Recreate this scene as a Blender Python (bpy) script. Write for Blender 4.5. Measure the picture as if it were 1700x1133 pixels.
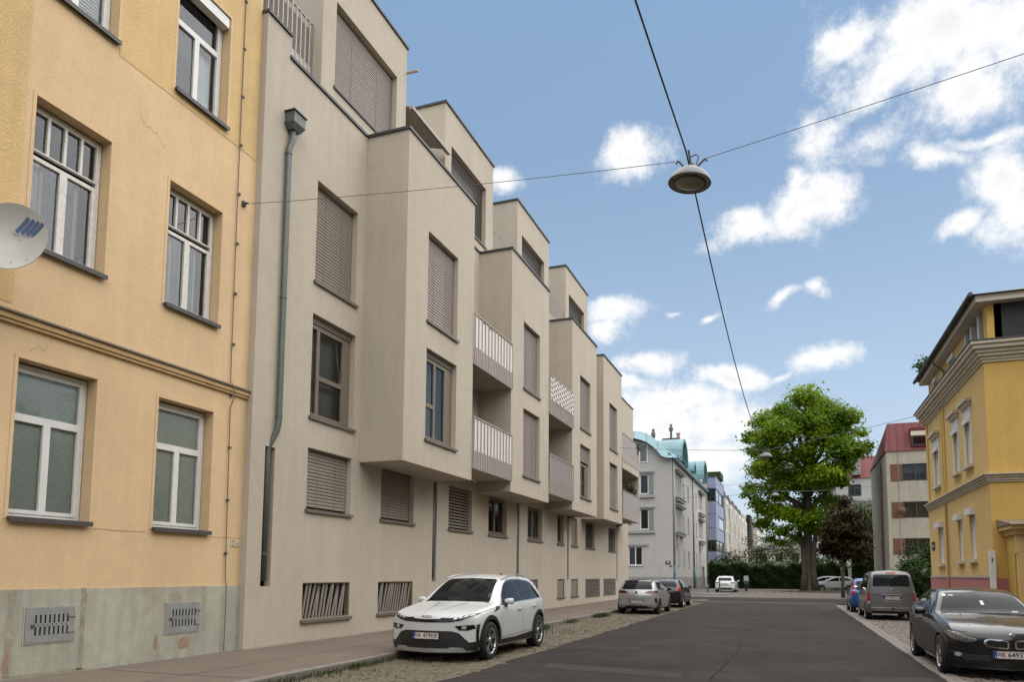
import bpy, bmesh, math, random
import numpy as np
from mathutils import Vector, Matrix, Euler
from mathutils.bvhtree import BVHTree
random.seed(11)
for _o in list(bpy.data.objects):
    bpy.data.objects.remove(_o)
SC = bpy.context.scene
COL = SC.collection
R = math.radians

# ---------------------------------------------------------------- camera
CAMZ = 1.62
cd = bpy.data.cameras.new('camera')
cam = bpy.data.objects.new('camera', cd)
COL.objects.link(cam)
cd.sensor_width = 36.0
cd.lens = 25.412
cd.shift_x = -0.01176
cd.shift_y = 0.16448
cd.clip_start = 0.05
cd.clip_end = 4000
_r = (0.93806537, 0.3463986, 0.00643168)
_u = (0.02504249, -0.0863085, 0.99595367)
_b = (0.34555207, -0.93410859, -0.0896377)
cam.matrix_world = Matrix(((_r[0], _u[0], _b[0], 0), (_r[1], _u[1], _b[1], 0), (_r[2], _u[2], _b[2], CAMZ), (0, 0, 0, 1)))
SC.camera = cam

# ---------------------------------------------------------------- sky and sun
SUN_EL, SUN_AZ = 72.0, 88.0          # azimuth clockwise from +Y (down the street) towards +X
wd = bpy.data.worlds.new('World')
SC.world = wd
wd.use_nodes = True
nt = wd.node_tree
for n in list(nt.nodes):
    nt.nodes.remove(n)
def _n(t, **k):
    n = nt.nodes.new(t)
    for a, v in k.items():
        setattr(n, a, v)
    return n
def _val(sock, v):
    if hasattr(v, 'links') or hasattr(v, 'is_linked'):
        nt.links.new(v, sock)
    else:
        sock.default_value = v
def _m(op, a, b=None, c=None):
    n = _n('ShaderNodeMath', operation=op)
    _val(n.inputs[0], a)
    if b is not None: _val(n.inputs[1], b)
    if c is not None: _val(n.inputs[2], c)
    return n.outputs[0]
def _vm(op, a, b=None):
    n = _n('ShaderNodeVectorMath', operation=op)
    _val(n.inputs[0], a)
    if b is not None: _val(n.inputs[1], b)
    return n
sky = _n('ShaderNodeTexSky', sky_type='NISHITA')
sky.sun_disc = False
sky.sun_elevation = R(SUN_EL)
sky.sun_rotation = R(SUN_AZ)
sky.air_density = 1.0
sky.dust_density = 0.7
sky.ozone_density = 1.4
tc = _n('ShaderNodeTexCoord')
V = tc.outputs['Generated']
# cumulus clouds: soft blobs in fixed sky directions, broken up by noise
def noise(scale, detail, rough, vec, dist=0.0):
    n = _n('ShaderNodeTexNoise')
    n.inputs['Scale'].default_value = scale
    n.inputs['Detail'].default_value = detail
    n.inputs['Roughness'].default_value = rough
    n.inputs['Distortion'].default_value = dist
    nt.links.new(vec, n.inputs['Vector'])
    return n.outputs['Fac']
CL = [  # direction, half width, half height (radians), tilt (degrees), weight
    ((0.1581, 0.8086, 0.5667), 0.0768, 0.0473, -9, 1.15),
    ((0.2104, 0.8043, 0.5557), 0.0646, 0.0503, -16, 1.15),
    ((0.1150, 0.8316, 0.5433), 0.0549, 0.0272, 26, 1.05),
    ((0.0698, 0.8088, 0.5839), 0.0346, 0.0172, 10, 1.00),
    ((0.1892, 0.8406, 0.5075), 0.0537, 0.0259, 6, 1.00),
    ((0.0453, 0.8608, 0.5068), 0.0407, 0.0258, -0, 0.92),
    ((0.1018, 0.8656, 0.4904), 0.0453, 0.0210, 7, 1.02),
    ((0.1559, 0.8721, 0.4638), 0.0476, 0.0120, -20, 0.80),
    ((0.2239, 0.8763, 0.4265), 0.0303, 0.0370, 7, 1.00),
    ((0.2442, 0.8861, 0.3939), 0.0321, 0.0304, -15, 1.00),
    ((0.1902, 0.8991, 0.3943), 0.0218, 0.0120, 9, 0.72),
    ((0.2081, 0.8597, 0.4665), 0.0487, 0.0099, -4, 0.85),
    ((-0.0311, 0.9035, 0.4274), 0.0498, 0.0155, -2, 1.10),
    ((0.0178, 0.8987, 0.4382), 0.0416, 0.0257, 20, 1.15),
    ((0.0534, 0.8920, 0.4488), 0.0284, 0.0229, -20, 1.10),
    ((0.0185, 0.8838, 0.4674), 0.0172, 0.0157, 32, 0.95),
    ((-0.1723, 0.8375, 0.5185), 0.0345, 0.0201, 5, 1.08),
    ((-0.1619, 0.8304, 0.5331), 0.0174, 0.0143, -5, 1.00),
    ((-0.3303, 0.8044, 0.4938), 0.0110, 0.0196, 80, 1.00),
    ((-0.2185, 0.9129, 0.3447), 0.0485, 0.0170, 8, 1.05),
    ((-0.2294, 0.9171, 0.3260), 0.0319, 0.0125, -2, 0.90),
    ((-0.1743, 0.9437, 0.2812), 0.0457, 0.0134, -2, 1.00),
    ((-0.1916, 0.9478, 0.2550), 0.0478, 0.0144, -2, 0.95),
    ((-0.1496, 0.9612, 0.2317), 0.0741, 0.0223, -2, 1.10),
    ((-0.1750, 0.9650, 0.1955), 0.0713, 0.0307, -2, 1.15),
    ((-0.0886, 0.9749, 0.2040), 0.0608, 0.0269, -3, 1.10),
    ((-0.0691, 0.9640, 0.2566), 0.0449, 0.0124, -2, 1.02),
    ((-0.1214, 0.9806, 0.1540), 0.0923, 0.0274, -2, 1.05),
    ((0.0368, 0.9610, 0.2742), 0.0328, 0.0143, 7, 1.10),
    ((-0.0090, 0.9367, 0.3501), 0.0289, 0.0075, 16, 0.70),
    ((0.0306, 0.9331, 0.3582), 0.0089, 0.0131, 68, 0.72),
    ((-0.0117, 0.9666, 0.2561), 0.0215, 0.0077, 16, 0.75),
    ((-0.0832, 0.9399, 0.3312), 0.0190, 0.0062, 21, 0.70),
    ((-0.1356, 0.9298, 0.3421), 0.0169, 0.0054, 1, 0.62),
]
acc = None
nA = noise(15.0, 9.0, 0.70, V)
warp = _n('ShaderNodeTexNoise')
warp.inputs['Scale'].default_value = 10.0
warp.inputs['Detail'].default_value = 3.0
nt.links.new(V, warp.inputs['Vector'])
ws = _n('ShaderNodeVectorMath', operation='MULTIPLY_ADD')
nt.links.new(warp.outputs['Color'], ws.inputs[0])
ws.inputs[1].default_value = (.06, .06, .06)
nt.links.new(V, ws.inputs[2])
VW = ws.outputs[0]
for (d, ra, rb, tilt, wgt) in CL:
    c = Vector(d).normalized()
    a = Vector((c.y, -c.x, 0)).normalized()
    b = c.cross(a); b = b if b.z > 0 else -b
    t = R(tilt)
    a2 = a * math.cos(t) + b * math.sin(t)
    b2 = -a * math.sin(t) + b * math.cos(t)
    n2 = a2.cross(b2)
    mp = _n('ShaderNodeMapping', vector_type='TEXTURE')
    mp.inputs['Location'].default_value = c + Vector((.03, .03, .03))
    mp.inputs['Rotation'].default_value = Matrix((a2, b2, n2)).transposed().to_euler()
    mp.inputs['Scale'].default_value = (ra, rb, .8)
    nt.links.new(VW, mp.inputs['Vector'])
    q = _vm('LENGTH', mp.outputs[0]).outputs['Value']
    f = _m('MULTIPLY_ADD', q, -0.85, 0.42 + wgt)
    acc = f if acc is None else _m('MAXIMUM', acc, f)
acc = _m('MAXIMUM', acc, -1.0)
# the same kind of broken cumulus over the rest of the sky
nB = noise(3.2, 3.0, 0.55, V)
fwd = _vm('DOT_PRODUCT', V, (-0.03, 0.93, 0.37)).outputs['Value']
rest = _n('ShaderNodeMapRange', interpolation_type='SMOOTHSTEP')
nt.links.new(fwd, rest.inputs['Value'])
rest.inputs['From Min'].default_value = 0.90
rest.inputs['From Max'].default_value = 0.72
amb = _m('MULTIPLY', _m('SUBTRACT', _m('MULTIPLY', nB, 4.2), 1.75), rest.outputs[0])
amb = _m('SUBTRACT', _m('ADD', amb, rest.outputs[0]), 1.0)
acc = _m('MAXIMUM', acc, amb)
dens = _m('ADD', acc, _m('MULTIPLY', _m('SUBTRACT', nA, 0.5), 3.4))
cov = _n('ShaderNodeMapRange', interpolation_type='SMOOTHSTEP')
nt.links.new(dens, cov.inputs['Value'])
cov.inputs['From Min'].default_value = 0.12
cov.inputs['From Max'].default_value = 1.35
thick = _n('ShaderNodeMapRange', interpolation_type='SMOOTHSTEP')
nt.links.new(dens, thick.inputs['Value'])
thick.inputs['From Min'].default_value = 0.9
thick.inputs['From Max'].default_value = 2.3
ccol = _n('ShaderNodeMixRGB')
nt.links.new(thick.outputs[0], ccol.inputs[0])
CLOUD = 9.6
ccol.inputs[1].default_value = (CLOUD, CLOUD * 1.0, CLOUD * 0.995, 1)
ccol.inputs[2].default_value = (CLOUD * .80, CLOUD * .815, CLOUD * .835, 1)
# thin summer haze whitens the blue
hz = _n('ShaderNodeMixRGB')
sz = _n('ShaderNodeSeparateXYZ'); nt.links.new(V, sz.inputs[0])
hg = _n('ShaderNodeMapRange', interpolation_type='SMOOTHSTEP')
nt.links.new(sz.outputs['Z'], hg.inputs['Value'])
hg.inputs['From Min'].default_value = 0.0; hg.inputs['From Max'].default_value = 0.55
hg.inputs['To Min'].default_value = 0.62; hg.inputs['To Max'].default_value = 0.30
nt.links.new(hg.outputs[0], hz.inputs[0])
nt.links.new(sky.outputs[0], hz.inputs[1])
hc = _n('ShaderNodeMixRGB')
nt.links.new(sz.outputs['Z'], hc.inputs[0])
hc.inputs[1].default_value = (7.3, 8.1, 8.9, 1)
hc.inputs[2].default_value = (3.6, 7.6, 12.0, 1)
nt.links.new(hc.outputs[0], hz.inputs[2])
mx = _n('ShaderNodeMixRGB')
nt.links.new(cov.outputs[0], mx.inputs[0])
nt.links.new(hz.outputs[0], mx.inputs[1])
nt.links.new(ccol.outputs[0], mx.inputs[2])
bg = _n('ShaderNodeBackground')
bg.inputs['Strength'].default_value = 0.056
nt.links.new(mx.outputs[0], bg.inputs['Color'])
wo = _n('ShaderNodeOutputWorld')
nt.links.new(bg.outputs[0], wo.inputs['Surface'])

sd = bpy.data.lights.new('sun', 'SUN')
sd.energy = 3.3
sd.angle = R(120)
sd.color = (1.0, 0.93, 0.84)
sun = bpy.data.objects.new('sun', sd)
COL.objects.link(sun)
_az, _el = R(SUN_AZ), R(SUN_EL)
_to = Vector((math.sin(_az) * math.cos(_el), math.cos(_az) * math.cos(_el), math.sin(_el)))
sun.rotation_euler = _to.to_track_quat('Z', 'Y').to_euler()

SC.render.engine = 'CYCLES'
SC.view_settings.view_transform = 'Standard'
SC.view_settings.look = 'None'
SC.view_settings.gamma = 1.0
SC.view_settings.use_curve_mapping = False
SC.view_settings.exposure = 0.98
SC.cycles.use_denoising = True
SC.cycles.use_adaptive_sampling = True
SC.cycles.adaptive_threshold = 0.02
SC.cycles.max_bounces = 6
SC.cycles.diffuse_bounces = 3
SC.cycles.glossy_bounces = 3
SC.cycles.transparent_max_bounces = 8
wd.cycles.sampling_method = 'MANUAL'
wd.cycles.sample_map_resolution = 512

# ---------------------------------------------------------------- materials
MATS = {}
def srgb(r, g, b):
    f = lambda c: (c / 255 / 12.92) if c / 255 <= .04045 else ((c / 255 + .055) / 1.055) ** 2.4
    return (f(r), f(g), f(b))
def mat(name, col, rough=.6, metal=0.0, var=None, bump=None, spec=.5, coat=0.0, streak=0.0, dirt=None, grain=None):
    """plain principled surface; var=(scale, amount) colour mottling, bump=(scale, strength), streak = vertical weathering"""
    if name in MATS: return MATS[name]
    m = bpy.data.materials.new(name)
    m.use_nodes = True
    t = m.node_tree
    b = t.nodes['Principled BSDF']
    b.inputs['Base Color'].default_value = (*col, 1)
    b.inputs['Roughness'].default_value = rough
    b.inputs['Metallic'].default_value = metal
    b.inputs['Specular IOR Level'].default_value = spec
    b.inputs['Coat Weight'].default_value = coat
    b.inputs['Coat Roughness'].default_value = .03
    tcn = t.nodes.new('ShaderNodeTexCoord')
    last = None
    def nz(scale, detail=5, vec=None, rough_=.6):
        n = t.nodes.new('ShaderNodeTexNoise')
        n.inputs['Scale'].default_value = scale
        n.inputs['Detail'].default_value = detail
        n.inputs['Roughness'].default_value = rough_
        t.links.new(vec or tcn.outputs['Object'], n.inputs['Vector'])
        return n.outputs['Fac']
    def mul(colsock, fac, lo, hi, f0=.3, f1=.7):
        mr = t.nodes.new('ShaderNodeMapRange')
        mr.inputs['From Min'].default_value = f0
        mr.inputs['From Max'].default_value = f1
        mr.inputs['To Min'].default_value = lo
        mr.inputs['To Max'].default_value = hi
        t.links.new(fac, mr.inputs['Value'])
        x = t.nodes.new('ShaderNodeVectorMath'); x.operation = 'SCALE'
        if colsock is None: x.inputs[0].default_value = col
        else: t.links.new(colsock, x.inputs[0])
        t.links.new(mr.outputs[0], x.inputs['Scale'])
        return x.outputs[0]
    if var:
        last = mul(None, nz(var[0]), 1 - var[1], 1 + var[1])
        last = mul(last, nz(var[0] * 7.3, 3), 1 - var[1] * .5, 1 + var[1] * .5)
    if streak:
        mp = t.nodes.new('ShaderNodeMapping')
        mp.inputs['Scale'].default_value = (2.6, 2.6, .22)
        t.links.new(tcn.outputs['Object'], mp.inputs['Vector'])
        last = mul(last, nz(1.6, 6, mp.outputs[0]), 1 - streak, 1 + streak * .3, .32, .62)
    if dirt:   # dirt = (colour, scale, lo, hi): blotches of another colour
        mr = t.nodes.new('ShaderNodeMapRange')
        mr.inputs['From Min'].default_value = dirt[2]
        mr.inputs['From Max'].default_value = dirt[3]
        t.links.new(nz(dirt[1], 7, None, .68), mr.inputs['Value'])
        mi = t.nodes.new('ShaderNodeMixRGB')
        t.links.new(mr.outputs[0], mi.inputs[0])
        if last is None: mi.inputs[1].default_value = (*col, 1)
        else: t.links.new(last, mi.inputs[1])
        mi.inputs[2].default_value = (*dirt[0], 1)
        last = mi.outputs[0]
    if grain:
        last = mul(last, nz(grain[0], 2, None, .8), 1 - grain[1], 1 + grain[1], .35, .65)
    if last is not None:
        t.links.new(last, b.inputs['Base Color'])
    if bump:
        bp = t.nodes.new('ShaderNodeBump')
        bp.inputs['Strength'].default_value = bump[1]
        bp.inputs['Distance'].default_value = bump[2] if len(bump) > 2 else .01
        t.links.new(nz(bump[0], 6), bp.inputs['Height'])
        t.links.new(bp.outputs[0], b.inputs['Normal'])
    MATS[name] = m
    return m
def glass(name, tint, ior=1.5, refl=1.0, rough=.015):
    """thin window pane: tinted see-through plus mirror reflection by fresnel"""
    if name in MATS: return MATS[name]
    m = bpy.data.materials.new(name); m.use_nodes = True
    t = m.node_tree
    for n in list(t.nodes): t.nodes.remove(n)
    tr = t.nodes.new('ShaderNodeBsdfTransparent'); tr.inputs[0].default_value = (*tint, 1)
    gl = t.nodes.new('ShaderNodeBsdfGlossy'); gl.inputs['Roughness'].default_value = rough
    gl.inputs['Color'].default_value = (.95, .97, 1, 1)
    lw = t.nodes.new('ShaderNodeFresnel'); lw.inputs['IOR'].default_value = ior
    mu = t.nodes.new('ShaderNodeMath'); mu.operation = 'MULTIPLY'; mu.inputs[1].default_value = refl; mu.use_clamp = True
    t.links.new(lw.outputs[0], mu.inputs[0])
    mi = t.nodes.new('ShaderNodeMixShader')
    t.links.new(mu.outputs[0], mi.inputs[0]); t.links.new(tr.outputs[0], mi.inputs[1]); t.links.new(gl.outputs[0], mi.inputs[2])
    o = t.nodes.new('ShaderNodeOutputMaterial'); t.links.new(mi.outputs[0], o.inputs[0])
    MATS[name] = m
    return m
def leafmat(name, c1, c2, scale=.5, trans=.35):
    if name in MATS: return MATS[name]
    m = bpy.data.materials.new(name); m.use_nodes = True
    t = m.node_tree
    for n in list(t.nodes): t.nodes.remove(n)
    tcn = t.nodes.new('ShaderNodeTexCoord')
    nz = t.nodes.new('ShaderNodeTexNoise'); nz.inputs['Scale'].default_value = scale; nz.inputs['Detail'].default_value = 6; nz.inputs['Roughness'].default_value = .75
    t.links.new(tcn.outputs['Object'], nz.inputs['Vector'])
    cr = t.nodes.new('ShaderNodeValToRGB')
    cr.color_ramp.elements[0].position = .36; cr.color_ramp.elements[0].color = (*c1, 1)
    cr.color_ramp.elements[1].position = .66; cr.color_ramp.elements[1].color = (*c2, 1)
    t.links.new(nz.outputs['Fac'], cr.inputs[0])
    pr = t.nodes.new('ShaderNodeBsdfPrincipled'); pr.inputs['Roughness'].default_value = .55; pr.inputs['Specular IOR Level'].default_value = .14
    t.links.new(cr.outputs[0], pr.inputs['Base Color'])
    tl = t.nodes.new('ShaderNodeBsdfTranslucent'); t.links.new(cr.outputs[0], tl.inputs[0])
    mi = t.nodes.new('ShaderNodeMixShader'); mi.inputs[0].default_value = trans
    t.links.new(pr.outputs[0], mi.inputs[1]); t.links.new(tl.outputs[0], mi.inputs[2])
    o = t.nodes.new('ShaderNodeOutputMaterial'); t.links.new(mi.outputs[0], o.inputs[0])
    MATS[name] = m
    return m

# ---------------------------------------------------------------- mesh helpers
def children_of(o): return [c for c in bpy.data.objects if c.parent == o]
class MB:
    """collects shapes; build() links them as one mesh object"""
    def __init__(s): s.v = []; s.f = []
    def quad(s, *p):
        i = len(s.v); s.v += [tuple(q) for q in p]; s.f.append(tuple(range(i, i + len(p)))); return s
    def box(s, x0, x1, y0, y1, z0, z1):
        x0, x1 = min(x0, x1), max(x0, x1); y0, y1 = min(y0, y1), max(y0, y1); z0, z1 = min(z0, z1), max(z0, z1)
        i = len(s.v)
        s.v += [(x0, y0, z0), (x1, y0, z0), (x1, y1, z0), (x0, y1, z0), (x0, y0, z1), (x1, y0, z1), (x1, y1, z1), (x0, y1, z1)]
        for q in ((3, 2, 1, 0), (4, 5, 6, 7), (0, 1, 5, 4), (1, 2, 6, 5), (2, 3, 7, 6), (3, 0, 4, 7)): s.f.append(tuple(i + k for k in q))
        return s
    def hexa(s, p):   # eight corners, bottom ring then top ring
        i = len(s.v); s.v += [tuple(q) for q in p]
        for q in ((3, 2, 1, 0), (4, 5, 6, 7), (0, 1, 5, 4), (1, 2, 6, 5), (2, 3, 7, 6), (3, 0, 4, 7)): s.f.append(tuple(i + k for k in q))
        return s
    def tube(s, pts, r, n=8, caps=True):
        pts = [Vector(p) for p in pts]
        rs = r if isinstance(r, (list, tuple)) else [r] * len(pts)
        rings = []
        up = Vector((0, 0, 1))
        prev = None
        for k, p in enumerate(pts):
            if k == 0: d = pts[1] - p
            elif k == len(pts) - 1: d = p - pts[k - 1]
            else: d = (pts[k + 1] - p).normalized() + (p - pts[k - 1]).normalized()
            d = d.normalized() if d.length > 1e-9 else Vector((0, 0, 1))
            if prev is None:
                a = d.cross(up) if abs(d.z) < .95 else d.cross(Vector((1, 0, 0)))
            else:
                a = prev - d * prev.dot(d)
            a.normalize(); prev = a
            b = d.cross(a)
            i = len(s.v)
            for j in range(n):
                t = 2 * math.pi * j / n
                s.v.append(tuple(p + (a * math.cos(t) + b * math.sin(t)) * rs[k]))
            rings.append(i)
        for k in range(len(rings) - 1):
            for j in range(n):
                j2 = (j + 1) % n
                s.f.append((rings[k] + j, rings[k] + j2, rings[k + 1] + j2, rings[k + 1] + j))
        if caps:
            s.f.append(tuple(rings[0] + j for j in reversed(range(n))))
            s.f.append(tuple(rings[-1] + j for j in range(n)))
        return s
    def lathe(s, prof, n=24, axis='z', o=(0, 0, 0)):
        base = len(s.v)
        for (r, h) in prof:
            for j in range(n):
                t = 2 * math.pi * j / n
                if axis == 'z': p = (r * math.cos(t), r * math.sin(t), h)
                elif axis == 'x': p = (h, r * math.cos(t), r * math.sin(t))
                else: p = (r * math.cos(t), h, r * math.sin(t))
                s.v.append((p[0] + o[0], p[1] + o[1], p[2] + o[2]))
        for k in range(len(prof) - 1):
            for j in range(n):
                j2 = (j + 1) % n
                s.f.append((base + k * n + j, base + k * n + j2, base + (k + 1) * n + j2, base + (k + 1) * n + j))
        return s
    def prism(s, poly, f0, f1):
        """poly 2-D points; f0, f1 map a 2-D point to the two end planes"""
        n = len(poly); i = len(s.v)
        s.v += [tuple(f0(p)) for p in poly] + [tuple(f1(p)) for p in poly]
        s.f.append(tuple(i + k for k in reversed(range(n)))); s.f.append(tuple(i + n + k for k in range(n)))
        for k in range(n):
            k2 = (k + 1) % n
            s.f.append((i + k, i + k2, i + n + k2, i + n + k))
        return s
    def mesh(s, name, m, smooth=False, recalc=True):
        me = bpy.data.meshes.new(name)
        me.from_pydata(s.v, [], s.f)
        if m is not None: me.materials.append(m)
        if recalc:
            bm = bmesh.new(); bm.from_mesh(me)
            bmesh.ops.recalc_face_normals(bm, faces=bm.faces)
            bm.to_mesh(me); bm.free()
        if smooth:
            me.shade_smooth()
        me.update()
        return me
    def build(s, name, m, parent=None, smooth=False, recalc=True):
        return link(name, s.mesh(name, m, smooth, recalc), parent)
def link(name, me, parent=None, local=False):
    o = bpy.data.objects.new(name, me)
    COL.objects.link(o)
    if parent is not None:
        o.parent = parent
        if not local: o.matrix_parent_inverse = PINV.get(parent.name, Matrix())
    PINV[o.name] = Matrix()
    return o
PINV = {}
def thing(name, label, cat, loc=(0, 0, 0), group=None, rotz=0.0):
    o = bpy.data.objects.new(name, None)
    COL.objects.link(o)
    o.empty_display_size = .3
    o.location = loc
    o.rotation_euler = (0, 0, rotz)
    o['label'] = label; o['category'] = cat
    if group: o['group'] = group
    PINV[o.name] = (Matrix.Translation(loc) @ Matrix.Rotation(rotz, 4, 'Z')).inverted()
    return o
def tag(o, label, cat, group=None):
    o['label'] = label; o['category'] = cat
    if group: o['group'] = group
    return o
def struct(o): o['kind'] = 'structure'; return o
def stuff(o): o['kind'] = 'stuff'; return o
def smooth_angle(o, ang=35):
    me = o.data
    me.shade_smooth()
    try: me.set_sharp_from_angle(angle=R(ang))
    except Exception: pass
    return o
def text_mesh(s, size, m, ext=.002, align='CENTER', bold=0.0):
    cu = bpy.data.curves.new('lettering', 'FONT')
    cu.body = s; cu.size = size; cu.extrude = ext; cu.align_x = align; cu.align_y = 'CENTER'; cu.resolution_u = 3; cu.offset = bold
    o = bpy.data.objects.new('lettering_source', cu); COL.objects.link(o)
    bpy.context.view_layer.update()
    me = bpy.data.meshes.new_from_object(o)
    bpy.data.objects.remove(o)
    me.materials.clear(); me.materials.append(m)
    me.name = 'lettering'
    return me
def place_mesh(me, name, parent, origin, right, up, local=True):
    r = Vector(right).normalized(); u = Vector(up).normalized(); n = r.cross(u)
    M = Matrix(((r.x, u.x, n.x, origin[0]), (r.y, u.y, n.y, origin[1]), (r.z, u.z, n.z, origin[2]), (0, 0, 0, 1)))
    me = me.copy(); me.transform(M)
    return link(name, me, parent, local)

# facade frames: u along the wall, n outwards, z up
def fr_px(X): return lambda u, n, z: (X + n, u, z)       # wall facing +X
def fr_mx(X): return lambda u, n, z: (X - n, u, z)       # wall facing -X
def fr_my(Y): return lambda u, n, z: (u, Y - n, z)       # wall facing -Y
def fr_py(Y): return lambda u, n, z: (u, Y + n, z)
def fbox(mb, fr, u0, u1, n0, n1, z0, z1):
    p, q = fr(u0, n0, z0), fr(u1, n1, z1)
    return mb.box(p[0], q[0], p[1], q[1], p[2], q[2])
def wall_holes(mb, fr, u0, u1, z0, z1, holes, depth=.25):
    hs = [h for h in holes if h[1] > u0 and h[0] < u1 and h[3] > z0 and h[2] < z1]
    us = sorted({u0, u1, *[min(max(a, u0), u1) for h in hs for a in h[:2]]})
    zs = sorted({z0, z1, *[min(max(a, z0), z1) for h in hs for a in h[2:4]]})
    for i in range(len(us) - 1):
        for k in range(len(zs) - 1):
            um, zm = (us[i] + us[i + 1]) / 2, (zs[k] + zs[k + 1]) / 2
            if any(h[0] < um < h[1] and h[2] < zm < h[3] for h in hs): continue
            mb.quad(fr(us[i], 0, zs[k]), fr(us[i + 1], 0, zs[k]), fr(us[i + 1], 0, zs[k + 1]), fr(us[i], 0, zs[k + 1]))
    for h in hs:
        d = h[4] if len(h) > 4 else depth
        a, b, c, e = h[:4]
        mb.quad(fr(a, 0, c), fr(a, 0, e), fr(a, -d, e), fr(a, -d, c))
        mb.quad(fr(b, 0, c), fr(b, 0, e), fr(b, -d, e), fr(b, -d, c))
        mb.quad(fr(a, 0, c), fr(b, 0, c), fr(b, -d, c), fr(a, -d, c))
        mb.quad(fr(a, 0, e), fr(b, 0, e), fr(b, -d, e), fr(a, -d, e))
    return mb
# ================================================================ ground, road, lanes, pavements
m_asph = mat('asphalt', (.031, .0258, .0235), .88, var=(.35, .19), bump=(160, .55, .01), dirt=((.047, .040, .035), .55, .48, .72), spec=.12, grain=(34, .5))
m_asph2 = mat('asphalt_cross', (.026, .025, .025), .86, var=(.4, .10), bump=(160, .5, .01), spec=.12)
m_patch = mat('asphalt_patch', (.045, .040, .036), .9, var=(1.2, .10), bump=(140, .5, .01), spec=.12)
m_seam = mat('tar_seam', (.010, .009, .009), .9, var=(8, .2), spec=.08)
m_walk = mat('pavement_asphalt', (.15, .124, .10), .9, var=(.45, .10), bump=(120, .4, .008), dirt=((.11, .09, .073), .9, .55, .8), spec=.15, grain=(70, .18))
m_kerb = mat('kerb_granite', (.165, .148, .13), .85, var=(6, .16), bump=(60, .4, .01))
m_sett = mat('sett_left', (.128, .108, .080), .85, var=(4.6, .42), bump=(45, .7, .014), spec=.2, dirt=((.085, .082, .045), 1.1, .52, .75))
m_settR = mat('sett_right', (.135, .115, .10), .85, var=(4.2, .34), bump=(45, .5, .012))
m_bed = mat('joint_sand', (.030, .028, .018), .95, var=(3, .3), bump=(50, .6, .01), dirt=((.05, .065, .025), 1.5, .5, .7))
m_far = mat('far_pavement', (.115, .10, .09), .9, var=(.25, .12), bump=(80, .3, .01), spec=.15)
m_soil = mat('ground_soil', (.13, .115, .09), .95, var=(.2, .2))

g = MB().quad((-1500, -400, -.06), (1500, -400, -.06), (1500, 2200, -.06), (-1500, 2200, -.06)).build('ground', m_soil); struct(g)

# carriageway with a slightly ragged edge towards the setts
def wob(y, s, a=.05): return a * math.sin(y * 1.7 + s) + a * .6 * math.sin(y * 4.1 + s * 2)
LE, RE = -5.0, 2.22
mb = MB()
ys = [-25 + i * .5 for i in range(int(71 / .5) + 1)]
for a, b in zip(ys, ys[1:]):
    n = 6
    for k in range(n):
        x = lambda y, t: (LE + wob(y, 1, .045)) * (1 - t) + (RE + wob(y, 4, .018)) * t
        mb.quad((x(a, k / n), a, 0), (x(a, (k + 1) / n), a, 0), (x(b, (k + 1) / n), b, 0), (x(b, k / n), b, 0))
road = struct(mb.build('road', m_asph, recalc=False))
struct(MB().quad((-60, 46.25, -.004), (60, 46.25, -.004), (60, 52.8, -.004), (-60, 52.8, -.004)).build('cross_street', m_asph2))
gs = MB()
for i in range(9):
    gs.box(LE - .2 + i * .85, LE - .2 + i * .85 + .82, 45.98, 46.26, -.05, .012)
o = gs.build('gutter_strip', m_kerb); struct(o)
# joint down the middle, repaired areas
mb = MB(); pts = []
rnd = random.Random(5)
for i in range(110):
    y = 6 + i * .36
    pts.append((-1.12 + .05 * math.sin(y * .9) + rnd.uniform(-.025, .025) - .004 * y, y))
for p, q in zip(pts, pts[1:]):
    w = rnd.uniform(.003, .013)
    if rnd.random() < .22: continue
    mb.quad((p[0] - w, p[1], .004), (p[0] + w, p[1], .004), (q[0] + w, q[1], .004), (q[0] - w, q[1], .004))
for (x0, x1, y0) in ((-4.6, -1.9, 12.9), (-4.8, -2.6, 15.2), (-.2, 2.0, 19.0)):
    xx = x0
    while xx < x1:
        w = rnd.uniform(.004, .009); dy = rnd.uniform(-.04, .04)
        mb.quad((xx, y0 - w, .004), (xx + .3, y0 + dy - w, .004), (xx + .3, y0 + dy + w, .004), (xx, y0 + w, .004))
        xx += .3; y0 += dy
struct(mb.build('road_joint', m_seam, recalc=False))
for q_ in (((-4.1, 12.05, .0035), (-1.7, 11.7, .0035), (-1.75, 12.35, .0035), (-4.2, 12.75, .0035)), ((1.0, 11.9, .0035), (2.0, 11.9, .0035), (2.05, 13.3, .0035), (.9, 13.0, .0035)), ((1.35, 37.5, .0035), (2.1, 37.5, .0035), (2.1, 43.5, .0035), (1.0, 43.5, .0035))):
    struct(MB().quad(*q_).build('road_patch', m_patch, recalc=False))

# pavements
KL0, KL1 = -7.26, -7.10        # left kerb
KR0, KR1 = 4.42, 4.58          # right kerb
pvl = struct(MB().box(-10.6, KL0 - .006, -25, 46.6, -.06, .12).build('pavement_left', m_walk))
pvr = struct(MB().box(KR1 + .006, 60, -25, 46.0, -.06, .12).build('pavement_right', m_walk))
struct(MB().box(-60, -10.6, 46.7 + .2, 48.4 - 2, -.06, .12).build('pavement_side', m_walk)) if False else None
far = MB().box(-60, 60, 52.95, 130, -.06, .10)
pvf = struct(far.build('pavement_far', m_far))
# paler strips laid across the far pavement
mb = MB()
for i in range(7):
    x = -3.6 + i * .75
    mb.quad((x, 66, .104), (x + .35, 66, .104), (x + .1, 84, .104), (x - .2, 84, .104))
struct(mb.build('paving_strip', m_walk, recalc=False))
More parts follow.
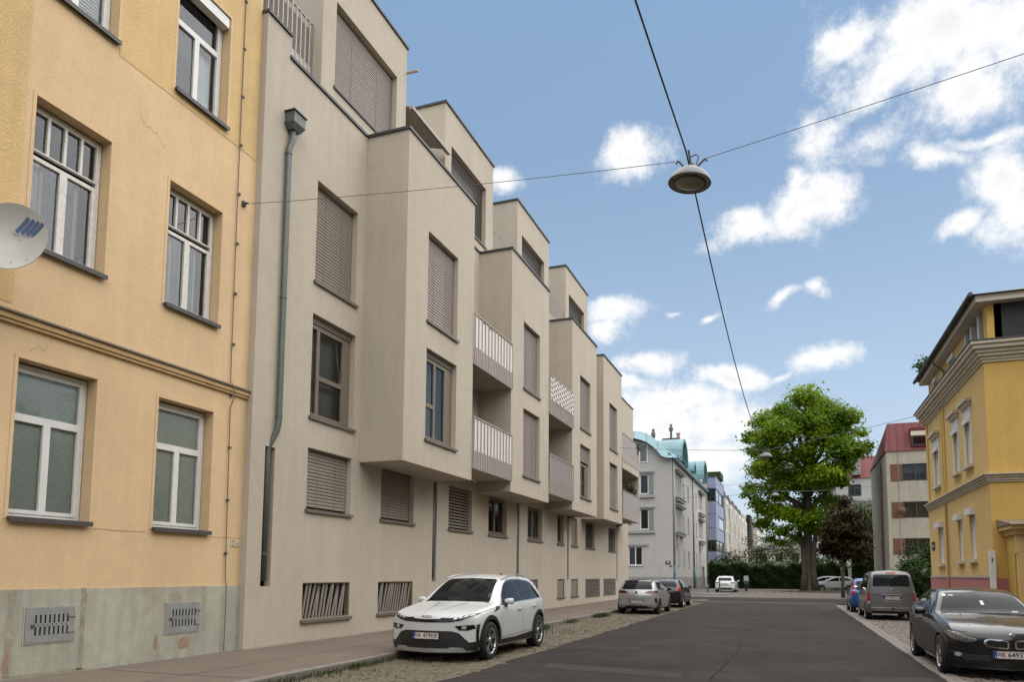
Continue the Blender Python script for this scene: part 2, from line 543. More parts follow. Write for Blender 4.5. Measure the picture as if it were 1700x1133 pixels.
# seams in the left pavement
mb = MB()
for y in (8.3, 12.9, 17.4, 22.6, 27.5, 33):
    mb.quad((-9.95, y, .1235), (-7.3, y + .1, .1235), (-7.3, y + .116, .1235), (-9.95, y + .016, .1235))
px = -8.35
for i in range(60):
    y = 6 + i * .6
    dx = rnd.uniform(-.03, .03)
    mb.quad((px - .006, y, .1235), (px + .006, y, .1235), (px + dx + .006, y + .6, .1235), (px + dx - .006, y + .6, .1235)); px += dx
struct(mb.build('pavement_joint', mat('pavement_seam', (.05, .042, .035), .9, spec=.1)))
def kerb_stone_mesh(name, l, w, h):
    mb = MB()
    e = .018
    mb.hexa([(-w / 2, 0, -.08), (w / 2, 0, -.08), (w / 2, l, -.08), (-w / 2, l, -.08), (-w / 2, 0, h - e), (w / 2, 0, h - e), (w / 2, l, h - e), (-w / 2, l, h - e)])
    mb.hexa([(-w / 2, 0, h - e), (w / 2, 0, h - e), (w / 2, l, h - e), (-w / 2, l, h - e), (-w / 2 + e * .5, e * .4, h), (w / 2 - e, e * .4, h), (w / 2 - e, l - e * .4, h), (-w / 2 + e * .5, l - e * .4, h)])
    return mb.mesh(name, m_kerb)
ks = [kerb_stone_mesh('kerb_stone', l, .155, .125) for l in (.92, 1.05, .78, 1.2)]
for side, xc, par in ((0, (KL0 + KL1) / 2, pvl), (1, (KR0 + KR1) / 2, pvr)):
    y = 2.0
    while y < 45.4:
        k = rnd.randrange(4); l = (.92, 1.05, .78, 1.2)[k]
        o = link('kerb_stone', ks[k], par, True)
        o.location = (xc + rnd.uniform(-.006, .006), y, rnd.uniform(-.008, .004))
        o.rotation_euler = (0, rnd.uniform(-.01, .01), 0 if side == 0 else 0)
        if side == 1: o.scale = (-1, 1, 1)
        y += l + .012
kf = link('kerb_edge', MB().box(-60, 60, 52.78, 52.95, -.06, .115).mesh('kerb_edge', m_kerb), pvf, True)
# low rounded kerb nose beside the dark hatchback and the planting bed on the far side
struct(MB().tube([(-7.0, 44.6, .05), (-6.0, 44.9, .05), (-5.2, 45.2, .05), (-4.95, 45.6, .05), (-5.0, 46.0, .05)], .085, 8).build('kerb_nose', m_kerb, smooth=True))
struct(MB().tube([(-7.5, 58.2, .12), (-6, 58.4, .12), (-5.0, 59.5, .12), (-4.8, 62, .12)], .10, 8).build('kerb_island', m_kerb, smooth=True))

# sett lanes
def sett_mesh(sx, sy, m, seed):
    r_ = random.Random(seed); mb = MB(); h = .05
    j = lambda a: r_.uniform(-a, a)
    b = [(-sx / 2, -sy / 2), (sx / 2, -sy / 2), (sx / 2, sy / 2), (-sx / 2, sy / 2)]
    b = [(x + j(.012), y + j(.012)) for x, y in b]
    e = .76
    mb.v = [(x, y, -h) for x, y in b] + [(x, y, -.012) for x, y in b] + [(x * e + j(.006), y * e + j(.006), .006 + j(.003)) for x, y in b]
    for a in (0, 4):
        for k in range(4):
            k2 = (k + 1) % 4
            mb.f.append((a + k, a + k2, a + 4 + k2, a + 4 + k))
    mb.f.append((8, 9, 10, 11))
    return mb
def lane(name, x0, x1, y0, y1, pitch, m, seed, indiv, zoff):
    r_ = random.Random(seed)
    bed = struct(MB().quad((x0 - .05, y0, -.028), (x1 + .05, y0, -.028), (x1 + .05, y1, -.028), (x0 - .05, y1, -.028)).build(name, m_bed))
    protos = [sett_mesh(pitch * .93, pitch * .93 * q, m, seed + k) for k, q in enumerate((1, .95, 1.03, .98, 1.0, .92))]
    pms = [p.mesh('sett', m) for p in protos]
    rest = MB(); cnt = 0
    nx = int((x1 - x0) / pitch); y = y0; row = 0
    slots = []
    while y < y1:
        sh = r_.uniform(-.5, .5) * pitch
        for i in range(nx + 1):
            x = x0 + pitch * .5 + i * pitch + sh * (.5 if m is m_sett else .5)
            if x < x0 - .02 or x > x1 + .02: continue
            slots.append((x + r_.uniform(-.012, .012), y + r_.uniform(-.014, .014), r_.uniform(-.014, .010), r_.uniform(-.16, .16) if m is m_sett else r_.uniform(-.03, .03), r_.randrange(6), r_.uniform(.9, 1.06)))
        y += pitch; row += 1
    slots.sort(key=lambda s: indiv(s[0], s[1]))
    for k, (x, y, z, a, t, sc) in enumerate(slots):
        if k < 300:
            o = link('sett', pms[t], bed, True); o.location = (x, y, z + zoff); o.rotation_euler = (a * .1, a * .12, a); o.scale = (sc, sc, 1)
        else:
            c, s_ = math.cos(a) * sc, math.sin(a) * sc; i0 = len(rest.v)
            rest.v += [(x + vx * c - vy * s_, y + vx * s_ + vy * c, z + vz + zoff) for vx, vy, vz in protos[t].v]
            rest.f += [tuple(i0 + q for q in f) for f in protos[t].f]
    o = rest.build('sett_field', m, bed, recalc=False); stuff(o)
    return bed
lane('parking_lane_left', KL1 + .02, LE + .02, 4.0, 45.0, .172, m_sett, 3, lambda x, y: abs(y - 9.6) + (0 if y > 9.0 else 50) + (x + 5) * -.2, -.006)
lane('parking_lane_right', RE + .30, KR0 - .02, 6.0, 45.0, .20, m_settR, 8, lambda x, y: abs(y - 20.5) + (8 if x > 3.9 else 0), -.002)
# double row of long stones edging the right lane
edge = struct(MB().quad((RE - .05, 4, -.026), (RE + .32, 4, -.026), (RE + .32, 45.2, -.026), (RE - .05, 45.2, -.026)).build('lane_edging', m_bed))
ek = [sett_mesh(.145, .29, m_kerb, 60 + k).mesh('edging_stone', m_kerb) for k in range(4)]
for r_i in (0, 1):
    y = 8.0 + r_i * .13
    while y < 44.5:
        o = link('edging_stone', ek[rnd.randrange(4)], edge, True)
        o.location = (RE + .075 + r_i * .152, y, rnd.uniform(-.006, .004)); o.rotation_euler = (0, 0, rnd.uniform(-.03, .03))
        y += .305

# weeds along the left kerb (nobody could count the blades)
def weeds(name, spots, label, m, h=(.02, .09), seed=1, n=60, kind=True):
    r_ = random.Random(seed); mb = MB()
    for (x, y, sx, sy, dens) in spots:
        for k in range(int(n * dens)):
            px_, py_ = x + r_.gauss(0, sx), y + r_.gauss(0, sy)
            hh = r_.uniform(*h); a = r_.uniform(0, 6.28); lean = r_.uniform(.1, .9) * hh
            w = r_.uniform(.004, .011)
            dx, dy = math.cos(a), math.sin(a)
            b0 = Vector((px_, py_, r_.choice((0, .02)))); t1 = b0 + Vector((dx * lean * .4, dy * lean * .4, hh * .6)); t2 = b0 + Vector((dx * lean, dy * lean, hh))
            s_ = Vector((-dy, dx, 0)) * w
            mb.quad(b0 - s_ * .5, b0 + s_ * .5, t1 + s_, t1 - s_)
            mb.quad(t1 - s_, t1 + s_, t2 + s_ * .25, t2 - s_ * .25)
    o = mb.build(name, m, recalc=False)
    tag(o, label, 'weeds'); stuff(o)
    return o
m_weed = leafmat('weed_leaf', (.022, .038, .008), (.065, .085, .022), 6, .3)
weeds('kerb_weeds', [(-7.02, 8.4 + i * .28, .10, .16, .5 + .5 * math.sin(i * 1.3) ** 2) for i in range(14)] + [(-7.02, 10.9, .07, .2, 1.2), (-6.7, 9.6, .2, .3, .6), (-6.4, 10.2, .3, .3, .4), (-7.5, 9.2, .05, .06, .25), (-6.2, 12.2, .5, .3, .5)],
      'green weeds growing along the kerb in front of the white car', m_weed, seed=4, n=48)
weeds('kerb_weeds', [(-6.95, 19.0 + i * .5, .12, .25, .8) for i in range(4)] + [(-6.98, 23.4, .09, .3, 1.0), (-6.9, 27.0, .12, .3, 2.2), (-6.9, 27.6, .1, .3, 1.6), (-6.2, 19, .5, .6, .6)],
      'green weed tufts at the kerb between the white car and the silver hatchback', m_weed, h=(.05, .17), seed=6, n=130)
# ================================================================ facade parts
m_white = mat('window_white', (.62, .62, .60), .45, var=(5, .06))
m_whiteold = mat('window_white_old', (.60, .58, .54), .6, var=(14, .12), bump=(60, .3, .005))
m_bronze = mat('window_bronze', (.150, .122, .092), .5, var=(5, .06))
m_bronze2 = mat('shutter_bronze', (.215, .182, .150), .45, var=(6, .06))
m_sillm = mat('sill_metal', (.135, .115, .095), .5, var=(6, .1))
m_silldark = mat('sill_dark', (.055, .052, .05), .55, var=(6, .1))
m_cap = mat('parapet_cap', (.030, .034, .038), .5, var=(3, .1))
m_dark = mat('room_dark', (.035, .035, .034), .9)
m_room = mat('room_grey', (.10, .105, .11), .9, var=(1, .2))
m_zinc = mat('downpipe_zinc', (.098, .112, .104), .5, .25, var=(3, .10))
m_zincd = mat('downpipe_dark', (.10, .105, .10), .5, .2, var=(3, .10))
g_clear = glass('pane_clear', (.72, .76, .76), 1.5, 1.35)
g_green = glass('pane_green', (.91, .945, .93), 1.5, 1.1)
g_dark = glass('pane_dark', (.30, .34, .33), 1.5, 1.4)
m_curt = mat('curtain_blue', (.50, .52, .62), .9, var=(3, .12))
m_curtw = mat('curtain_white', (.72, .73, .72), .9, var=(3, .08))
m_blind = mat('blind_white', (.80, .85, .82), .7, var=(3, .05))

SLATS = [0]
def window(parent, fr, u0, u1, z0, z1, n, m, pane, cells, fw=.055, sw=.05, th=.07, name='window', sill=None, sillm=None, room=None, room_d=.5):
    """casement window: frame mesh as the part, sash frames joined in, each pane a sub-part"""
    mb = MB()
    fbox(mb, fr, u0, u0 + fw, n - th, n, z0, z1); fbox(mb, fr, u1 - fw, u1, n - th, n, z0, z1)
    fbox(mb, fr, u0 + fw, u1 - fw, n - th, n, z0, z0 + fw); fbox(mb, fr, u0 + fw, u1 - fw, n - th, n, z1 - fw, z1)
    U0, U1, Z0, Z1 = u0 + fw, u1 - fw, z0 + fw, z1 - fw
    pr = []
    for c in cells:
        a, b = U0 + (U1 - U0) * c[0], U0 + (U1 - U0) * c[1]
        e, f = Z0 + (Z1 - Z0) * c[2], Z0 + (Z1 - Z0) * c[3]
        s = c[4] if len(c) > 4 else sw
        pj = .012
        fbox(mb, fr, a, a + s, n - th * .8, n + pj, e, f); fbox(mb, fr, b - s, b, n - th * .8, n + pj, e, f)
        fbox(mb, fr, a + s, b - s, n - th * .8, n + pj, e, e + s); fbox(mb, fr, a + s, b - s, n - th * .8, n + pj, f - s, f)
        pr.append((a + s, b - s, e + s, f - s))
    w = mb.build(name, m, parent)
    for (a, b, e, f) in pr:
        p = MB().quad(fr(a, n - .03, e), fr(b, n - .03, e), fr(b, n - .03, f), fr(a, n - .03, f)).build('pane', pane, w, recalc=False)
    if sill:
        s = MB(); fbox(s, fr, u0 - sill[0], u1 + sill[0], n, sill[1], z0 - .045, z0 - .004)
        fbox(s, fr, u0 - sill[0], u1 + sill[0], sill[1], sill[1] + .012, z0 - .075, z0 - .004)
        s.build('sill', sillm or m_sillm, w)
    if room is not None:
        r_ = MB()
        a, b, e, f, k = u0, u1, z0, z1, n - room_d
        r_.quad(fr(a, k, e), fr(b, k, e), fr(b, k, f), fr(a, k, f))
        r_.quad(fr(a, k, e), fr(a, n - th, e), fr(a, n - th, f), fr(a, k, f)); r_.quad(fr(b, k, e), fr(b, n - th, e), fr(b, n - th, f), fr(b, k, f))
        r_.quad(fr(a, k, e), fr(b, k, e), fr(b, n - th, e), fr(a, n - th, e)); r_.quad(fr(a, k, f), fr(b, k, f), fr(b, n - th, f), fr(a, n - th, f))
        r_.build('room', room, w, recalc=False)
    return w
def venetian(parent, fr, u0, u1, z0, z1, n, m, pitch=.028):
    mb = MB(); z = z0
    while z < z1:
        mb.quad(fr(u0, n + .006, z), fr(u1, n + .006, z), fr(u1, n - .004, z + pitch * .86), fr(u0, n - .004, z + pitch * .86)); z += pitch
    return stuff(mb.build('blind_slats', m, parent, recalc=False))
def curtain(parent, fr, u0, u1, z0, z1, n, m, k=26, amp=.03, seed=0):
    r_ = random.Random(seed); mb = MB(); K = max(8, int((u1 - u0) / .022))
    P = [(u0 + (u1 - u0) * i / K, n + amp * math.sin(i * .9 + seed) + r_.uniform(-.008, .008)) for i in range(K + 1)]
    for (a, na), (b, nb) in zip(P, P[1:]):
        mb.quad(fr(a, na, z0), fr(b, nb, z0), fr(b, nb * .6 + n * .4, z1), fr(a, na * .6 + n * .4, z1))
    o = mb.build('curtain', m, parent, recalc=False); o.data.shade_smooth(); return o
def slat_mesh(fr, length, h=.078, tilt=.018):
    """one shutter slat, lying along u from the local origin"""
    o = Vector(fr(0, 0, 0)); mb = MB()
    P = lambda u, n, z: tuple(Vector(fr(u, n, z)) - o)
    prof = [(.000, 0), (.012, .006), (.016, h * .45), (.010 - tilt * .2, h * .92), (.002, h), (-.006, h * .9), (-.002, h * .4), (-.004, .004)]
    k = len(prof)
    mb.v = [P(0, n - .004, z) for n, z in prof] + [P(length, n - .004, z) for n, z in prof]
    mb.f = [tuple(range(k)), tuple(reversed(range(k, 2 * k)))] + [(i, (i + 1) % k, k + (i + 1) % k, k + i) for i in range(k)]
    return mb
SLM = {}
def shutter(parent, fr, u0, u1, z0, z1, n, pitch=.078, m=None, indiv=True, open_=0.0, ztop=None, seed=0):
    """external raffstore: guide rails and head box (part) with its slats (sub-parts)"""
    m = m or m_bronze2
    r_ = random.Random(seed)
    mb = MB()
    zt = z1 if ztop is None else ztop
    fbox(mb, fr, u0, u0 + .025, n - .05, n + .005, z0, z1); fbox(mb, fr, u1 - .025, u1, n - .05, n + .005, z0, z1)
    fbox(mb, fr, u0 + .025, u1 - .025, n - .06, n - .01, z1 - .10, z1)
    L = u1 - u0 - .06
    for q in (.3, .72):
        fbox(mb, fr, u0 + .03 + L * q - .003, u0 + .03 + L * q + .003, n + .012, n + .017, z0 + .04, z1 - .1)
    # closed dark plane right behind the slats: the window and its room
    s = mb.build('shutter', m_bronze, parent)
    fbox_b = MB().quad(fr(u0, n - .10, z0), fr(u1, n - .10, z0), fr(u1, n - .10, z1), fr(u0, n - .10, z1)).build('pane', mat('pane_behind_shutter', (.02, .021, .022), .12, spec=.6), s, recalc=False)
    key = (round(L, 3), id(fr), m.name)
    h = pitch * (.93 if open_ == 0 else .62)
    sm = slat_mesh(fr, L, h)
    z = z0 + .06
    me = None; rest = MB()
    while z + h < z1 - .05:
        if indiv and SLATS[0] < 300:
            if me is None: me = sm.mesh('slat', m)
            o = link('slat', me, s, True)
            o.location = Vector(fr(u0 + .03, n, z)) + Vector((0, 0, r_.uniform(-.002, .002)))
            SLATS[0] += 1
        else:
            i0 = len(rest.v); b = Vector(fr(u0 + .03, n, z))
            rest.v += [tuple(b + Vector(v)) for v in sm.v]; rest.f += [tuple(i0 + q for q in f) for f in sm.f]
        z += pitch
    if rest.v: stuff(rest.build('slat_stack', m, s))
    return s
def msill(parent, fr, u0, u1, z, n_in, n_out, m=None):
    s = MB(); fbox(s, fr, u0 - .05, u1 + .05, n_in, n_out, z - .05, z - .006); fbox(s, fr, u0 - .05, u1 + .05, n_out, n_out + .012, z - .075, z - .006)
    return s.build('sill', m or m_sillm, parent)

# ================================================================ ochre house on the left
def stucco(name, c, c2=None, streak=.10, var=.06, b=.35, dirt=None): return mat(name, c, .9, var=(.55, var), bump=(38, b * 1.6, .012), streak=streak, dirt=dirt, spec=.2, grain=(26, .05))
m_ochre = stucco('stucco_ochre', (.60, .435, .258), streak=.05, var=.06, b=.3)
m_ochre2 = stucco('stucco_ochre_rough', (.57, .405, .20), streak=.06, var=.07, b=.7)
m_corn = stucco('cornice_ochre', (.50, .345, .175), streak=.12)
m_plinth = mat('plinth_green_grey', (.365, .36, .295), .9, var=(.9, .14), bump=(40, .4, .008), streak=.16, dirt=((.30, .225, .165), 1.1, .56, .72), spec=.2)
XO = -10.15
fo = fr_px(XO)
s1 = lambda y: y * 1.015
zz = lambda z: CAMZ + (z - CAMZ) * 1.015
ho = thing('ochre_house', 'ochre yellow rendered house with grey-green plinth at the left edge', 'house', (XO, 6, .12))
YE = 11.40                   # party line with the grey block
cols = [(s1(6.76), s1(7.98)), (s1(9.14), s1(10.38)), (s1(4.40), s1(5.60)), (s1(2.0), s1(3.2))]
rows = [(zz(2.33), zz(4.58)), (zz(6.20), zz(8.44)), (zz(10.11), zz(12.40))]
holes = [(a, b, c, d, .30) for (a, b) in cols for (c, d) in rows]
PZ = zz(1.365)
mb = wall_holes(MB(), fo, -4, YE, PZ, 14.6, holes, .30)
mb.build('wall', m_ochre, ho)
MB().box(XO - 9, XO - .85, -4, YE - .02, 0, 14.55).build('interior', m_dark, ho)
MB().box(XO - 9.2, XO + .35, -4, YE - .01, 14.6, 14.9).build('roof_edge', m_corn, ho)
# rougher older render on the upper storey and beyond the joint at far left
mb = MB()
def overlay(u0, u1, z0, z1):
    hs = [h for h in holes]
    us = sorted({u0, u1, *[min(max(a, u0), u1) for h in hs for a in h[:2]]}); zs_ = sorted({z0, z1, *[min(max(a, z0), z1) for h in hs for a in h[2:4]]})
    for i in range(len(us) - 1):
        for k in range(len(zs_) - 1):
            um, zm = (us[i] + us[i + 1]) / 2, (zs_[k] + zs_[k + 1]) / 2
            if any(h[0] < um < h[1] and h[2] < zm < h[3] for h in hs): continue
            mb.quad(fo(us[i], .006, zs_[k]), fo(us[i + 1], .006, zs_[k]), fo(us[i + 1], .006, zs_[k + 1]), fo(us[i], .006, zs_[k + 1]))
overlay(-4, s1(6.62), zz(5.3), 14.58); mb.build('render_patch', m_ochre2, ho, recalc=False)
mb = MB(); overlay(s1(8.02), YE - .02, zz(9.95), 14.58); mb.build('render_patch', m_ochre2, ho, recalc=False)
fbox(MB(), fo, -4, YE, -.4, .035, .10, PZ).build('plinth', m_plinth, ho)
# broken render and repairs on the plinth
mb = MB()
for (u, z, w, h) in ((10.05, .36, .34, .26), (6.95, .35, .12, .5), (9.45, .4, .10, .3)):
    k = 9; r_ = random.Random(int(u * 100))
    pts = [fo(u + w * .5 * math.cos(t * 6.283 / k) * r_.uniform(.6, 1.1), .0385, z + h * .5 * math.sin(t * 6.283 / k) * r_.uniform(.6, 1.1)) for t in range(k)]
    MB().quad(*pts).build('render_loss', mat('bare_mortar', (.30, .21, .15), .95, var=(6, .2), bump=(40, .5)), ho, recalc=False)
# scored joint at sill level, hairline cracks, old repairs beside the vents
jr = random.Random(12)
def hairline(pts, w, n=.0035):
    mb = MB()
    for p, q in zip(pts, pts[1:]):
        mb.quad(fo(p[0], n, p[1] - w), fo(q[0], n, q[1] - w), fo(q[0], n, q[1] + w), fo(p[0], n, p[1] + w))
    mb.build('hairline_crack', mat('crack_ochre', (.30, .195, .10), .9), ho, recalc=False)
hairline([(cols[0][1] + .05 + i * .11, zz(2.27) + jr.uniform(-.006, .006)) for i in range(10)], .004)
hairline([(cols[1][1] + .05 + i * .1, zz(2.27) + jr.uniform(-.006, .006)) for i in range(9)], .004)
hairline([(7.0 + i * .05, zz(4.72) + .09 * i * jr.uniform(.3, 1.0) * .5) for i in range(8)], .003)
hairline([(8.6 + i * .07, zz(9.2) - .05 * i * jr.uniform(.3, 1.2)) for i in range(9)], .003)
for (u, z0_, z1_, w) in ((6.98, .16, 1.36, .07), (8.06, .14, 1.37, .06), (9.50, .2, .56, .04), (10.48, .55, 1.36, .035), (7.4, .13, .17, .8)):
    k = 12; L_, R_2 = [], []
    for i in range(k + 1):
        z = z0_ + (z1_ - z0_) * i / k; L_.append(fo(u - w * jr.uniform(.5, 1.1), .0368, z)); R_2.append(fo(u + w * jr.uniform(.5, 1.1), .0368, z))
    mb = MB()
    for i in range(k): mb.quad(L_[i], R_2[i], R_2[i + 1], L_[i + 1])
    mb.build('render_repair', mat('repair_mortar', (.305, .285, .225), .95, var=(5, .22), bump=(40, .5), dirt=((.22, .18, .13), 4, .5, .7)), ho, recalc=False)
# storey cornice
mb = MB()
cz = zz(5.02)
fbox(mb, fo, -4, YE, 0, .05, cz, cz + .05); fbox(mb, fo, -4, YE, 0, .075, cz + .05, cz + .13)
mb.build('cornice', m_corn, ho)
fbox(MB(), fo, -4, YE + .0, 0, .11, cz + .135, cz + .165).build('cornice_flashing', mat('flashing', (.14, .115, .085), .6, var=(4, .15)), ho)
# window surrounds: a shallow raised edge, slightly weathered
for (a, b) in cols:
    for (c, d) in rows:
        mb = MB(); e = .05
        fbox(mb, fo, a - e, a, 0, .010, c, d + e); fbox(mb, fo, b, b + e, 0, .010, c, d + e); fbox(mb, fo, a, b, 0, .010, d, d + e)
        mb.build('window_surround', m_ochre, ho)
T3 = [(0, 1, .66, 1.0), (0, .5, 0, .66), (.5, 1, 0, .66)]
O6 = [(0, .25, .70, 1.0, .022), (.25, .5, .70, 1.0, .022), (.5, .75, .70, 1.0, .022), (.75, 1, .70, 1.0, .022), (0, .5, 0, .66, .06), (.5, 1, 0, .66, .06)]
for ci, (a, b) in enumerate(cols):
    for ri, (c, d) in enumerate(rows):
        n = -.20
        if ri == 0:
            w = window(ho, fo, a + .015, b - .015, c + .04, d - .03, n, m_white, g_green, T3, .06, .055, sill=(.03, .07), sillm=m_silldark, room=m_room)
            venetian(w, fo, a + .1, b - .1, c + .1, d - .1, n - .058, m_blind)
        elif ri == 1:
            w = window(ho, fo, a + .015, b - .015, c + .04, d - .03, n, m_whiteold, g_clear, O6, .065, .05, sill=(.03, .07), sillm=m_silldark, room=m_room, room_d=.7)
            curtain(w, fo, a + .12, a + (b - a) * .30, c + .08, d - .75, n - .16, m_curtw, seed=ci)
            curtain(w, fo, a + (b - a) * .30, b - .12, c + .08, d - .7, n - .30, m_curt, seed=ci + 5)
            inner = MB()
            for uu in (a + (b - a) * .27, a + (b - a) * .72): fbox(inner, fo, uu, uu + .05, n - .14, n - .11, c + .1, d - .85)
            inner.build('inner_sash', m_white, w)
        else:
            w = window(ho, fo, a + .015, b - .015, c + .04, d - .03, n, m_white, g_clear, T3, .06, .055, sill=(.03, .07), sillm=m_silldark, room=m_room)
            if ci == 1:
                fbox(MB(), fo, a + .02, b - .02, n + .01, -.02, d - .22, d - .02).build('roller_box', m_white, w)
                curtain(w, fo, a + (b - a) * .55, b - .12, c + .1, d - .9, n - .2, m_blind, seed=3)
            else:
                venetian(w, fo, a + .1, b - .1, c + .1, d - .1, n - .1, m_curtw, .06)
# cellar vents: hinged iron plates with slots
m_iron = mat('vent_iron', (.27, .275, .27), .55, .2, var=(7, .12), bump=(50, .2, .004), dirt=((.16, .12, .09), 9, .62, .8))
m_slot = mat('slot_black', (.008, .008, .008), .9)
for (u0, u1, z0, z1) in ((s1(7.08), s1(7.80), .60, 1.10), (s1(9.48), s1(10.22), .56, 1.08)):
    v = fbox(MB(), fo, u0, u1, .036, .050, z0, z1).build('vent_door', m_iron, ho)
    fm = MB()
    for a, b, c, d in ((u0 - .03, u1 + .03, z1, z1 + .02), (u0 - .03, u1 + .03, z0 - .02, z0), (u0 - .03, u0 - .008, z0, z1), (u1 + .008, u1 + .03, z0, z1)): fbox(fm, fo, a, b, .036, .044, c, d)
    fm.build('vent_frame', m_plinth, v)
    sl = MB(); k = 8
    for r_i in (0, 1):
        zc = z0 + (z1 - z0) * (.33 + .34 * r_i)
        for i in range(k):
            uc = u0 + (u1 - u0) * (.20 + .66 * i / (k - 1))
            fbox(sl, fo, uc - .012, uc + .012, .0505, .0525, zc - .06, zc + .06)
    for i in range(7):
        uc = u0 + (u1 - u0) * (.25 + .58 * i / 6); fbox(sl, fo, uc - .008, uc + .008, .0505, .0525, (z0 + z1) / 2 - .008, (z0 + z1) / 2 + .008)
    sl.build('slot', m_slot, v)
    for zc in (z0 + .14, z1 - .13):
        fbox(MB(), fo, u1 - .10, u1 + .02, .050, .064, zc - .018, zc + .018).build('hinge', m_iron, v)
    fbox(MB(), fo, u0 + .08, u0 + .12, .05, .07, (z0 + z1) / 2 - .03, (z0 + z1) / 2 + .01).build('latch', m_silldark, v)
# house sign with faded print, cable with clips
sg = fbox(MB(), fo, s1(10.96), s1(11.19), .001, .012, zz(2.11), zz(2.24)).build('sign_plate', mat('sign_cream', (.50, .44, .32), .7, var=(9, .1)), ho)
pr = MB()
fbox(pr, fo, s1(11.00), s1(11.05), .0125, .014, zz(2.19), zz(2.225)); fbox(pr, fo, s1(11.08), s1(11.17), .0125, .014, zz(2.165), zz(2.18)); fbox(pr, fo, s1(11.0), s1(11.035), .0125, .014, zz(2.12), zz(2.155)); fbox(pr, fo, s1(11.08), s1(11.17), .0125, .014, zz(2.13), zz(2.137))
pr.build('sign_print', mat('sign_print_brown', (.20, .16, .10), .8), sg)
cb = MB(); cy = s1(10.72)
pts = [(XO + .03, cy, 14.5), (XO + .03, cy, 9.4), (XO + .03, cy + .02, 6.0), (XO + .03, cy + .03, 5.3), (XO + .13, cy + .03, 5.2), (XO + .13, cy + .04, 5.0), (XO + .03, cy + .05, 4.8), (XO + .03, cy + .09, 2.6), (XO + .03, cy + .11, 1.5), (XO + .07, cy + .11, 1.35), (XO + .07, cy + .11, .14)]
cab = cb.tube(pts, .010, 6).build('cable', mat('cable_brown', (.16, .12, .085), .7), ho)
cl = MB()
for z in [13.2 - i * 1.02 for i in range(12)]:
    fbox(cl, fo, cy - .02 + (14 - z) * .008, cy + .03 + (14 - z) * .008, 0.0, .05 if z > 1.4 else .09, z - .02, z + .02)
cl.build('cable_clip', m_silldark, cab)

# satellite dish hung on the ochre wall
dish = thing('satellite_dish', 'pale grey satellite dish with blue stripes on the ochre wall', 'satellite dish', (XO + .02, 6.35, 6.6))
_dn = Vector((.55, -.82, .12)).normalized()
_dr = Vector((0, 0, 1)).cross(_dn); _dr = (-_dr if _dr.x < 0 else _dr).normalized()
_du = _dn.cross(_dr).normalized()
_dc = Vector((-9.24, 6.02, 5.88))
def D(a, b, c): return tuple(_dc + _dr * a + _du * b + _dn * c)
dep = lambda r_: .16 * (r_ / .45) ** 2
mb = MB(); K = 40
rr = [.02, .12, .22, .31, .38, .43, .445]
for side, off in ((0, 0), (1, -.012)):
    b0 = len(mb.v)
    for r_ in rr:
        for j in range(K):
            t = 6.28319 * j / K; mb.v.append(D(r_ * .97 * math.cos(t), r_ * 1.04 * math.sin(t), dep(r_) - .16 + off))
    for k in range(len(rr) - 1):
        for j in range(K): mb.f.append((b0 + k * K + j, b0 + k * K + (j + 1) % K, b0 + (k + 1) * K + (j + 1) % K, b0 + (k + 1) * K + j))
    mb.f.append(tuple(b0 + j for j in range(K)))
b1 = len(rr) * K
for j in range(K): mb.f.append(((len(rr) - 1) * K + j, (len(rr) - 1) * K + (j + 1) % K, b1 + (len(rr) - 1) * K + (j + 1) % K, b1 + (len(rr) - 1) * K + j))
m_dish = mat('dish_grey', (.43, .43, .40), .5, var=(4, .05))
dd = mb.build('reflector', m_dish, dish, smooth=True, recalc=False)
smooth_angle(dd, 50)
m_blue = mat('dish_blue', (.06, .115, .24), .5)
st = MB()
for i in range(4):
    a0, b0 = .015 + i * .075, .150 - i * .018
    p0, p1 = (a0, b0), (a0 + .18, b0 + .18 - i * .012)
    for q in range(6):
        t0, t1 = q / 6, (q + 1) / 6
        P = lambda t, s_: (p0[0] + (p1[0] - p0[0]) * t + s_ * .018, p0[1] + (p1[1] - p0[1]) * t - s_ * .018)
        pts = [P(t0, -1), P(t0, 1), P(t1, 1), P(t1, -1)]
        st.quad(*[D(a * .86, b * .92, dep(math.hypot(a, b) * .9) - .16 + .006) for a, b in pts])
st.build('stripe', m_blue, dd, recalc=False)
tm = text_mesh('TRIAX HIRSCHMANN', .040, m_blue, .0005)
o = place_mesh(tm, 'lettering', dd, D(.15, .085, dep(.17) - .16 + .014), tuple(_dr * 1 - _du * .13 + _dn * .1), tuple(_du + _dr * .13), False)
fx = MB()
for (a, b) in ((.05, .03), (.03, -.36), (.2, -.3)):
    fx.box(*[c for p in zip(D(a, b, dep(math.hypot(a, b)) - .16 + .001), D(a + .012, b + .012, dep(math.hypot(a, b)) - .16 + .012)) for c in p])
fx.build('rivet', m_silldark, dd)
MB().tube([D(-.13, -.47, -.06), D(-.14, -.46, .10), D(-.17, -.10, .40)], .022, 8).build('feed_arm', m_silldark, dish)
lm = MB().tube([D(-.20, -.10, .40), D(-.20, -.03, .37), D(-.195, .02, .30)], [.03, .042, .045], 12).build('feed_horn', mat('horn_black', (.03, .03, .032), .5), dish, smooth=True)
MB().tube([D(-.20, -.06, .40), D(-.17, -.16, .36), D(-.20, -.26, .25), D(-.19, -.46, 0)], .008, 6).build('coax_cable', m_cap, dish)
MB().tube([D(-.05, .05, -.17), D(-.05, .05, -.25), (XO + .5, 6.45, 5.95), (XO, 6.5, 5.95)], .03, 8).build('wall_bracket', m_zincd, dish)

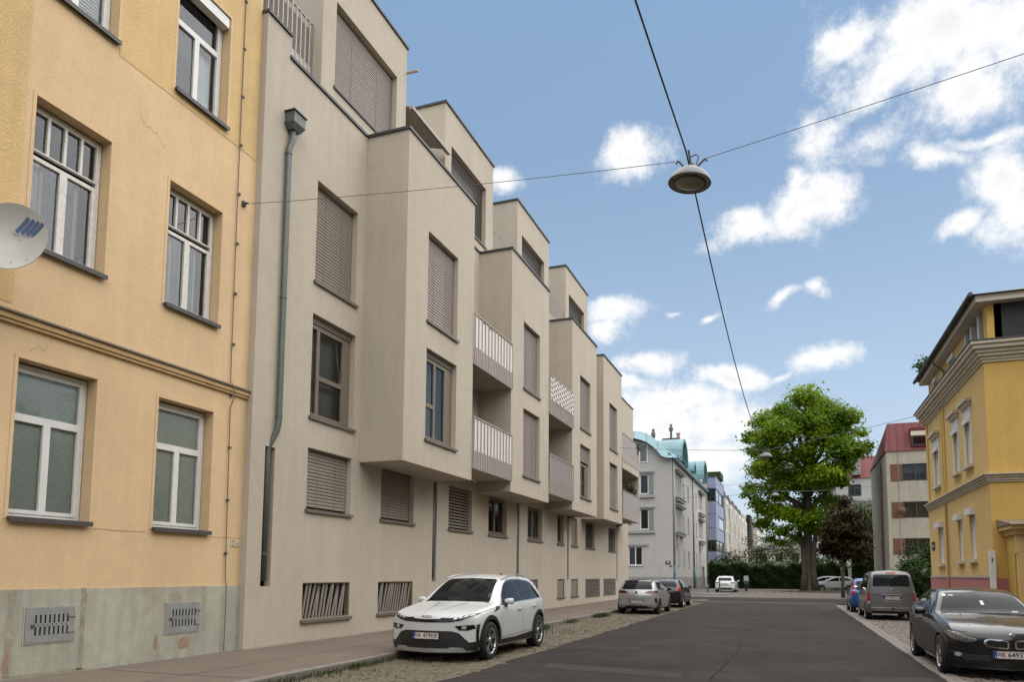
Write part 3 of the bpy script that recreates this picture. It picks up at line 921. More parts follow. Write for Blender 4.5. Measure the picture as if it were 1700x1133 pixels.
# ================================================================ grey stepped apartment block
m_mod = stucco('stucco_greige', (.432, .382, .312), streak=.05, var=.05, b=.3)
m_modb = stucco('stucco_greige_low', (.43, .375, .30), streak=.05, var=.05, b=.25)
XM, XF, XP = -10.0, -8.78, -10.10
fm_, ff_, fp_ = fr_px(XM), fr_px(XF), fr_px(XP)
ZR = 12.87
blk = thing('apartment_block', 'grey-beige stepped apartment block with projecting bays and slatted shutters', 'apartment block', (XM, 29, .12))
gf = [(13.2, 14.9), (16.28, 18.02), (20.25, 22.0), (23.42, 25.18), (27.46, 29.28), (31.4, 32.4), (33.72, 34.72), (36.25, 38.08), (41.25, 43.1)]
base = [(13.17, 14.97), (16.24, 18.07), (20.2, 22.0), (23.4, 25.1), (27.3, 28.77), (31.42, 32.54), (33.62, 34.82)]
louv = [(36.23, 39.24), (40.06, 43.04)]
nich = [(11.82, 12.12, 1.34, 4.2), (19.2, 19.46, 1.38, 4.44), (26.24, 26.5, 1.38, 4.44), (33.0, 33.22, 1.36, 4.44), (43.32, 43.55, 1.2, 4.7)]
hl = [(a, b, 3.03, 4.40, .22) for a, b in gf] + [(a, b, .60, 1.40, .14) for a, b in base] + [(a, b, .41, 1.39, .08) for a, b in louv] + [(*n_, .16) for n_ in nich]
hl += [(13.22, 14.93, 5.12, 7.48, .24), (13.24, 14.88, 8.25, 10.63, .24)]
hl += [(a, b, z, z + 2.2, .2) for a, b in ((19.6, 21.4), (26.8, 28.6), (40.2, 42.2)) for z in (5.15, 8.32)]
wall_holes(MB(), fm_, YE, 46.7, .12, 12.8, hl).build('wall', m_mod, blk)
mb = MB()
mb.quad((XM, YE, .12), (XM - .16, YE, .12), (XM - .16, YE, ZR + .5), (XM, YE, ZR + .5)); mb.build('party_edge', m_mod, blk); mb = MB()
mb.quad((XM, 46.7, .12), (XM - 10, 46.7, .12), (XM - 10, 46.7, 12.8), (XM, 46.7, 12.8))
mb.build('end_wall', m_mod, blk)
MB().box(XM - 8, XM, 46.701, 48.5, 5.0, 12.95).build('end_bay', m_mod, blk)                 # overhanging end
MB().box(XM - 8, XM + .003, 44.5, 46.69, 12.81, 12.95).build('parapet', m_mod, blk)
MB().box(XM - 9.5, XM - .42, YE + .1, 46.6, .1, 12.6).build('interior', m_dark, blk)
MB().quad((XM, YE, 12.6), (XM, 46.7, 12.6), (XM - 10, 46.7, 12.6), (XM - 10, YE, 12.6)).build('roof', m_walk, blk, recalc=False)
fbox(MB(), fm_, YE, 46.7, 0, .012, .10, .155).build('base_strip', mat('base_mortar', (.36, .31, .25), .9, var=(3, .12)), blk)
# raised parapet corner
fbox(MB(), fm_, YE + .001, 12.13, -.30, 0, 12.801, 13.34).build('parapet', m_mod, blk)
def cap(u0, u1, fr, n0, n1, z): return fbox(MB(), fr, u0, u1, n0, n1, z, z + .065).build('parapet_cap', m_cap, blk)
cap(YE - .02, 12.16, fm_, -.34, .045, 13.34)
for a, b in ((12.13, 15.18), (19.27, 22.38), (26.47, 29.68), (33.92, 35.28), (39.52, 44.5)):
    fbox(MB(), fm_, a, b, -.28, -.004, 12.601, 12.83).build('parapet', m_mod, blk)
    cap(a, b, fm_, -.30, .045, 12.83)
cap(44.5, 48.52, fm_, -.30, .045, 12.951)
# bays
bays = [(15.22, 19.25, 4.36), (22.40, 26.45, 4.38), (29.70, 33.90, 4.40), (35.30, 39.50, 4.42)]
bwin = [(16.35, 18.15), (23.6, 25.37), (30.95, 32.75), (36.56, 38.36)]
for i, ((a, b, zb), (wa, wb)) in enumerate(zip(bays, bwin)):
    hs = [(wa, wb, 5.10, 7.50, .22), (wa, wb, 8.24, 10.66, .22)]
    mb = wall_holes(MB(), ff_, a, b, zb, 12.82, hs)
    mb.quad((XM, a, zb), (XF, a, zb), (XF, a, 12.82), (XM, a, 12.82)); mb.quad((XM, b, zb), (XF, b, zb), (XF, b, 12.82), (XM, b, 12.82))
    mb.quad((XM, a, zb), (XF, a, zb), (XF, b, zb), (XM, b, zb)); mb.quad((XM, a, 12.70), (XF, a, 12.70), (XF, b, 12.70), (XM, b, 12.70))
    bay = mb.build('bay', m_mod, blk)
    cp = MB(); cp.box(XM, XF + .045, a - .045, a + .2, 12.82, 12.89); cp.box(XM, XF + .045, b - .2, b + .045, 12.82, 12.89); cp.box(XF - .2, XF + .045, a + .2, b - .2, 12.82, 12.89)
    cp.build('parapet_cap', m_cap, bay)
    msill(bay, ff_, wa, wb, 5.10, -.2, .05); msill(bay, ff_, wa, wb, 8.24, -.2, .05)
# roof pavilions
pav = [(13.35, 17.28, 13.88, 16.76), (19.80, 23.75, 20.25, 23.1), (26.30, 30.36, 26.85, 29.7), (33.0, 37.05, 33.55, 36.4)]
for i, (a, b, wa, wb) in enumerate(pav):
    zt = 16.80
    mb = wall_holes(MB(), fp_, a, b, 12.62, zt, [(wa, wb, 13.38, 15.58, .26)])
    mb.quad((XP, a, 12.62), (XP - 6, a, 12.62), (XP - 6, a, zt), (XP, a, zt)); mb.quad((XP, b, 12.62), (XP - 6, b, 12.62), (XP - 6, b, zt), (XP, b, zt))
    mb.quad((XP, a, zt), (XP, b, zt), (XP - 6, b, zt), (XP - 6, a, zt))
    p_ = mb.build('roof_pavilion', m_mod, blk)
    cp = MB(); cp.box(XP - 6, XP + .05, a - .05, a + .15, zt + .001, zt + .07); cp.box(XP - 6, XP + .05, b - .15, b + .05, zt + .001, zt + .07); cp.box(XP - .15, XP + .05, a + .15, b - .15, zt + .001, zt + .07)
    cp.build('parapet_cap', m_cap, p_)
    MB().box(XP - 5.8, XP - .40, a + .2, b - .2, 12.7, zt - .1).build('interior', m_dark, p_)
    msill(p_, fp_, wa, wb, 13.38, -.22, .03, m_silldark)
# shutters, from the camera outwards so that the nearest slats are single pieces
m_shd = mat('shutter_dark', (.085, .07, .056), .45, var=(6, .06))
shutter(blk, fm_, 13.24, 14.88, 8.25, 10.63, -.16, .076)
shutter(blk, fm_, 13.2, 14.9, 3.03, 4.40, -.14, .078)
shutter(blk, fm_, 16.28, 18.02, 3.03, 4.40, -.14, .078)
shutter(blk, fp_, 13.88, 16.76, 13.38, 15.58, -.16, .071)
shutter(blk, ff_, 16.35, 18.15, 8.24, 10.66, -.14, .078)
shutter(blk, fm_, 20.25, 22.0, 3.03, 4.40, -.14, .098, open_=1)
shutter(blk, ff_, 23.6, 25.37, 8.24, 10.66, -.14, .078)
shutter(blk, ff_, 23.6, 25.37, 5.10, 7.50, -.14, .078)
shutter(blk, fp_, 20.25, 23.1, 13.38, 15.58, -.16, .082, m=mat('shutter_dark', (.085, .07, .056), .45, var=(6, .06)), open_=1)
shutter(blk, fp_, 26.85, 29.7, 13.38, 15.58, -.16, .082, m=m_shd, open_=1)
shutter(blk, fp_, 33.55, 36.4, 13.38, 15.58, -.16, .082, m=m_shd, open_=1, indiv=False)
shutter(blk, ff_, 30.95, 32.75, 8.24, 10.66, -.14, .08, indiv=False)
shutter(blk, ff_, 36.56, 38.36, 8.24, 10.66, -.14, .082, indiv=False)
shutter(blk, ff_, 36.56, 38.36, 5.10, 7.50, -.14, .082, indiv=False)
shutter(blk, ff_, 30.95, 32.75, 6.72, 7.50, -.14, .08, indiv=False)
shutter(blk, fm_, 36.25, 38.08, 3.03, 4.40, -.16, .10, m=m_shd, indiv=False, open_=1)
shutter(blk, fm_, 41.25, 43.1, 3.03, 4.40, -.16, .10, m=m_shd, indiv=False, open_=1)
msill(blk, fm_, 13.22, 14.93, 5.12, -.2, .05); msill(blk, fm_, 13.24, 14.88, 8.25, -.2, .05)
for a, b in gf: msill(blk, fm_, a, b, 3.03, -.2, .05)
# bronze windows
MW = [(0, .22, 0, 1), (.22, .86, .44, 1), (.22, .86, 0, .44)]
MW2 = [(0, .40, .42, 1), (0, .40, 0, .42), (.40, .78, 0, 1)]
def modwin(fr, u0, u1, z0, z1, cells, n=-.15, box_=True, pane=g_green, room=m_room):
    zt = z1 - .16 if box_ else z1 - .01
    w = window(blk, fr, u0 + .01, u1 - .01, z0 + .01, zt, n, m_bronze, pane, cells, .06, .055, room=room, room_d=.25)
    if cells[-1][1] < .95 or cells[0][1] == .40 or cells[0][1] == .22:
        e_ = .86 if cells[0][1] == .22 else .78
        a_ = u0 + .07 + (u1 - u0 - .14) * e_
        fbox(MB(), fr, a_ + .002, u1 - .072, n - .05, n + .004, z0 + .072, zt - .062).build('vent_panel', m_bronze, w)
        if cells[0][1] == .22:      # upper sash tilted open: its top leans into the room
            a0_, b0_ = u0 + .07 + (u1 - u0 - .14) * .25, u0 + .07 + (u1 - u0 - .14) * .83; zb_, zc_ = z0 + .07 + (zt - z0 - .13) * .47, zt - .10
            MB().hexa([fr(b0_ - .05, n - .04, zb_), fr(b0_, n - .04, zb_), fr(b0_, n - .02, zb_), fr(b0_ - .05, n - .02, zb_), fr(b0_ - .05, n - .19, zc_), fr(b0_, n - .19, zc_), fr(b0_, n - .17, zc_), fr(b0_ - .05, n - .17, zc_)]).build('tilted_sash', m_bronze2, w)
    if box_:
        mb = MB()
        for k in range(3): fbox(mb, fr, u0 + .02, u1 - .02, n - .03, n + .03 + .008 * k, zt + .005 + k * .05, zt + .045 + k * .05)
        mb.build('shutter_box', m_bronze, w)
    return w
modwin(fm_, 13.22, 14.93, 5.12, 7.48, MW)
modwin(ff_, 16.35, 18.15, 5.10, 7.50, MW2)
modwin(ff_, 30.95, 32.75, 5.10, 6.72, MW2, box_=False, n=-.17)
MW3 = [(0, .5, 0, 1), (.5, 1, 0, 1)]
for a, b in ((23.42, 25.18), (27.46, 29.28), (31.4, 32.4)): modwin(fm_, a, b, 3.03, 4.40, MW3, box_=False, pane=g_dark, room=m_dark)
fbox(MB(), fm_, 33.74, 34.70, -.16, -.12, 3.04, 4.39).build('shutter_panel', m_bronze2, blk)
for (a, b) in ((19.6, 21.4), (26.8, 28.6), (40.2, 42.2)):
    for z in (5.15, 8.32): modwin(fm_, a, b, z, z + 2.2, MW3, box_=False, pane=g_dark, room=m_dark, n=-.12)
# cellar openings: raking bars, each its own bar
m_bar = mat('grille_bar', (.30, .265, .225), .45, .2, var=(4, .08))
for k, (a, b) in enumerate(base):
    gfr = MB(); e = .025
    for q in ((a, b, 1.375, 1.40), (a, b, .60, .625), (a, a + e, .625, 1.375), (b - e, b, .625, 1.375)): fbox(gfr, fm_, q[0], q[1], -.10, -.02, q[2], q[3])
    gr = gfr.build('cellar_grille', m_bronze, blk)
    MB().quad(fm_(a, -.135, .6), fm_(b, -.135, .6), fm_(b, -.135, 1.4), fm_(a, -.135, 1.4)).build('pane', mat('pane_cellar', (.02, .022, .025), .15, spec=.6), gr, recalc=False)
    msill(gr, fm_, a, b, .60, -.1, .05)
    if k < 5:
        nb = 13; r_ = random.Random(k)
        for i in range(nb):
            u = a + .06 + (b - a - .34) * i / (nb - 1); le = .20 + r_.choice((0, 0, .03, -.05, -.09))
            p = [fm_(u, -.075, .625), fm_(u + .045, -.075, .625), fm_(u + .045 + le, -.075, 1.375), fm_(u + le, -.075, 1.375)]
            q = [fm_(u, -.045, .625), fm_(u + .045, -.045, .625), fm_(u + .045 + le, -.045, 1.375), fm_(u + le, -.045, 1.375)]
            MB().hexa(p + q).build('bar', m_bar, gr)
    else:
        fbox(MB(), fm_, a + .03, b - .03, -.09, -.05, .63, 1.37).build('cover_panel', m_bronze2, gr)
for (a, b) in louv:
    l_ = fbox(MB(), fm_, a, b, -.08, -.075, .41, 1.39).build('louvre', m_bronze, blk)
    z = .44
    while z < 1.36:
        s = MB(); s.hexa([fm_(a + .02, -.07, z), fm_(b - .02, -.07, z), fm_(b - .02, -.06, z - .012), fm_(a + .02, -.06, z - .012), fm_(a + .02, .0, z + .045), fm_(b - .02, .0, z + .045), fm_(b - .02, .012, z + .035), fm_(a + .02, .012, z + .035)])
        s.build('blade', m_bar, l_); z += .072
# downpipes
hp = MB(); hp.hexa([(XM + .02, 12.10, 11.16), (XM + .18, 12.10, 11.16), (XM + .18, 12.34, 11.16), (XM + .02, 12.34, 11.16), (XM + .0, 12.0, 11.28), (XM + .25, 12.03, 11.28), (XM + .25, 12.41, 11.28), (XM + .0, 12.41, 11.28)])
hp.box(XM + .0, XM + .25, 12.03, 12.41, 11.281, 11.52)
dp = MB().tube([(XM + .10, 12.20, 11.2), (XM + .10, 12.18, 10.95), (XM + .085, 12.10, 10.7), (XM + .085, 12.10, 4.75), (XM + .07, 12.07, 4.55), (XM - .05, 11.97, 4.2), (XM - .06, 11.96, 4.0), (XM - .06, 11.96, 1.45)], .062, 12).build('downpipe', m_zinc, blk, smooth=True)
hp.build('hopper', m_zinc, dp)
MB().box(XM - .02, XM + .28, 12.0, 12.44, 11.521, 11.545).build('hopper_rim', m_cap, dp)
cl = MB()
for z in (10.6, 7.4, 4.85, 3.85, 2.0):
    x, y = (XM + .085, 12.10) if z > 4.5 else (XM - .06, 11.96)
    cl.lathe([(.062, z - .02), (.072, z - .02), (.072, z + .02), (.062, z + .02)], 12, 'z', (x, y, 0))
cl.build('pipe_collar', m_zincd, dp)
for (a, b, z0, z1), blk_el in zip(nich[1:], (0, 0, 1, 1)):
    y = (a + b) / 2
    pts = [(XM - .07, y, z0 + .1), (XM - .07, y, z1 - .35 if blk_el else z1 + .05)]
    if blk_el: pts += [(XM - .03, y, z1 - .16), (XM + .12, y + .05, z1 - .05), (XM + .35, y + .08, z1 - .02)]
    MB().tube(pts, .06, 10).build('downpipe', m_zincd, blk, smooth=True)
# balconies between the bays
m_fascia = mat('balcony_fascia', (.33, .295, .265), .55, var=(3, .05))
m_bpan = mat('balcony_panel', (.62, .59, .55), .6, var=(4, .05))
m_bpan2 = mat('balcony_panel_grey', (.30, .275, .265), .6, var=(4, .06))
def balcony(a, b, z, style):
    xf = XF + .05
    slab = MB().box(XM + .002, xf - .02, a + .006, b - .006, z, z + .20)
    bc = slab.build('balcony', m_mod, blk)
    MB().box(xf - .02, xf, a + .012, b - .012, z - .02, z + .53).build('fascia', m_fascia, bc)
    rl = MB().box(xf - .03, xf + .025, a + .012, b - .012, z + 1.515, z + 1.55); rl.build('handrail', m_fascia, bc)
    nb = 12
    bme = MB().box(-.012, .012, -.012, .012, 0, 1.535 + .01).mesh('bar', m_fascia)
    rme = MB().box(-.008, .008, -.012, .012, 0, .545).mesh('bar', m_fascia)
    if style in (0, 1, 2):
        pw = (b - a - .05) / nb
        for i in range(nb + 1):
            o = link('bar', bme, bc, True); o.location = (xf + .012, a + .03 + i * pw * .998, z - .015)
            if i < nb:
                o = link('bar', rme, bc, True); o.location = (xf + .010, a + .03 + (i + .5) * pw, z - .015)
        if style == 0:
            r_ = random.Random(int(a * 10 + z))
            for i in range(nb):
                y0 = a + .03 + i * pw
                zt = 1.50 if z < 7 else 1.50 - .10 * r_.random()
                MB().box(xf - .012, xf - .008, y0 + .012, y0 + pw - .012, z + .531, z + zt).build('panel', m_bpan, bc)
        elif style == 1:     # woven strips
            for r_i in range(9):
                zc = z + .58 + r_i * .103
                wv_ = MB()
                for i in range(nb):
                    y0 = a + .03 + i * pw; k = (i + r_i) % 2
                    wv_.box(xf + (.026 if k else -.012), xf + (.030 if k else -.008), y0, y0 + pw, zc, zc + .085)
                wv_.build('woven_strip', m_bpan, bc)
        else:
            MB().box(xf - .012, xf - .008, a + .03, b - .03, z + .531, z + 1.51).build('panel', m_bpan2, bc)
    else:
        k = 6; pw = (b - a - .04) / k
        for i in range(k): MB().box(xf - .012, xf + .004, a + .02 + i * pw + .004, a + .02 + (i + 1) * pw - .004, z + .531, z + 1.51).build('panel', m_bpan2, bc)
    return bc
balcony(19.25, 22.40, 4.74, 0); balcony(19.25, 22.40, 7.88, 0)
balcony(26.45, 29.70, 4.76, 2); balcony(26.45, 29.70, 7.92, 1)
balcony(39.50, 44.20, 4.80, 3); b4 = balcony(39.50, 44.20, 8.05, 3)
MB().box(XM, XF - .02, 44.2, 44.5, 4.80, 8.9).build('balcony_wall', m_mod, blk)
MB().box(XM, XF + .03, 39.52, 44.19, 7.6, 8.04).build('balcony_soffit', m_mod, blk)
MB().tube([(XM + .7, 20.3, 4.74), (XM + .75, 20.32, 4.55), (XM + .85, 20.4, 4.45)], .012, 6).build('loose_cable', m_bpan, blk)
# terrace railings on the roof edge
def railing(a, b, x, z0, z1, panel=None, gap=.16):
    r_ = MB().box(x - .02, x + .02, a, b, z1 - .03, z1).build('terrace_railing', m_fascia, blk); MB().box(x - .02, x + .02, a, b, z0 + .08, z0 + .105).build('lower_rail', m_fascia, r_)
    bme = MB().box(-.011, .011, -.02, .02, 0, z1 - z0 - .03).mesh('bar', m_fascia)
    n = max(2, int((b - a) / gap))
    for i in range(n + 1):
        o = link('bar', bme, r_, True); o.location = (x + .032, a + (b - a) * i / n, z0)
    if panel: MB().box(x - .035, x - .028, a, b, z0 + .06, z0 + panel).build('windbreak', m_bpan, r_)
railing(11.75, 13.33, XM - .36, 12.6, 14.62, .95, .145)
MB().box(XM - .45, XM - .43, 11.75, 13.3, 12.6, 14.5).build('privacy_screen', mat('screen_brown', (.20, .165, .14), .8, var=(3, .1)), blk)
railing(17.30, 19.78, XM - .2, 12.6, 13.9, .6); railing(23.77, 26.28, XM - .14, 12.6, 14.45, .95); railing(30.38, 32.98, XM - .14, 12.6, 14.45, 1.0)
# awning over the first terrace, pulled out between two pavilions
aw = MB(); m_awn = mat('awning_cream', (.52, .47, .38), .85, var=(2, .06))
aw.hexa([(XM - 2.9, 17.34, 15.95), (XM - 2.9, 19.6, 15.95), (XM + .02, 19.6, 15.05), (XM + .02, 17.34, 15.05), (XM - 2.9, 17.34, 15.965), (XM - 2.9, 19.6, 15.965), (XM + .02, 19.6, 15.065), (XM + .02, 17.34, 15.065)])
ao = aw.build('awning', m_awn, blk)
MB().box(XM - .02, XM + .10, 17.32, 19.79, 14.97, 15.06).build('awning_bar', m_fascia, ao)
MB().box(XM - 3.1, XM - 2.9, 17.30, 19.7, 15.85, 16.05).build('awning_case', m_fascia, ao)
MB().tube([(XM - .5, 17.30, 16.10), (XM + .25, 17.35, 16.10)], .04, 8).build('camera_bracket', m_fascia, blk)
# ================================================================ far left: grey house with turquoise sheet roof
m_grey = stucco('stucco_grey', (.40, .385, .36), streak=.05, var=.04)
m_greyp = mat('plinth_grey', (.25, .235, .215), .9, var=(1, .1), spec=.2)
m_tq = mat('roof_turquoise', (.135, .245, .275), .5, .1, var=(.6, .12), streak=.10)
m_tqd = mat('roof_seam', (.075, .17, .18), .5, .1)
m_tqp = mat('pipe_teal', (.02, .13, .135), .5)
m_pgr = mat('pipe_green_grey', (.20, .245, .21), .55)
m_trim = mat('trim_grey', (.30, .29, .265), .85, var=(2, .08))
XG, YG = -11.0, 72.3
gh = thing('grey_house', 'pale grey corner house with curved turquoise sheet metal roof', 'house', (XG, YG, .1))
fs, fg = fr_px(XG), fr_my(YG)
def fwin(parent, fr, u0, u1, z0, z1, m=m_white, pane=g_dark, cells=MW3, n=-.1, fw=.07, sw=.05, sill=True, room=m_dark):
    w = window(parent, fr, u0, u1, z0, z1, n, m, pane, cells, fw, sw, .06, room=room, room_d=.35)
    if sill: fbox(MB(), fr, u0 - .06, u1 + .06, n, .07, z0 - .07, z0 - .004).build('sill', m_trim, w)
    return w
side_w = []
for (y0, y1) in ((74.9, 75.6), (76.1, 77.4), (77.9, 78.6)):
    for (z0, z1) in ((9.9, 11.8), (6.3, 8.2)): side_w.append((y0, y1, z0, z1))
for (y0, y1) in ((79.9, 80.7), (83.5, 84.8), (91, 92)):
    for (z0, z1) in ((10.1, 11.7), (6.4, 8.1), (2.6, 4.3)): side_w.append((y0, y1, z0, z1))
side_w += [(75.5, 76.6, 2.6, 4.3), (94.0, 95.0, 2.6, 4.3)]
for (y0, y1) in ((94.3, 95.2), (95.6, 96.7), (97.1, 98)):
    for (z0, z1) in ((10.4, 12.4), (6.6, 8.6)): side_w.append((y0, y1, z0, z1))
front_w = [(-14.28, -13.35, 9.75, 11.8), (-14.28, -13.35, 6.15, 8.3), (-15.5, -14.0, 2.55, 4.5), (-14.28, -13.42, 13.0, 14.9)] + [(-18.5, -17.2, z0, z1) for z0, z1 in ((9.75, 11.8), (6.15, 8.3), (2.55, 4.5))]
door = (97.2, 99.6, .1, 2.75)
mb = wall_holes(MB(), fs, YG, 103, .1, 13.5, [(*w, .14) for w in side_w] + [(*door, .5)])
wall_holes(mb, fg, -26, XG, .1, 13.4, [(*w, .14) for w in front_w if w[3] < 13.4])
# curved gable field above the front eaves
arc = [(-11.9, 13.4), (-12.25, 13.85), (-12.7, 14.35), (-13.3, 14.8), (-13.9, 15.1), (-14.6, 15.3), (-15.5, 15.4), (-16.4, 15.3), (-17.1, 15.1), (-17.7, 14.8), (-18.3, 14.35), (-18.75, 13.85), (-19.1, 13.4)]
mb.quad(*[fg(u, -.02, z) for u, z in arc])
mb.build('wall', m_grey, gh)
MB().box(-25.5, XG - .5, YG + .5, 102.6, 0, 13.3).build('interior', m_dark, gh)
for w in front_w[:3] + front_w[4:]: fwin(gh, fg, *w, cells=[(0, 1, 0, 1)] if w[2] > 5 else MW3, pane=g_green)
aw_ = MB(); fbox(aw_, fg, -14.28, -13.42, .0, .06, 13.0, 14.9); af = aw_.build('window', m_white, gh)
MB().quad(fg(-14.18, .065, 13.1), fg(-13.52, .065, 13.1), fg(-13.52, .065, 14.8), fg(-14.18, .065, 14.8)).build('pane', mat('pane_attic', (.10, .11, .11), .1, spec=.6), af, recalc=False)
for w in side_w: fwin(gh, fs, *w, cells=[(0, 1, 0, 1)], fw=.09)
# fluted panels, hoods and sills on the front
for z in (9.75, 6.15):
    fl = MB()
    for i in range(5): fbox(fl, fg, -13.30 + i * .09, -13.235 + i * .09, 0, .06, z, z + 2.05)
    fl.build('fluted_panel', m_pgr, gh)
    tr = MB(); fbox(tr, fg, -15.6, -12.78, 0, .14, z - .28, z - .08); fbox(tr, fg, -15.6, -12.74, 0, .20, z - .35, z - .281); fbox(tr, fg, -15.6, -12.78, 0, .14, z + 2.12, z + 2.24); fbox(tr, fg, -15.6, -12.74, 0, .2, z + 2.241, z + 2.32)
    tr.build('window_trim', m_trim, gh)
tr = MB(); fbox(tr, fg, -15.6, -13.4, 0, .12, 4.55, 4.75); tr.build('window_trim', m_trim, gh)
for (y0, y1) in ((74.3, 79.2), (93.8, 98.5)):
    for (z0, z1) in ((9.6, 12.2), (6.0, 8.6)):
        tr = MB()
        fbox(tr, fs, y0, y1, 0, .35, z0 - .35, z0 - .08); fbox(tr, fs, y0 - .15, y1 + .15, 0, .45, z0 - .08, z0); fbox(tr, fs, y0, y1, 0, .35, z1, z1 + .18); fbox(tr, fs, y0 - .15, y1 + .15, 0, .45, z1 + .18, z1 + .3)
        tr.build('bay_trim', m_trim, gh)
    fbox(MB(), fs, y0 + .2, y0 + .9, 0, .25, 4.5, 5.6).build('bracket', m_trim, gh)
pl = MB(); fbox(pl, fg, -26, XG + .03, 0, .03, .1, 1.42); fbox(pl, fs, YG, 97.2, 0, .03, .1, 1.42); fbox(pl, fs, 99.6, 103, 0, .03, .1, 1.42); pl.build('plinth', m_greyp, gh)
fbox(MB(), fs, 97.25, 99.55, -.45, -.38, .1, 2.72).build('door', mat('door_dark', (.06, .055, .05), .5), gh)
# roof: slope to the street, barrel over the front gable, barrel dormers over the bays
mb = MB()
mb.quad((-10.7, YG - .3, 13.35), (-10.7, 103, 13.55), (-14.0, 103, 16.3), (-14.0, YG + 3, 16.3))
mb.quad((-14.0, YG + 3, 16.3), (-14.0, 103, 16.3), (-22, 103, 16.3), (-22, YG + 3, 16.3))
mb.box(-10.9, -10.62, YG - .3, 103, 13.2, 13.42)
rf = mb.build('roof', m_tq, gh, recalc=False)
# barrel over front: swept band following the gable curve, flaring into flat eaves at the sides
prof = [(-10.55, 13.25), (-11.6, 13.32), (-12.0, 13.55), (-12.35, 14.0), (-12.8, 14.5), (-13.4, 14.95), (-14.0, 15.25), (-14.7, 15.45), (-15.5, 15.55), (-16.3, 15.45), (-17, 15.25), (-17.6, 14.95), (-18.2, 14.5), (-18.65, 14.0), (-19, 13.55), (-19.4, 13.32), (-20.4, 13.25)]
outer = [(-10.55, 13.5), (-11.2, 14.0), (-11.9, 14.6), (-12.5, 15.2), (-13.1, 15.75), (-13.7, 16.15), (-14.3, 16.35), (-15.0, 16.45), (-15.5, 16.5), (-16.0, 16.45), (-16.7, 16.35), (-17.3, 16.15), (-17.9, 15.75), (-18.5, 15.2), (-19.1, 14.6), (-19.8, 14.0), (-20.4, 13.5)]
mb = MB()
y0, y1 = YG - .55, YG + .8
for i in range(len(prof) - 1):
    a, b, c, d = prof[i], prof[i + 1], outer[i + 1], outer[i]
    mb.quad((a[0], y0, a[1]), (b[0], y0, b[1]), (c[0], y1, c[1]), (d[0], y1, d[1]))
    mb.quad((a[0], y0, a[1]), (b[0], y0, b[1]), (b[0], YG + .1, b[1] - .05), (a[0], YG + .1, a[1] - .05))
    mb.quad((d[0], y1, d[1]), (c[0], y1, c[1]), (c[0], YG + 9, c[1]), (d[0], YG + 9, d[1]))
bf = mb.build('gable_roof', m_tq, rf, recalc=False); smooth_angle(bf, 40)
sm = MB()
for i in range(1, len(prof) - 1, 2):
    a, d = prof[i], outer[i]
    sm.tube([(a[0], y0 + .02, a[1] + .03), (d[0], y1, d[1] + .03)], .03, 4)
sm.build('seam', m_tqd, rf)
for yc, r_, zc in ((77.0, 2.6, 13.3), (85.5, 1.2, 13.6), (96.5, 2.6, 13.9)):
    mb = MB(); K = 14
    A = [(yc + r_ * math.cos(math.pi * t / K), zc + r_ * 1.05 * math.sin(math.pi * t / K)) for t in range(K + 1)]
    B = [(yc + (r_ - .35) * math.cos(math.pi * t / K), zc + (r_ - .35) * 1.05 * math.sin(math.pi * t / K)) for t in range(K + 1)]
    for i in range(K):
        mb.quad((-10.3, *A[i]), (-10.3, *A[i + 1]), (-15, *A[i + 1]), (-15, *A[i]))
        mb.quad((-10.3, *A[i]), (-10.3, *A[i + 1]), (-10.3, *B[i + 1]), (-10.3, *B[i]))
        mb.quad((-10.3, *B[i]), (-10.3, *B[i + 1]), (-11, *B[i + 1]), (-11, *B[i]))
    dm = mb.build('dormer_roof', m_tq, rf, recalc=False); smooth_angle(dm, 40)
    MB().quad(*[(-10.95, *p) for p in B]).build('dormer_wall', m_grey, rf, recalc=False)
    if r_ > 2:
        dw = MB().box(-10.95, -10.90, yc - .8, yc + .8, zc, zc + 1.4).build('dormer_window', m_white, rf)
ch = thing('chimney_stack', 'grey chimney block with two flue pipes on the turquoise roof', 'chimney', (-13.5, 90, 16.3))
MB().box(-14.5, -12.6, 88.5, 92.0, 15.0, 18.2).build('stack', m_greyp, ch)
MB().box(-14.6, -12.5, 88.4, 92.1, 18.201, 18.4).build('stack_cap', m_cap, ch)
MB().lathe([(.14, 18.4), (.14, 19.4), (.26, 19.45), (.26, 19.8), (.12, 19.9), (.16, 20.2), (.0, 20.3)], 10, 'z', (-13.6, 89, 0)).build('flue', m_zincd, ch)
MB().lathe([(.22, 18.4), (.2, 19.2), (.26, 19.25), (.26, 19.5), (0.0, 19.5)], 10, 'z', (-13.0, 91, 0)).build('flue', mat('flue_clay', (.42, .28, .22), .8), ch)
fl2 = MB().lathe([(.16, 15.8), (.16, 17.0), (.24, 17.05), (.24, 17.5), (.12, 17.6), (.16, 17.9), (0, 18.0)], 10, 'z', (-14.2, 80, 0)).build('flue_pipe', m_zincd); tag(fl2, 'metal flue pipe with cowl above the curved turquoise gable', 'flue')
an = MB(); an.tube([(-17.3, 76, 16.4), (-17.3, 76, 18.6)], .045, 6); an.tube([(-16.7, 76, 16.4), (-16.7, 76, 18.3)], .04, 6); an.tube([(-16.3, 76, 16.4), (-16.3, 76, 18.0)], .04, 6); an.box(-17.45, -17.15, 75.9, 76.1, 17.8, 18.1)
tag(an.build('roof_masts', m_zincd), 'thin roof masts beside the grey-beige block', 'masts')
for y in (72.6, 88.0, 102.6):
    p_ = MB().tube([(XG + .1, y, 2.6), (XG + .1, y, 13.3)], .09, 8).build('downpipe', m_pgr, gh, smooth=True)
    MB().tube([(XG + .1, y, .1), (XG + .1, y, 2.6)], .12, 8).build('pipe_sleeve', m_tqp, p_, smooth=True)
ss = fbox(MB(), fg, -11.75, -11.25, .01, .03, 2.68, 3.02).build('street_name_plate', mat('enamel_navy', (.012, .014, .05), .3), None)
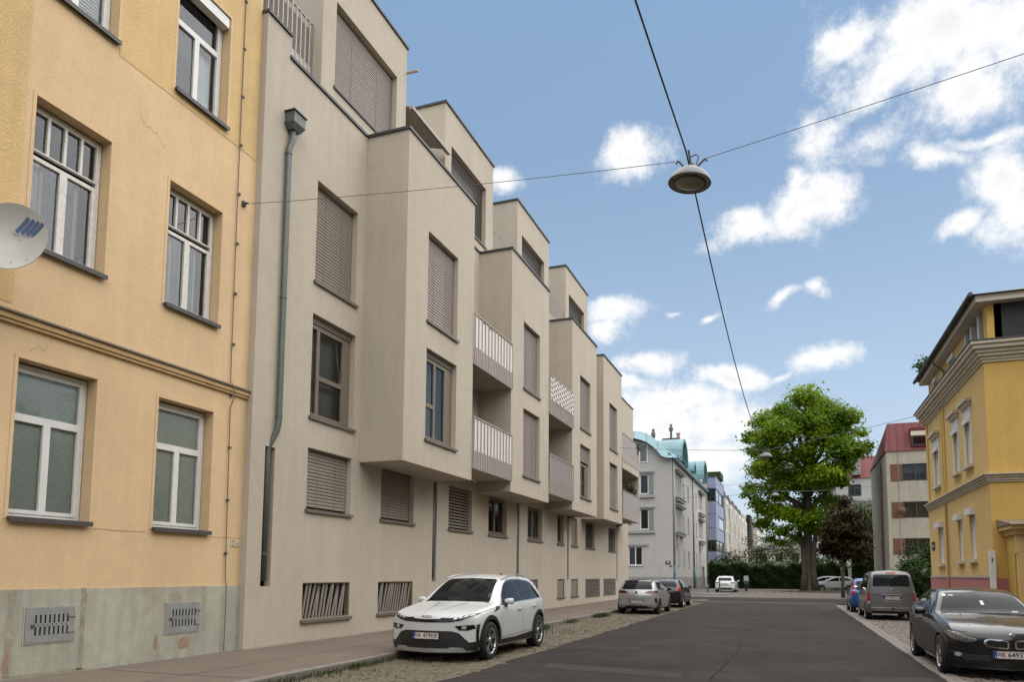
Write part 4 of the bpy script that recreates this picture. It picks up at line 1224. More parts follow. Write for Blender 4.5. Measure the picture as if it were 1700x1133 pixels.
tag(ss, 'small navy street name plate on the grey corner house', 'sign')
q = MB(); fbox(q, fg, -11.63, -11.38, .0305, .033, 2.86, 2.96); fbox(q, fg, -11.58, -11.40, .0305, .033, 2.78, 2.83); q.build('print', mat('enamel_white', (.45, .45, .5), .4), ss)
fbox(MB(), fg, -11.36, -11.1, .01, .025, 2.42, 2.58).build('house_number_plate', mat('plate_red', (.16, .06, .04), .5), gh)

# ================================================================ blue clad house, cream strip, white row, far houses
m_bluep = mat('cladding_blue', (.235, .255, .37), .45, var=(.5, .05))
m_cream = stucco('stucco_cream', (.50, .45, .26), streak=.05)
bh = thing('blue_clad_house', 'blue-grey panel clad house with projecting upper bay', 'house', (-11, 104, .1))
MB().box(-25, -11.0, 103.05, 106, 0, 14.6).build('cream_wall', m_cream, bh)
MB().box(-25, -11.2, 106.01, 118, 0, 15.0).build('wall', m_cream, bh)
fb, fbs = fr_my(103.9), fr_px(-9.8)
MB().box(-11.19, -9.83, 103.93, 117.2, 2.9, 15.4).build('bay_core', m_dark, bh)
hsF = [(-10.95, -9.8, 12.0, 13.85), (-10.95, -9.8, 4.95, 6.55)]
hsS = [(103.9, 114.0, 12.0, 13.85), (107.5, 116.5, 8.2, 10.25), (103.9, 113.5, 4.95, 6.55)]
for (z0, z1) in ((2.9, 4.95), (6.55, 8.25), (8.26, 10.2), (10.21, 12.0), (13.85, 15.5)):
    fbox(MB(), fb, -11.18, -9.815, 0, .03, z0 + .02, z1 - .02).build('panel', m_bluep, bh)
    for (a, b) in ((103.9, 108.0), (108.02, 112.5), (112.52, 117.2)):
        if z0 == 8.26 and a > 104: continue
        fbox(MB(), fbs, a, b, 0, .03, z0 + .02, z1 - .02).build('panel', m_bluep, bh)
fbox(MB(), fbs, 116.5, 117.2, 0, .03, 2.9, 15.5).build('panel', m_bluep, bh)
for (z0, z1) in ((12.0, 13.85), (4.95, 6.55)):
    window(bh, fb, -11.18, -9.83, z0, z1, .02, m_cap, g_green, [(0, .5, 0, 1), (.5, 1, 0, 1)], .06, .05, room=m_room)
    window(bh, fbs, 103.95, 113.5, z0, z1, .02, m_cap, g_clear, [(0, .5, 0, 1), (.5, 1, 0, 1)], .1, .08, room=mat('blind_pale', (.5, .5, .47), .8), room_d=.2)
window(bh, fbs, 108.1, 116.4, 8.25, 10.2, .02, m_cap, g_dark, [(0, 1, 0, 1)], .1, .08, room=m_dark)
fbox(MB(), fbs, 103.7, 117.4, -1.4, .06, 15.5, 15.62).build('parapet_cap', m_cap, bh)
MB().box(-16, -13, 104, 110, 15.0, 17.0).build('roof_housing', m_greyp, bh)

m_wht = stucco('stucco_white', (.60, .57, .51), streak=.06)
m_slate = mat('roof_slate', (.10, .10, .095), .7, var=(1, .2))
wr = thing('white_row_house', 'white apartment row with repeated projecting bays and dark mansard', 'apartment block', (-11, 118, .1))
MB().box(-25, -10.6, 118, 182, 0, 14.0).build('wall', m_wht, wr)
MB().hexa([(-25, 118, 14.05), (-10.5, 118, 14.05), (-10.5, 182, 14.05), (-25, 182, 14.05), (-24, 118.5, 17.2), (-12, 118.5, 17.2), (-12, 181.5, 17.2), (-24, 181.5, 17.2)]).build('mansard', m_slate, wr)
for k in range(6):
    y0 = 118.6 + k * 10.4; fB = fr_px(-9.6); fF = fr_my(y0)
    b_ = MB().box(-10.6, -9.62, y0 + .02, y0 + 5.6, 4.3, 13.9).build('bay', m_wht, wr)
    for (z0, z1) in ((4.3, 6.6), (9.0, 10.9)): MB().box(-10.5, -9.60, y0, y0 + 5.62, z0, z1).build('bay_panel', mat('bay_beige', (.47, .43, .37), .8, var=(1, .05)), wr)
    for (z0, z1) in ((6.8, 8.8), (11.0, 13.3)):
        window(wr, fB, y0 + .3, y0 + 5.2, z0, z1, .02, m_white, g_dark, [(0, .33, 0, 1), (.33, .67, 0, 1), (.67, 1, 0, 1)], .12, .1, room=m_room, room_d=.1)
        if k < 2: window(wr, fF, -10.5, -9.7, z0, z1, .02, m_white, g_green, [(0, .5, 0, 1), (.5, 1, 0, 1)], .06, .05, room=m_room, room_d=.1)
    for (z0, z1) in ((1.2, 3.6), (6.9, 8.7), (11.2, 13.2)):
        window(wr, fr_px(-10.6), y0 + 6.6, y0 + 9.2, z0, z1, .02, m_white, g_dark, [(0, 1, 0, 1)], .1, .08, room=m_dark, room_d=.1)
    dm = MB().hexa([(-13, y0 + .4, 14.05), (-10.3, y0 + .4, 14.05), (-10.3, y0 + 5, 14.05), (-13, y0 + 5, 14.05), (-13, y0 + .7, 17.0), (-10.9, y0 + .7, 16.6), (-10.9, y0 + 4.7, 16.6), (-13, y0 + 4.7, 17.0)]).build('dormer', m_slate, wr)
MB().box(-12.6, -10.4, 119, 124, 17.2, 18.3).build('roof_planting', leafmat('roof_green', (.03, .05, .015), (.07, .09, .03), 2), wr)
lh = thing('louvred_house', 'far house with slanted dark louvre screen beyond the white row', 'house', (-11, 190, .1))
MB().box(-25, -10.6, 184, 200, 0, 16.5).build('wall', mat('render_pale', (.45, .43, .40), .8), lh)
MB().box(-25, -10.8, 182.05, 183.9, 0, 15.8).build('ochre_wall', mat('render_ochre', (.52, .38, .16), .8), lh)
sc = MB(); 
for i in range(14): sc.hexa([(-10.55, 190 + i * .05, 8.5 + i * .62), (-9.2 - .02 * i, 190, 8.5 + i * .62), (-9.2 - .02 * i, 200, 8.5 + i * .62), (-10.55, 200, 8.5 + i * .62), (-10.55, 190, 8.85 + i * .62), (-9.2 - .02 * i, 190, 8.85 + i * .62), (-9.2 - .02 * i, 200, 8.85 + i * .62), (-10.55, 200, 8.85 + i * .62)])
sc.build('louvre_screen', m_slate, lh)
for z in (3, 6, 10, 13): window(lh, fr_my(184), -10.58, -10.62 + 0, z, z + 1.6, .02, m_cap, g_dark, [(0, 1, 0, 1)], .005, .005, room=None) if False else None
wh2 = thing('far_white_house', 'pale end house with shallow grey roof far down the street', 'house', (-10, 215, .1))
MB().box(-25, -8.6, 203, 240, 0, 15.0).build('wall', m_wht, wh2)
MB().hexa([(-25, 202, 15.02), (-8, 202, 15.02), (-8, 241, 15.02), (-25, 241, 15.02), (-18, 205, 18), (-14, 205, 18), (-14, 238, 18), (-18, 238, 18)]).build('roof', m_slate, wh2)
for k in range(4):
    for z in (3, 7, 11): window(wh2, fr_px(-8.6), 206 + k * 8, 209 + k * 8, z, z + 2, .03, m_white, g_dark, [(0, 1, 0, 1)], .15, .1, room=m_dark, room_d=.1)
# house behind the big tree seen through and beside its crown
fb_ = thing('far_grey_house', 'distant pale house with red mansard behind the trees', 'house', (12, 135, .1))
MB().box(6, 24, 132, 145, 0, 18.0).build('wall', m_grey, fb_)
MB().hexa([(5.8, 131.8, 18.02), (24.2, 131.8, 18.02), (24.2, 145, 18.02), (5.8, 145, 18.02), (8.0, 134, 22.0), (22, 134, 22.0), (22, 144, 22.0), (8, 144, 22.0)]).build('mansard', mat('roof_red_far', (.16, .035, .032), .6, var=(.5, .1)), fb_)
MB().box(9.8, 11.2, 131.2, 133, 18.5, 22.8).build('chimney', m_greyp, fb_)
for x in (9.2, 13.4, 17.5):
    for z in (3, 7, 11, 15.0): window(fb_, fr_my(132), x, x + 2.0, z, z + 2.0, .03, m_cap, g_dark, MW3, .12, .08, room=m_dark, room_d=.1)
MB().box(6, 24, 131.6, 132, 13.4, 14.2).build('balcony_band', mat('concrete_dark', (.16, .16, .15), .8), fb_)
fb2 = thing('far_white_block', 'white house glimpsed through the leaves behind the hedge', 'house', (-3, 150, .1))
MB().box(-7.0, 5.0, 150, 160, 0, 6.8).build('wall', m_wht, fb2)
for x in (-6, -3, 0, 3):
    for z in (1.2, 4.3): window(fb2, fr_my(150), x, x + 1.4, z, z + 1.7, .03, m_cap, g_dark, [(0, 1, 0, 1)], .1, .05, room=m_dark, room_d=.1)
MB().hexa([(-7.4, 149.6, 6.82), (5.4, 149.6, 6.82), (5.4, 160, 6.82), (-7.4, 160, 6.82), (-4, 153, 9), (2, 153, 9), (2, 157, 9), (-4, 157, 9)]).build('roof', m_slate, fb2)

# ================================================================ right: concrete block with red roof
m_conc = mat('concrete_beige', (.36, .335, .265), .9, var=(.5, .08), bump=(40, .3, .01), streak=.14, spec=.2)
m_brown = mat('panel_brown', (.125, .050, .026), .6, var=(2, .12))
m_red = mat('roof_red', (.115, .013, .014), .65, var=(.6, .08))
XB, YB = 8.0, 70.0
bb = thing('red_roofed_block', 'beige concrete apartment block with brown window bands and red sheet roof', 'apartment block', (XB, YB, .1))
fB, fBs = fr_my(YB), fr_mx(XB)
wb = [(9.22, 11.1, 9.92, 11.42), (9.22, 11.1, 6.68, 8.1), (9.22, 11.1, 3.52, 4.92)] + [(13.5, 15.4, *z) for z in ((9.92, 11.42), (6.68, 8.1), (3.52, 4.92))]
sw_ = [(75.3, 76.6, z, z + 2.4) for z in (2.6, 5.8, 9.0)]
mb = wall_holes(MB(), fB, XB, 24, 0, 12.55, [(*w, .15) for w in wb]); wall_holes(mb, fBs, YB, 83, 0, 12.55, [(*w, .2) for w in sw_])
mb.quad((XB, 83, 0), (24, 83, 0), (24, 83, 12.55), (XB, 83, 12.55)); mb.build('wall', m_conc, bb)
MB().box(XB + .5, 23.5, YB + .5, 82.5, 0, 12.4).build('interior', m_dark, bb)
for (x0, x1, z0, z1) in wb:
    fwin(bb, fB, x0, x1, z0, z1, m=m_cap, pane=g_green, cells=[(0, .55, 0, 1), (.55, 1, 0, 1)], sill=False, room=m_room)
    fbox(MB(), fB, x0 - .92, x0 - .01, .002, .03, z0, z1).build('panel', m_brown, bb); fbox(MB(), fB, x1 + .01, x1 + .95, .002, .03, z0, z1).build('panel', m_brown, bb)
for w in sw_: fwin(bb, fBs, *w, m=m_cap, cells=[(0, 1, 0, 1)], sill=False)
MB().box(XB - .12, XB - .02, 73.6, 74.6, .1, 12.0).build('pipe_duct', m_brown, bb)
mb = MB()
for q in range(7): mb.box(XB + .9 + q * .01, XB + .94 + q * .01, YB - .04, YB, 0, 12.5) if q == 0 else None
mb.build('joint', m_greyp, bb)
rb = MB().hexa([(XB - .1, YB - .1, 12.56), (24, YB - .1, 12.56), (24, 83.1, 12.56), (XB - .1, 83.1, 12.56), (XB + .35, YB + 1.3, 15.3), (23, YB + 1.3, 15.3), (23, 82, 15.3), (XB + 1.5, 82, 15.3)]).build('roof', m_red, bb)
mb = MB()
for i in range(8):
    x = XB + .3 + i * .62; mb.hexa([(x, YB - .14, 12.6), (x + .05, YB - .14, 12.6), (x + .05, YB - .1, 12.6), (x, YB - .1, 12.6), (x + .12, YB + 1.26, 15.3), (x + .17, YB + 1.26, 15.3), (x + .17, YB + 1.3, 15.3), (x + .12, YB + 1.3, 15.3)])
mb.build('seam', m_red, rb)
dw = MB().box(10.0, 12.4, YB - .05, YB + 1.6, 12.9, 14.6).build('dormer', m_red, bb)
window(dw, fr_my(YB - .05), 10.05, 12.3, 13.0, 13.85, .03, m_cap, g_clear, [(0, .55, 0, 1), (.55, 1, 0, 1)], .06, .05, room=m_room, room_d=.05)
MB().box(10.0, 12.4, YB - .1, YB - .051, 13.87, 14.25).build('shutter_box', mat('box_cream', (.55, .5, .38), .6), dw)
sd_ = MB().lathe([(.02, 0), (.18, .02), (.28, .06), (.31, .09), (.31, .10), (.18, .04)], 18, 'y', (9.05, YB - .5, 7.3)).build('satellite_dish', mat('dish_red', (.11, .05, .035), .6), None, smooth=True)
tag(sd_, 'rust red satellite dish on the concrete block facade', 'satellite dish')

# ================================================================ right: yellow corner villa
m_yel = stucco('stucco_yellow', (.585, .405, .165), streak=.05, var=.04)
m_yel2 = stucco('stucco_yellow_deep', (.545, .355, .105), streak=.05, var=.05)
m_stone = mat('cornice_stone', (.50, .435, .33), .85, var=(1.2, .08), streak=.10)
m_pink = mat('plinth_pink', (.36, .135, .125), .85, var=(1, .08))
m_roofd = mat('roof_dark', (.055, .055, .055), .6, var=(1, .15))
XV, YV0, YV1 = 7.2, 32.0, 45.2
vh = thing('yellow_villa', 'yellow corner villa with stone cornices and pink plinth on the right', 'house', (XV, YV0, .12))
fv, fvf = fr_mx(XV), fr_my(YV0)
vg = [(41.5, 42.7, 2.30, 4.35), (37.1, 37.95, 2.35, 4.40), (34.65, 35.6, 2.38, 4.45)]
v1 = [(41.6, 42.9, 6.30, 8.15), (36.95, 37.95, 6.35, 8.2), (34.55, 35.6, 6.35, 8.2)]
wall_holes(MB(), fv, YV0, YV1, .12, 10.3, [(*w, .12) for w in vg + v1]).build('wall', m_yel, vh)
MB().quad(fvf(XV, 0, .12), fvf(22, 0, .12), fvf(22, 0, 10.3), fvf(XV, 0, 10.3)).build('gable_wall', m_yel2, vh, recalc=False); MB().quad((XV, YV1, .12), (22, YV1, .12), (22, YV1, 10.3), (XV, YV1, 10.3)).build('gable_wall', m_yel2, vh, recalc=False)
MB().box(XV + .5, 21.5, YV0 + .3, YV1 - .3, .1, 12.4).build('interior', m_dark, vh)
pl = MB(); fbox(pl, fv, YV0 - .02, YV1 + .02, 0, .05, .12, 1.58); fbox(pl, fvf, XV - .05, 8.2, 0, .05, .12, 1.58); pl.build('plinth', m_pink, vh)
fbox(MB(), fv, YV0 - .02, YV1 + .02, 0, .075, 1.581, 1.66).build('plinth_cap', mat('plinth_cap', (.33, .30, .28), .8), vh)
fbox(MB(), fv, 40.3, YV1, 0, .06, 1.661, 10.2).build('risalit', m_yel, vh) if False else None
for y in (39.9, 44.4, 40.4):
    fbox(MB(), fv, y, y + .35, 0, .06, 5.62, 10.0).build('pilaster', m_yel2, vh)
MB().tube([(XV - .09, 40.05, .2), (XV - .09, 40.05, 5.2)], .05, 8).build('downpipe', mat('pipe_ochre', (.33, .2, .07), .6), vh)
def band(z, steps, m=m_stone, name='cornice'):
    mb = MB(); zz_ = z
    for (h, n) in steps:
        mb.box(XV - n, XV, YV0 - n, YV1 + .05, zz_, zz_ + h); mb.box(XV + .001, 8.6 if z < 8 else 22, YV0 - n, YV0, zz_, zz_ + h); zz_ += h
    return mb.build(name, m, vh)
band(5.25, [(.08, .05), (.10, .10), (.10, .16), (.05, .24)])
band(9.95, [(.10, .06), (.12, .12), (.12, .22), (.14, .30), (.16, .42), (.12, .50)])
MB().box(XV - .54, 22, YV0 - .54, YV1 + .3, 10.72, 10.76).build('cornice_flashing', m_roofd, vh)
MB().box(8.6, 22, YV0 - .02, YV0 - .001, 5.25, 5.5).build('band_panel', m_stone, vh)
m_box = mat('roller_box_white', (.62, .61, .58), .5)
for (a, b, c, d) in vg:
    w = fwin(vh, fv, a, b, c, d, cells=[(0, .5, 0, 1), (.5, 1, 0, 1)], n=-.08, sill=False, pane=g_clear, room=mat('blind_slate', (.36, .37, .37), .7), )
    fbox(MB(), fv, a - .06, b + .06, 0, .20, d - .22, d + .06).build('roller_box', m_box, w); fbox(MB(), fv, a - .14, b + .14, -.05, .16, c - .16, c - .02).build('sill', m_stone, w)
for (a, b, c, d) in v1:
    w = fwin(vh, fv, a, b, c, d, cells=[(0, .5, 0, 1), (.5, 1, 0, 1)], n=-.08, sill=False, pane=g_clear, room=mat('blind_slate', (.36, .37, .37), .7))
    mb = MB(); fbox(mb, fv, a - .14, a, 0, .05, c, d + .62); fbox(mb, fv, b, b + .14, 0, .05, c, d + .62); fbox(mb, fv, a, b, 0, .04, d, d + .62); mb.build('surround', m_box, w)
    mb = MB(); fbox(mb, fv, a - .22, b + .22, 0, .16, d + .62, d + .78); fbox(mb, fv, a - .30, b + .30, 0, .26, d + .781, d + .92); mb.build('window_hood', m_stone, w)
    mb = MB(); fbox(mb, fv, a - .2, b + .2, -.05, .18, c - .14, c - .02); mb.build('sill', m_stone, w)
    fbox(MB(), fv, a - .02, b + .02, .041, .14, d - .06, d + .12).build('roller_box', m_box, w)
# attic storey set back with corner loggia
XA = XV + .25
fa, faf = fr_mx(XA), fr_my(YV0 + .3)
at = [(42.6, 43.6, 10.95, 12.1), (38.2, 39.6, 10.95, 12.1)]
wall_holes(MB(), fa, 36.2, YV1, 10.76, 12.35, [(*w, .1) for w in at]).build('attic_wall', m_yel, vh)
for w in at:
    x_ = fwin(vh, fa, *w, cells=[(0, 1, 0, 1)], n=-.05, sill=False, pane=g_clear, room=mat('blind_slate', (.36, .37, .37), .7)); fbox(MB(), fa, w[0], w[1], 0, .1, w[3] - .12, w[3] + .1).build('roller_box', m_box, x_)
MB().box(XA, XA + .5, YV0 + .3, YV0 + .85, 10.76, 12.35).build('loggia_pier', m_yel2, vh)
for y in (33.6, 34.9, 36.0): MB().box(XA, XA + .3, y, y + .25, 10.76, 12.35).build('loggia_pillar', m_box, vh)
MB().box(XA + .5, 22, YV0 + .95, YV0 + 1.05, 10.76, 12.35).build('loggia_wall', mat('loggia_grey', (.36, .345, .325), .8, var=(1, .06)), vh)
MB().box(XA + .5, 22, YV0 + .34, YV0 + .36, 10.78, 11.35).build('balustrade_pane', glass('pane_balustrade', (.7, .75, .75), 1.5, 1.5), vh)
MB().box(XA - .45, 22, YV0 - .15, YV1 + .1, 12.36, 12.62).build('fascia', mat('fascia_cream', (.52, .47, .37), .7), vh)
MB().hexa([(XA - .6, YV0 - .3, 12.63), (22, YV0 - .3, 12.63), (22, YV1 + .3, 12.63), (XA - .6, YV1 + .3, 12.63), (XA + 4, YV0 + 4, 14.2), (20, YV0 + 4, 14.2), (20, YV1 - 3, 14.2), (XA + 4, YV1 - 3, 14.2)]).build('roof', m_roofd, vh)
MB().tube([(XA - .66, YV0 - .4, 12.62), (XA - .66, YV1 + .3, 12.62)], .085, 8).build('gutter', m_roofd, vh)
MB().tube([(XA - .60, 40.5, 12.5), (XA - .5, 40.5, 12.3), (XA - .08, 40.5, 11.9), (XA - .08, 40.5, 10.8)], .05, 8).build('downpipe', m_zincd, vh)
# entrance porch with lean-to roof, house number and letter box
pc = MB(); pc.box(8.2, 11.5, YV0 - 1.15, YV0 - .001, .12, 3.15); pc.build('porch_wall', m_yel2, vh)
mb = MB(); mb.box(7.55, 11.6, YV0 - 1.55, YV0 - .001, 3.16, 3.36); mb.box(7.40, 11.7, YV0 - 1.75, YV0 - .001, 3.361, 3.5); mb.build('porch_cornice', m_yel, vh)
MB().hexa([(7.35, YV0 - 1.85, 3.51), (11.8, YV0 - 1.85, 3.51), (11.8, YV0, 3.51), (7.35, YV0, 3.51), (7.35, YV0 - 1.8, 3.56), (11.8, YV0 - 1.8, 3.56), (11.8, YV0, 3.80), (7.35, YV0, 3.80)]).build('porch_roof', mat('tile_brown', (.20, .145, .105), .8, var=(3, .15)), vh)
fpo = fr_my(YV0 - 1.15)
for x in (7.75, 8.42):
    MB().box(x - .11, x + .11, YV0 - 1.45, YV0 - 1.2, .12, 2.5).build('porch_pillar', m_yel, vh)
MB().box(7.6, 8.6, YV0 - 1.45, YV0 - 1.2, 2.501, 3.15).build('porch_lintel', m_yel, vh)
MB().box(7.64, 7.80, YV0 - 1.0, YV0 - .02, .12, 3.15).build('porch_side', m_yel2, vh)
MB().box(8.18, 8.26, YV0 - 1.62, YV0 - 1.46, 1.1, 1.5).build('letter_box', m_zincd, vh)
hn = MB().box(8.02, 8.16, YV0 - 1.47, YV0 - 1.451, 2.66, 2.98).build('house_number_plate', mat('plate_green', (.10, .17, .13), .5), vh)
# plank fence beside the porch
fn = thing('plank_fence', 'brown weathered plank fence beside the villa porch', 'fence', (9.2, 27.2, .12))
m_plank = mat('plank_brown', (.145, .105, .08), .85, var=(4, .18), streak=.25, bump=(30, .4, .01))
for i in range(14):
    x0 = 8.55 + i * .26
    b_ = MB().hexa([(x0, 30.0, .14), (x0 + .235, 30.0, .14), (x0 + .235, 30.03, .14), (x0, 30.03, .14), (x0 - .01 * (i % 3), 30.0, 2.28 + .01 * (i % 2)), (x0 + .225, 30.0, 2.28), (x0 + .225, 30.03, 2.28), (x0 - .01 * (i % 3), 30.03, 2.28)]).build('plank', m_plank, fn)
    if i in (0, 1): MB().box(x0 + .04, x0 + .2, 29.985, 29.998, 1.86 + .02 * i, 2.0 + .02 * i).build('notice', mat('notice_grey', (.30, .27, .24), .7), b_)
MB().box(8.5, 12.2, 30.031, 30.07, .6, .7).build('rail', m_plank, fn); MB().box(8.5, 12.2, 30.031, 30.07, 1.8, 1.9).build('rail', m_plank, fn)
cb_ = thing('utility_post', 'slim white utility cabinet standing against the pink plinth', 'utility cabinet', (7.0, 31.2, .12))
MB().box(6.98, 7.14, 31.5, 31.72, .12, 1.72).build('lower_case', m_box, cb_); MB().box(6.97, 7.15, 31.49, 31.73, 1.74, 2.62).build('upper_case', m_box, cb_)
MB().box(7.02, 7.06, 31.47, 31.489, 2.2, 2.34).build('lock', m_cap, cb_)
np_ = MB().box(XV - .03, XV - .004, 43.8, 44.6, 3.05, 3.5).build('name_plate', mat('plate_black', (.02, .02, .022), .4)); tag(np_, 'black name plate beside the villa corner window', 'sign')
MB().box(XV - .034, XV - .031, 43.95, 44.45, 3.22, 3.32).build('print', mat('enamel_white', (.45, .45, .5), .4), np_)

# house across the street beside the camera: out of the picture, but it shades the street and shows in the panes
oh = thing('opposite_house', 'plain cream house opposite the ochre one, beside the viewer', 'house', (7.7, 0, .12))
fo2 = fr_mx(7.7)
ow = [(y0, y0 + 1.3, z0, z0 + 2.1, .15) for y0 in (-20, -16.5, -13, -9.5, -6, -2.5, 1, 4.5, 8, 11.5, 15) for z0 in (1.6, 5.2, 8.6)]
wall_holes(MB(), fo2, -24, 19, .12, 12.2, ow).build('wall', m_cream, oh)
MB().box(8.3, 18, -24, 19, .1, 12.0).build('interior', m_dark, oh)
MB().quad((7.7, 19, .12), (18, 19, .12), (18, 19, 12.2), (7.7, 19, 12.2)).build('gable_wall', m_cream, oh, recalc=False)
MB().hexa([(7.2, -24.4, 12.21), (18.4, -24.4, 12.21), (18.4, 19.4, 12.21), (7.2, 19.4, 12.21), (12.5, -24, 15.5), (13.5, -24, 15.5), (13.5, 19, 15.5), (12.5, 19, 15.5)]).build('roof', m_roofd, oh)
for w in ow: window(oh, fo2, *w[:4], -.1, m_white, g_dark, MW3, .06, .05, room=m_dark, room_d=.3)
for k, (x, y, h_) in enumerate(((13.5, 22.0, 9.5), (12.0, 26.5, 8.0))):
    r_ = random.Random(70 + k)
    t = thing('garden_tree', ('tall garden tree behind the plank fence, near the viewer', 'lower garden tree behind the plank fence, near the villa')[k], 'tree', (x, y, .1))
    MB().tube([(x, y, .1), (x, y, h_ * .6)], [.25, .1], 8).build('trunk', mat('bark', (.085, .065, .05), .95, var=(3, .25), bump=(18, .8, .03), streak=.3), t)
    mb = MB()
    for _ in range(2600):
        d = Vector((r_.gauss(0, 1), r_.gauss(0, 1), r_.gauss(0, 1))).normalized() * (r_.random() ** .4)
        c = Vector((x + d.x * 3.0, y + d.y * 3.0, h_ * .62 + d.z * h_ * .42)); a = Vector((r_.uniform(-1, 1), r_.uniform(-1, 1), r_.uniform(-1, 1))).normalized() * .3; b = a.cross(Vector((.3, .5, .8))) * .8
        mb.quad(c - a, c + b, c + a, c - b)
    stuff(mb.build('crown', leafmat('leaf_dark', (.010, .024, .006), (.040, .068, .014), .7, .3), t, recalc=False))
# ================================================================ span-wire lamps, wires, bollards
m_wire = mat('wire_steel', (.10, .11, .12), .5, .4)
m_wblk = mat('cable_black', (.016, .02, .032), .5)
m_lamp = mat('lamp_shade_grey', (.125, .135, .135), .45, .2, var=(5, .06))
m_lampin = mat('lamp_rim_inside', (.21, .20, .175), .6, var=(6, .08))
m_lens = mat('lamp_lens', (.20, .195, .14), .25, var=(14, .15))
def sag(p, q, s, n=14):
    p, q = Vector(p), Vector(q)
    return [tuple(p.lerp(q, i / n) - Vector((0, 0, s * 4 * (i / n) * (1 - i / n)))) for i in range(n + 1)]
def lamp(label, c, tilt=(0, 0)):
    t = thing('street_lamp', label, 'street lamp', c, 'lamps hung on wires over the street')
    T = Matrix.Rotation(tilt[0], 4, 'X') @ Matrix.Rotation(tilt[1], 4, 'Y')
    def loc(mb): mb.v = [tuple(T @ Vector(v)) for v in mb.v]; return mb
    def put(mb, name, m, par, sm_=False):
        o = link(name, loc(mb).mesh(name, m, sm_), par, True); return o
    s = put(MB().lathe([(.0, .215), (.06, .21), (.14, .185), (.22, .13), (.285, .06), (.325, -.01), (.332, -.035), (.325, -.045), (.30, -.035), (.295, -.03)], 40), 'lamp_shade', m_lamp, t, True)
    put(MB().lathe([(.325, -.042), (.30, -.034), (.27, -.030), (.25, -.030)], 40), 'rim', m_lampin, t, True)
    put(MB().lathe([(.25, -.028), (.245, -.045), (.235, -.05), (.22, -.05)], 40), 'gasket', m_cap, t, True)
    ln = put(MB().lathe([(.22, -.048), (.15, -.075), (.07, -.088), (.0, -.09)], 40), 'lens', m_lens, t, True)
    k = MB()
    for i in range(4):
        a = i * 1.5708 + .5; k.box(.275 * math.cos(a) - .01, .275 * math.cos(a) + .01, .275 * math.sin(a) - .01, .275 * math.sin(a) + .01, -.045, -.036)
    put(k, 'screw', m_cap, t)
    h = MB()
    for sx in (-1, 1): h.tube([(sx * .03, 0, .20), (sx * .12, 0, .25), (sx * .19, 0, .33), (sx * .22, 0, .34), (sx * .235, 0, .30)], .018, 6)
    h.box(-.05, .05, -.03, .03, .205, .27)
    put(h, 'suspension_hook', m_zincd, t)
    c_ = MB().tube([(-.02, .02, .24), (-.03, .05, .42), (.05, .06, .46), (.10, .02, .40), (.08, 0, .27)], .010, 6); c_.tube([(0, 0, .25), (-.06, 0, .5)], .02, 6)
    put(c_, 'supply_lead', m_wblk, t)
    return t
L1, L2, L3 = (-1.345, 11.0, 7.76), (-1.14, 40.0, 7.93), (-1.09, 60.0, 7.95)
lamp('large grey dome lamp hanging over the near street', L1, (.0, .10))
lamp('small dome lamp in front of the tree crown, the higher of the far two', L2)
lamp('smallest dome lamp before the tree trunk, lowest on the picture', L3)
mast = tag(MB().tube([(9.0, 11.05, .1), (9.0, 11.05, 10.2)], [.12, .07], 10).build('wire_mast', m_zincd), 'steel mast holding the near span wire on the right', 'mast') 
def wire(pts, r_, m, label):
    o = MB().tube(pts, r_, 6).build('overhead_wire', m); tag(o, label, 'wire'); return o
top = lambda L: (L[0], L[1], L[2] + .33)
wire(sag((XO + .0, 11.07, 8.99), (L1[0] - .22, 11.0, L1[2] + .36), .06) , .0055, m_wire, 'thin span wire from the ochre house to the near lamp')
wire(sag((L1[0] + .22, 11.0, L1[2] + .32), (9.0, 11.05, 9.75), .05), .0055, m_wire, 'thin span wire from the near lamp across the sky to the right')
wire(sag((XF, 38.9, 8.62), top(L2), .05) + sag(top(L2), (XV, 40.2, 9.9), .06)[1:], .012, m_wire, 'span wire crossing in front of the tree to the yellow villa')
wire(sag((XG, 73.0, 9.4), top(L3), .15) + sag(top(L3), (XB, 71.0, 9.8), .2)[1:], .014, m_wire, 'farthest span wire holding the smallest lamp')
wire(sag((XG, 76.0, 10.9), (XB, 72.0, 10.6), .1), .012, m_wire, 'level wire between the grey corner house and the concrete block')
wire(sag((-2.6, -16, 9.6), (L1[0] - .05, 11.0, L1[2] + .50), .35), .013, m_wblk, 'black supply cable running overhead into the near lamp')
wire(sag((L1[0] - .05, 11.0, L1[2] + .5), (L2[0], L2[1], L2[2] + .45), 1.05, 24), .013, m_wblk, 'black supply cable sagging from the near lamp down the street')
wire(sag((L2[0], L2[1], L2[2] + .45), (L3[0], L3[1], L3[2] + .45), .3), .013, m_wblk, 'black supply cable between the two far lamps')
wa = MB().box(XO + .0, XO + .05, 11.03, 11.11, 8.94, 9.04); wa.tube([(XO + .05, 11.07, 8.99), (XO + .13, 11.07, 8.99)], .02, 6)
tag(wa.build('wire_anchor', m_silldark), 'dark wall anchor of the span wire on the ochre house', 'anchor')
m_grn = mat('bollard_green', (.015, .06, .05), .45)
for (x, y, h, lb) in ((-6.5, 61.2, .80, 'shorter dark green bollard, left of the far white estate'), (-5.98, 65.8, 1.05, 'taller dark green bollard in front of the far white estate')):
    b_ = thing('bollard', lb, 'bollard', (x, y, .1), 'green bollards on the far corner')
    link('post', MB().lathe([(.0, 0), (.10, 0), (.10, .03), (.065, .05), (.06, h - .14), (.075, h - .12), (.075, h - .08), (.06, h - .07), (.05, h), (0, h + .02)], 12).mesh('post', m_grn, True), b_, True)
    link('reflector_band', MB().lathe([(.066, h - .22), (.066, h - .16)], 12).mesh('reflector_band', mat('band_pale', (.35, .38, .36), .4), True), b_, True)

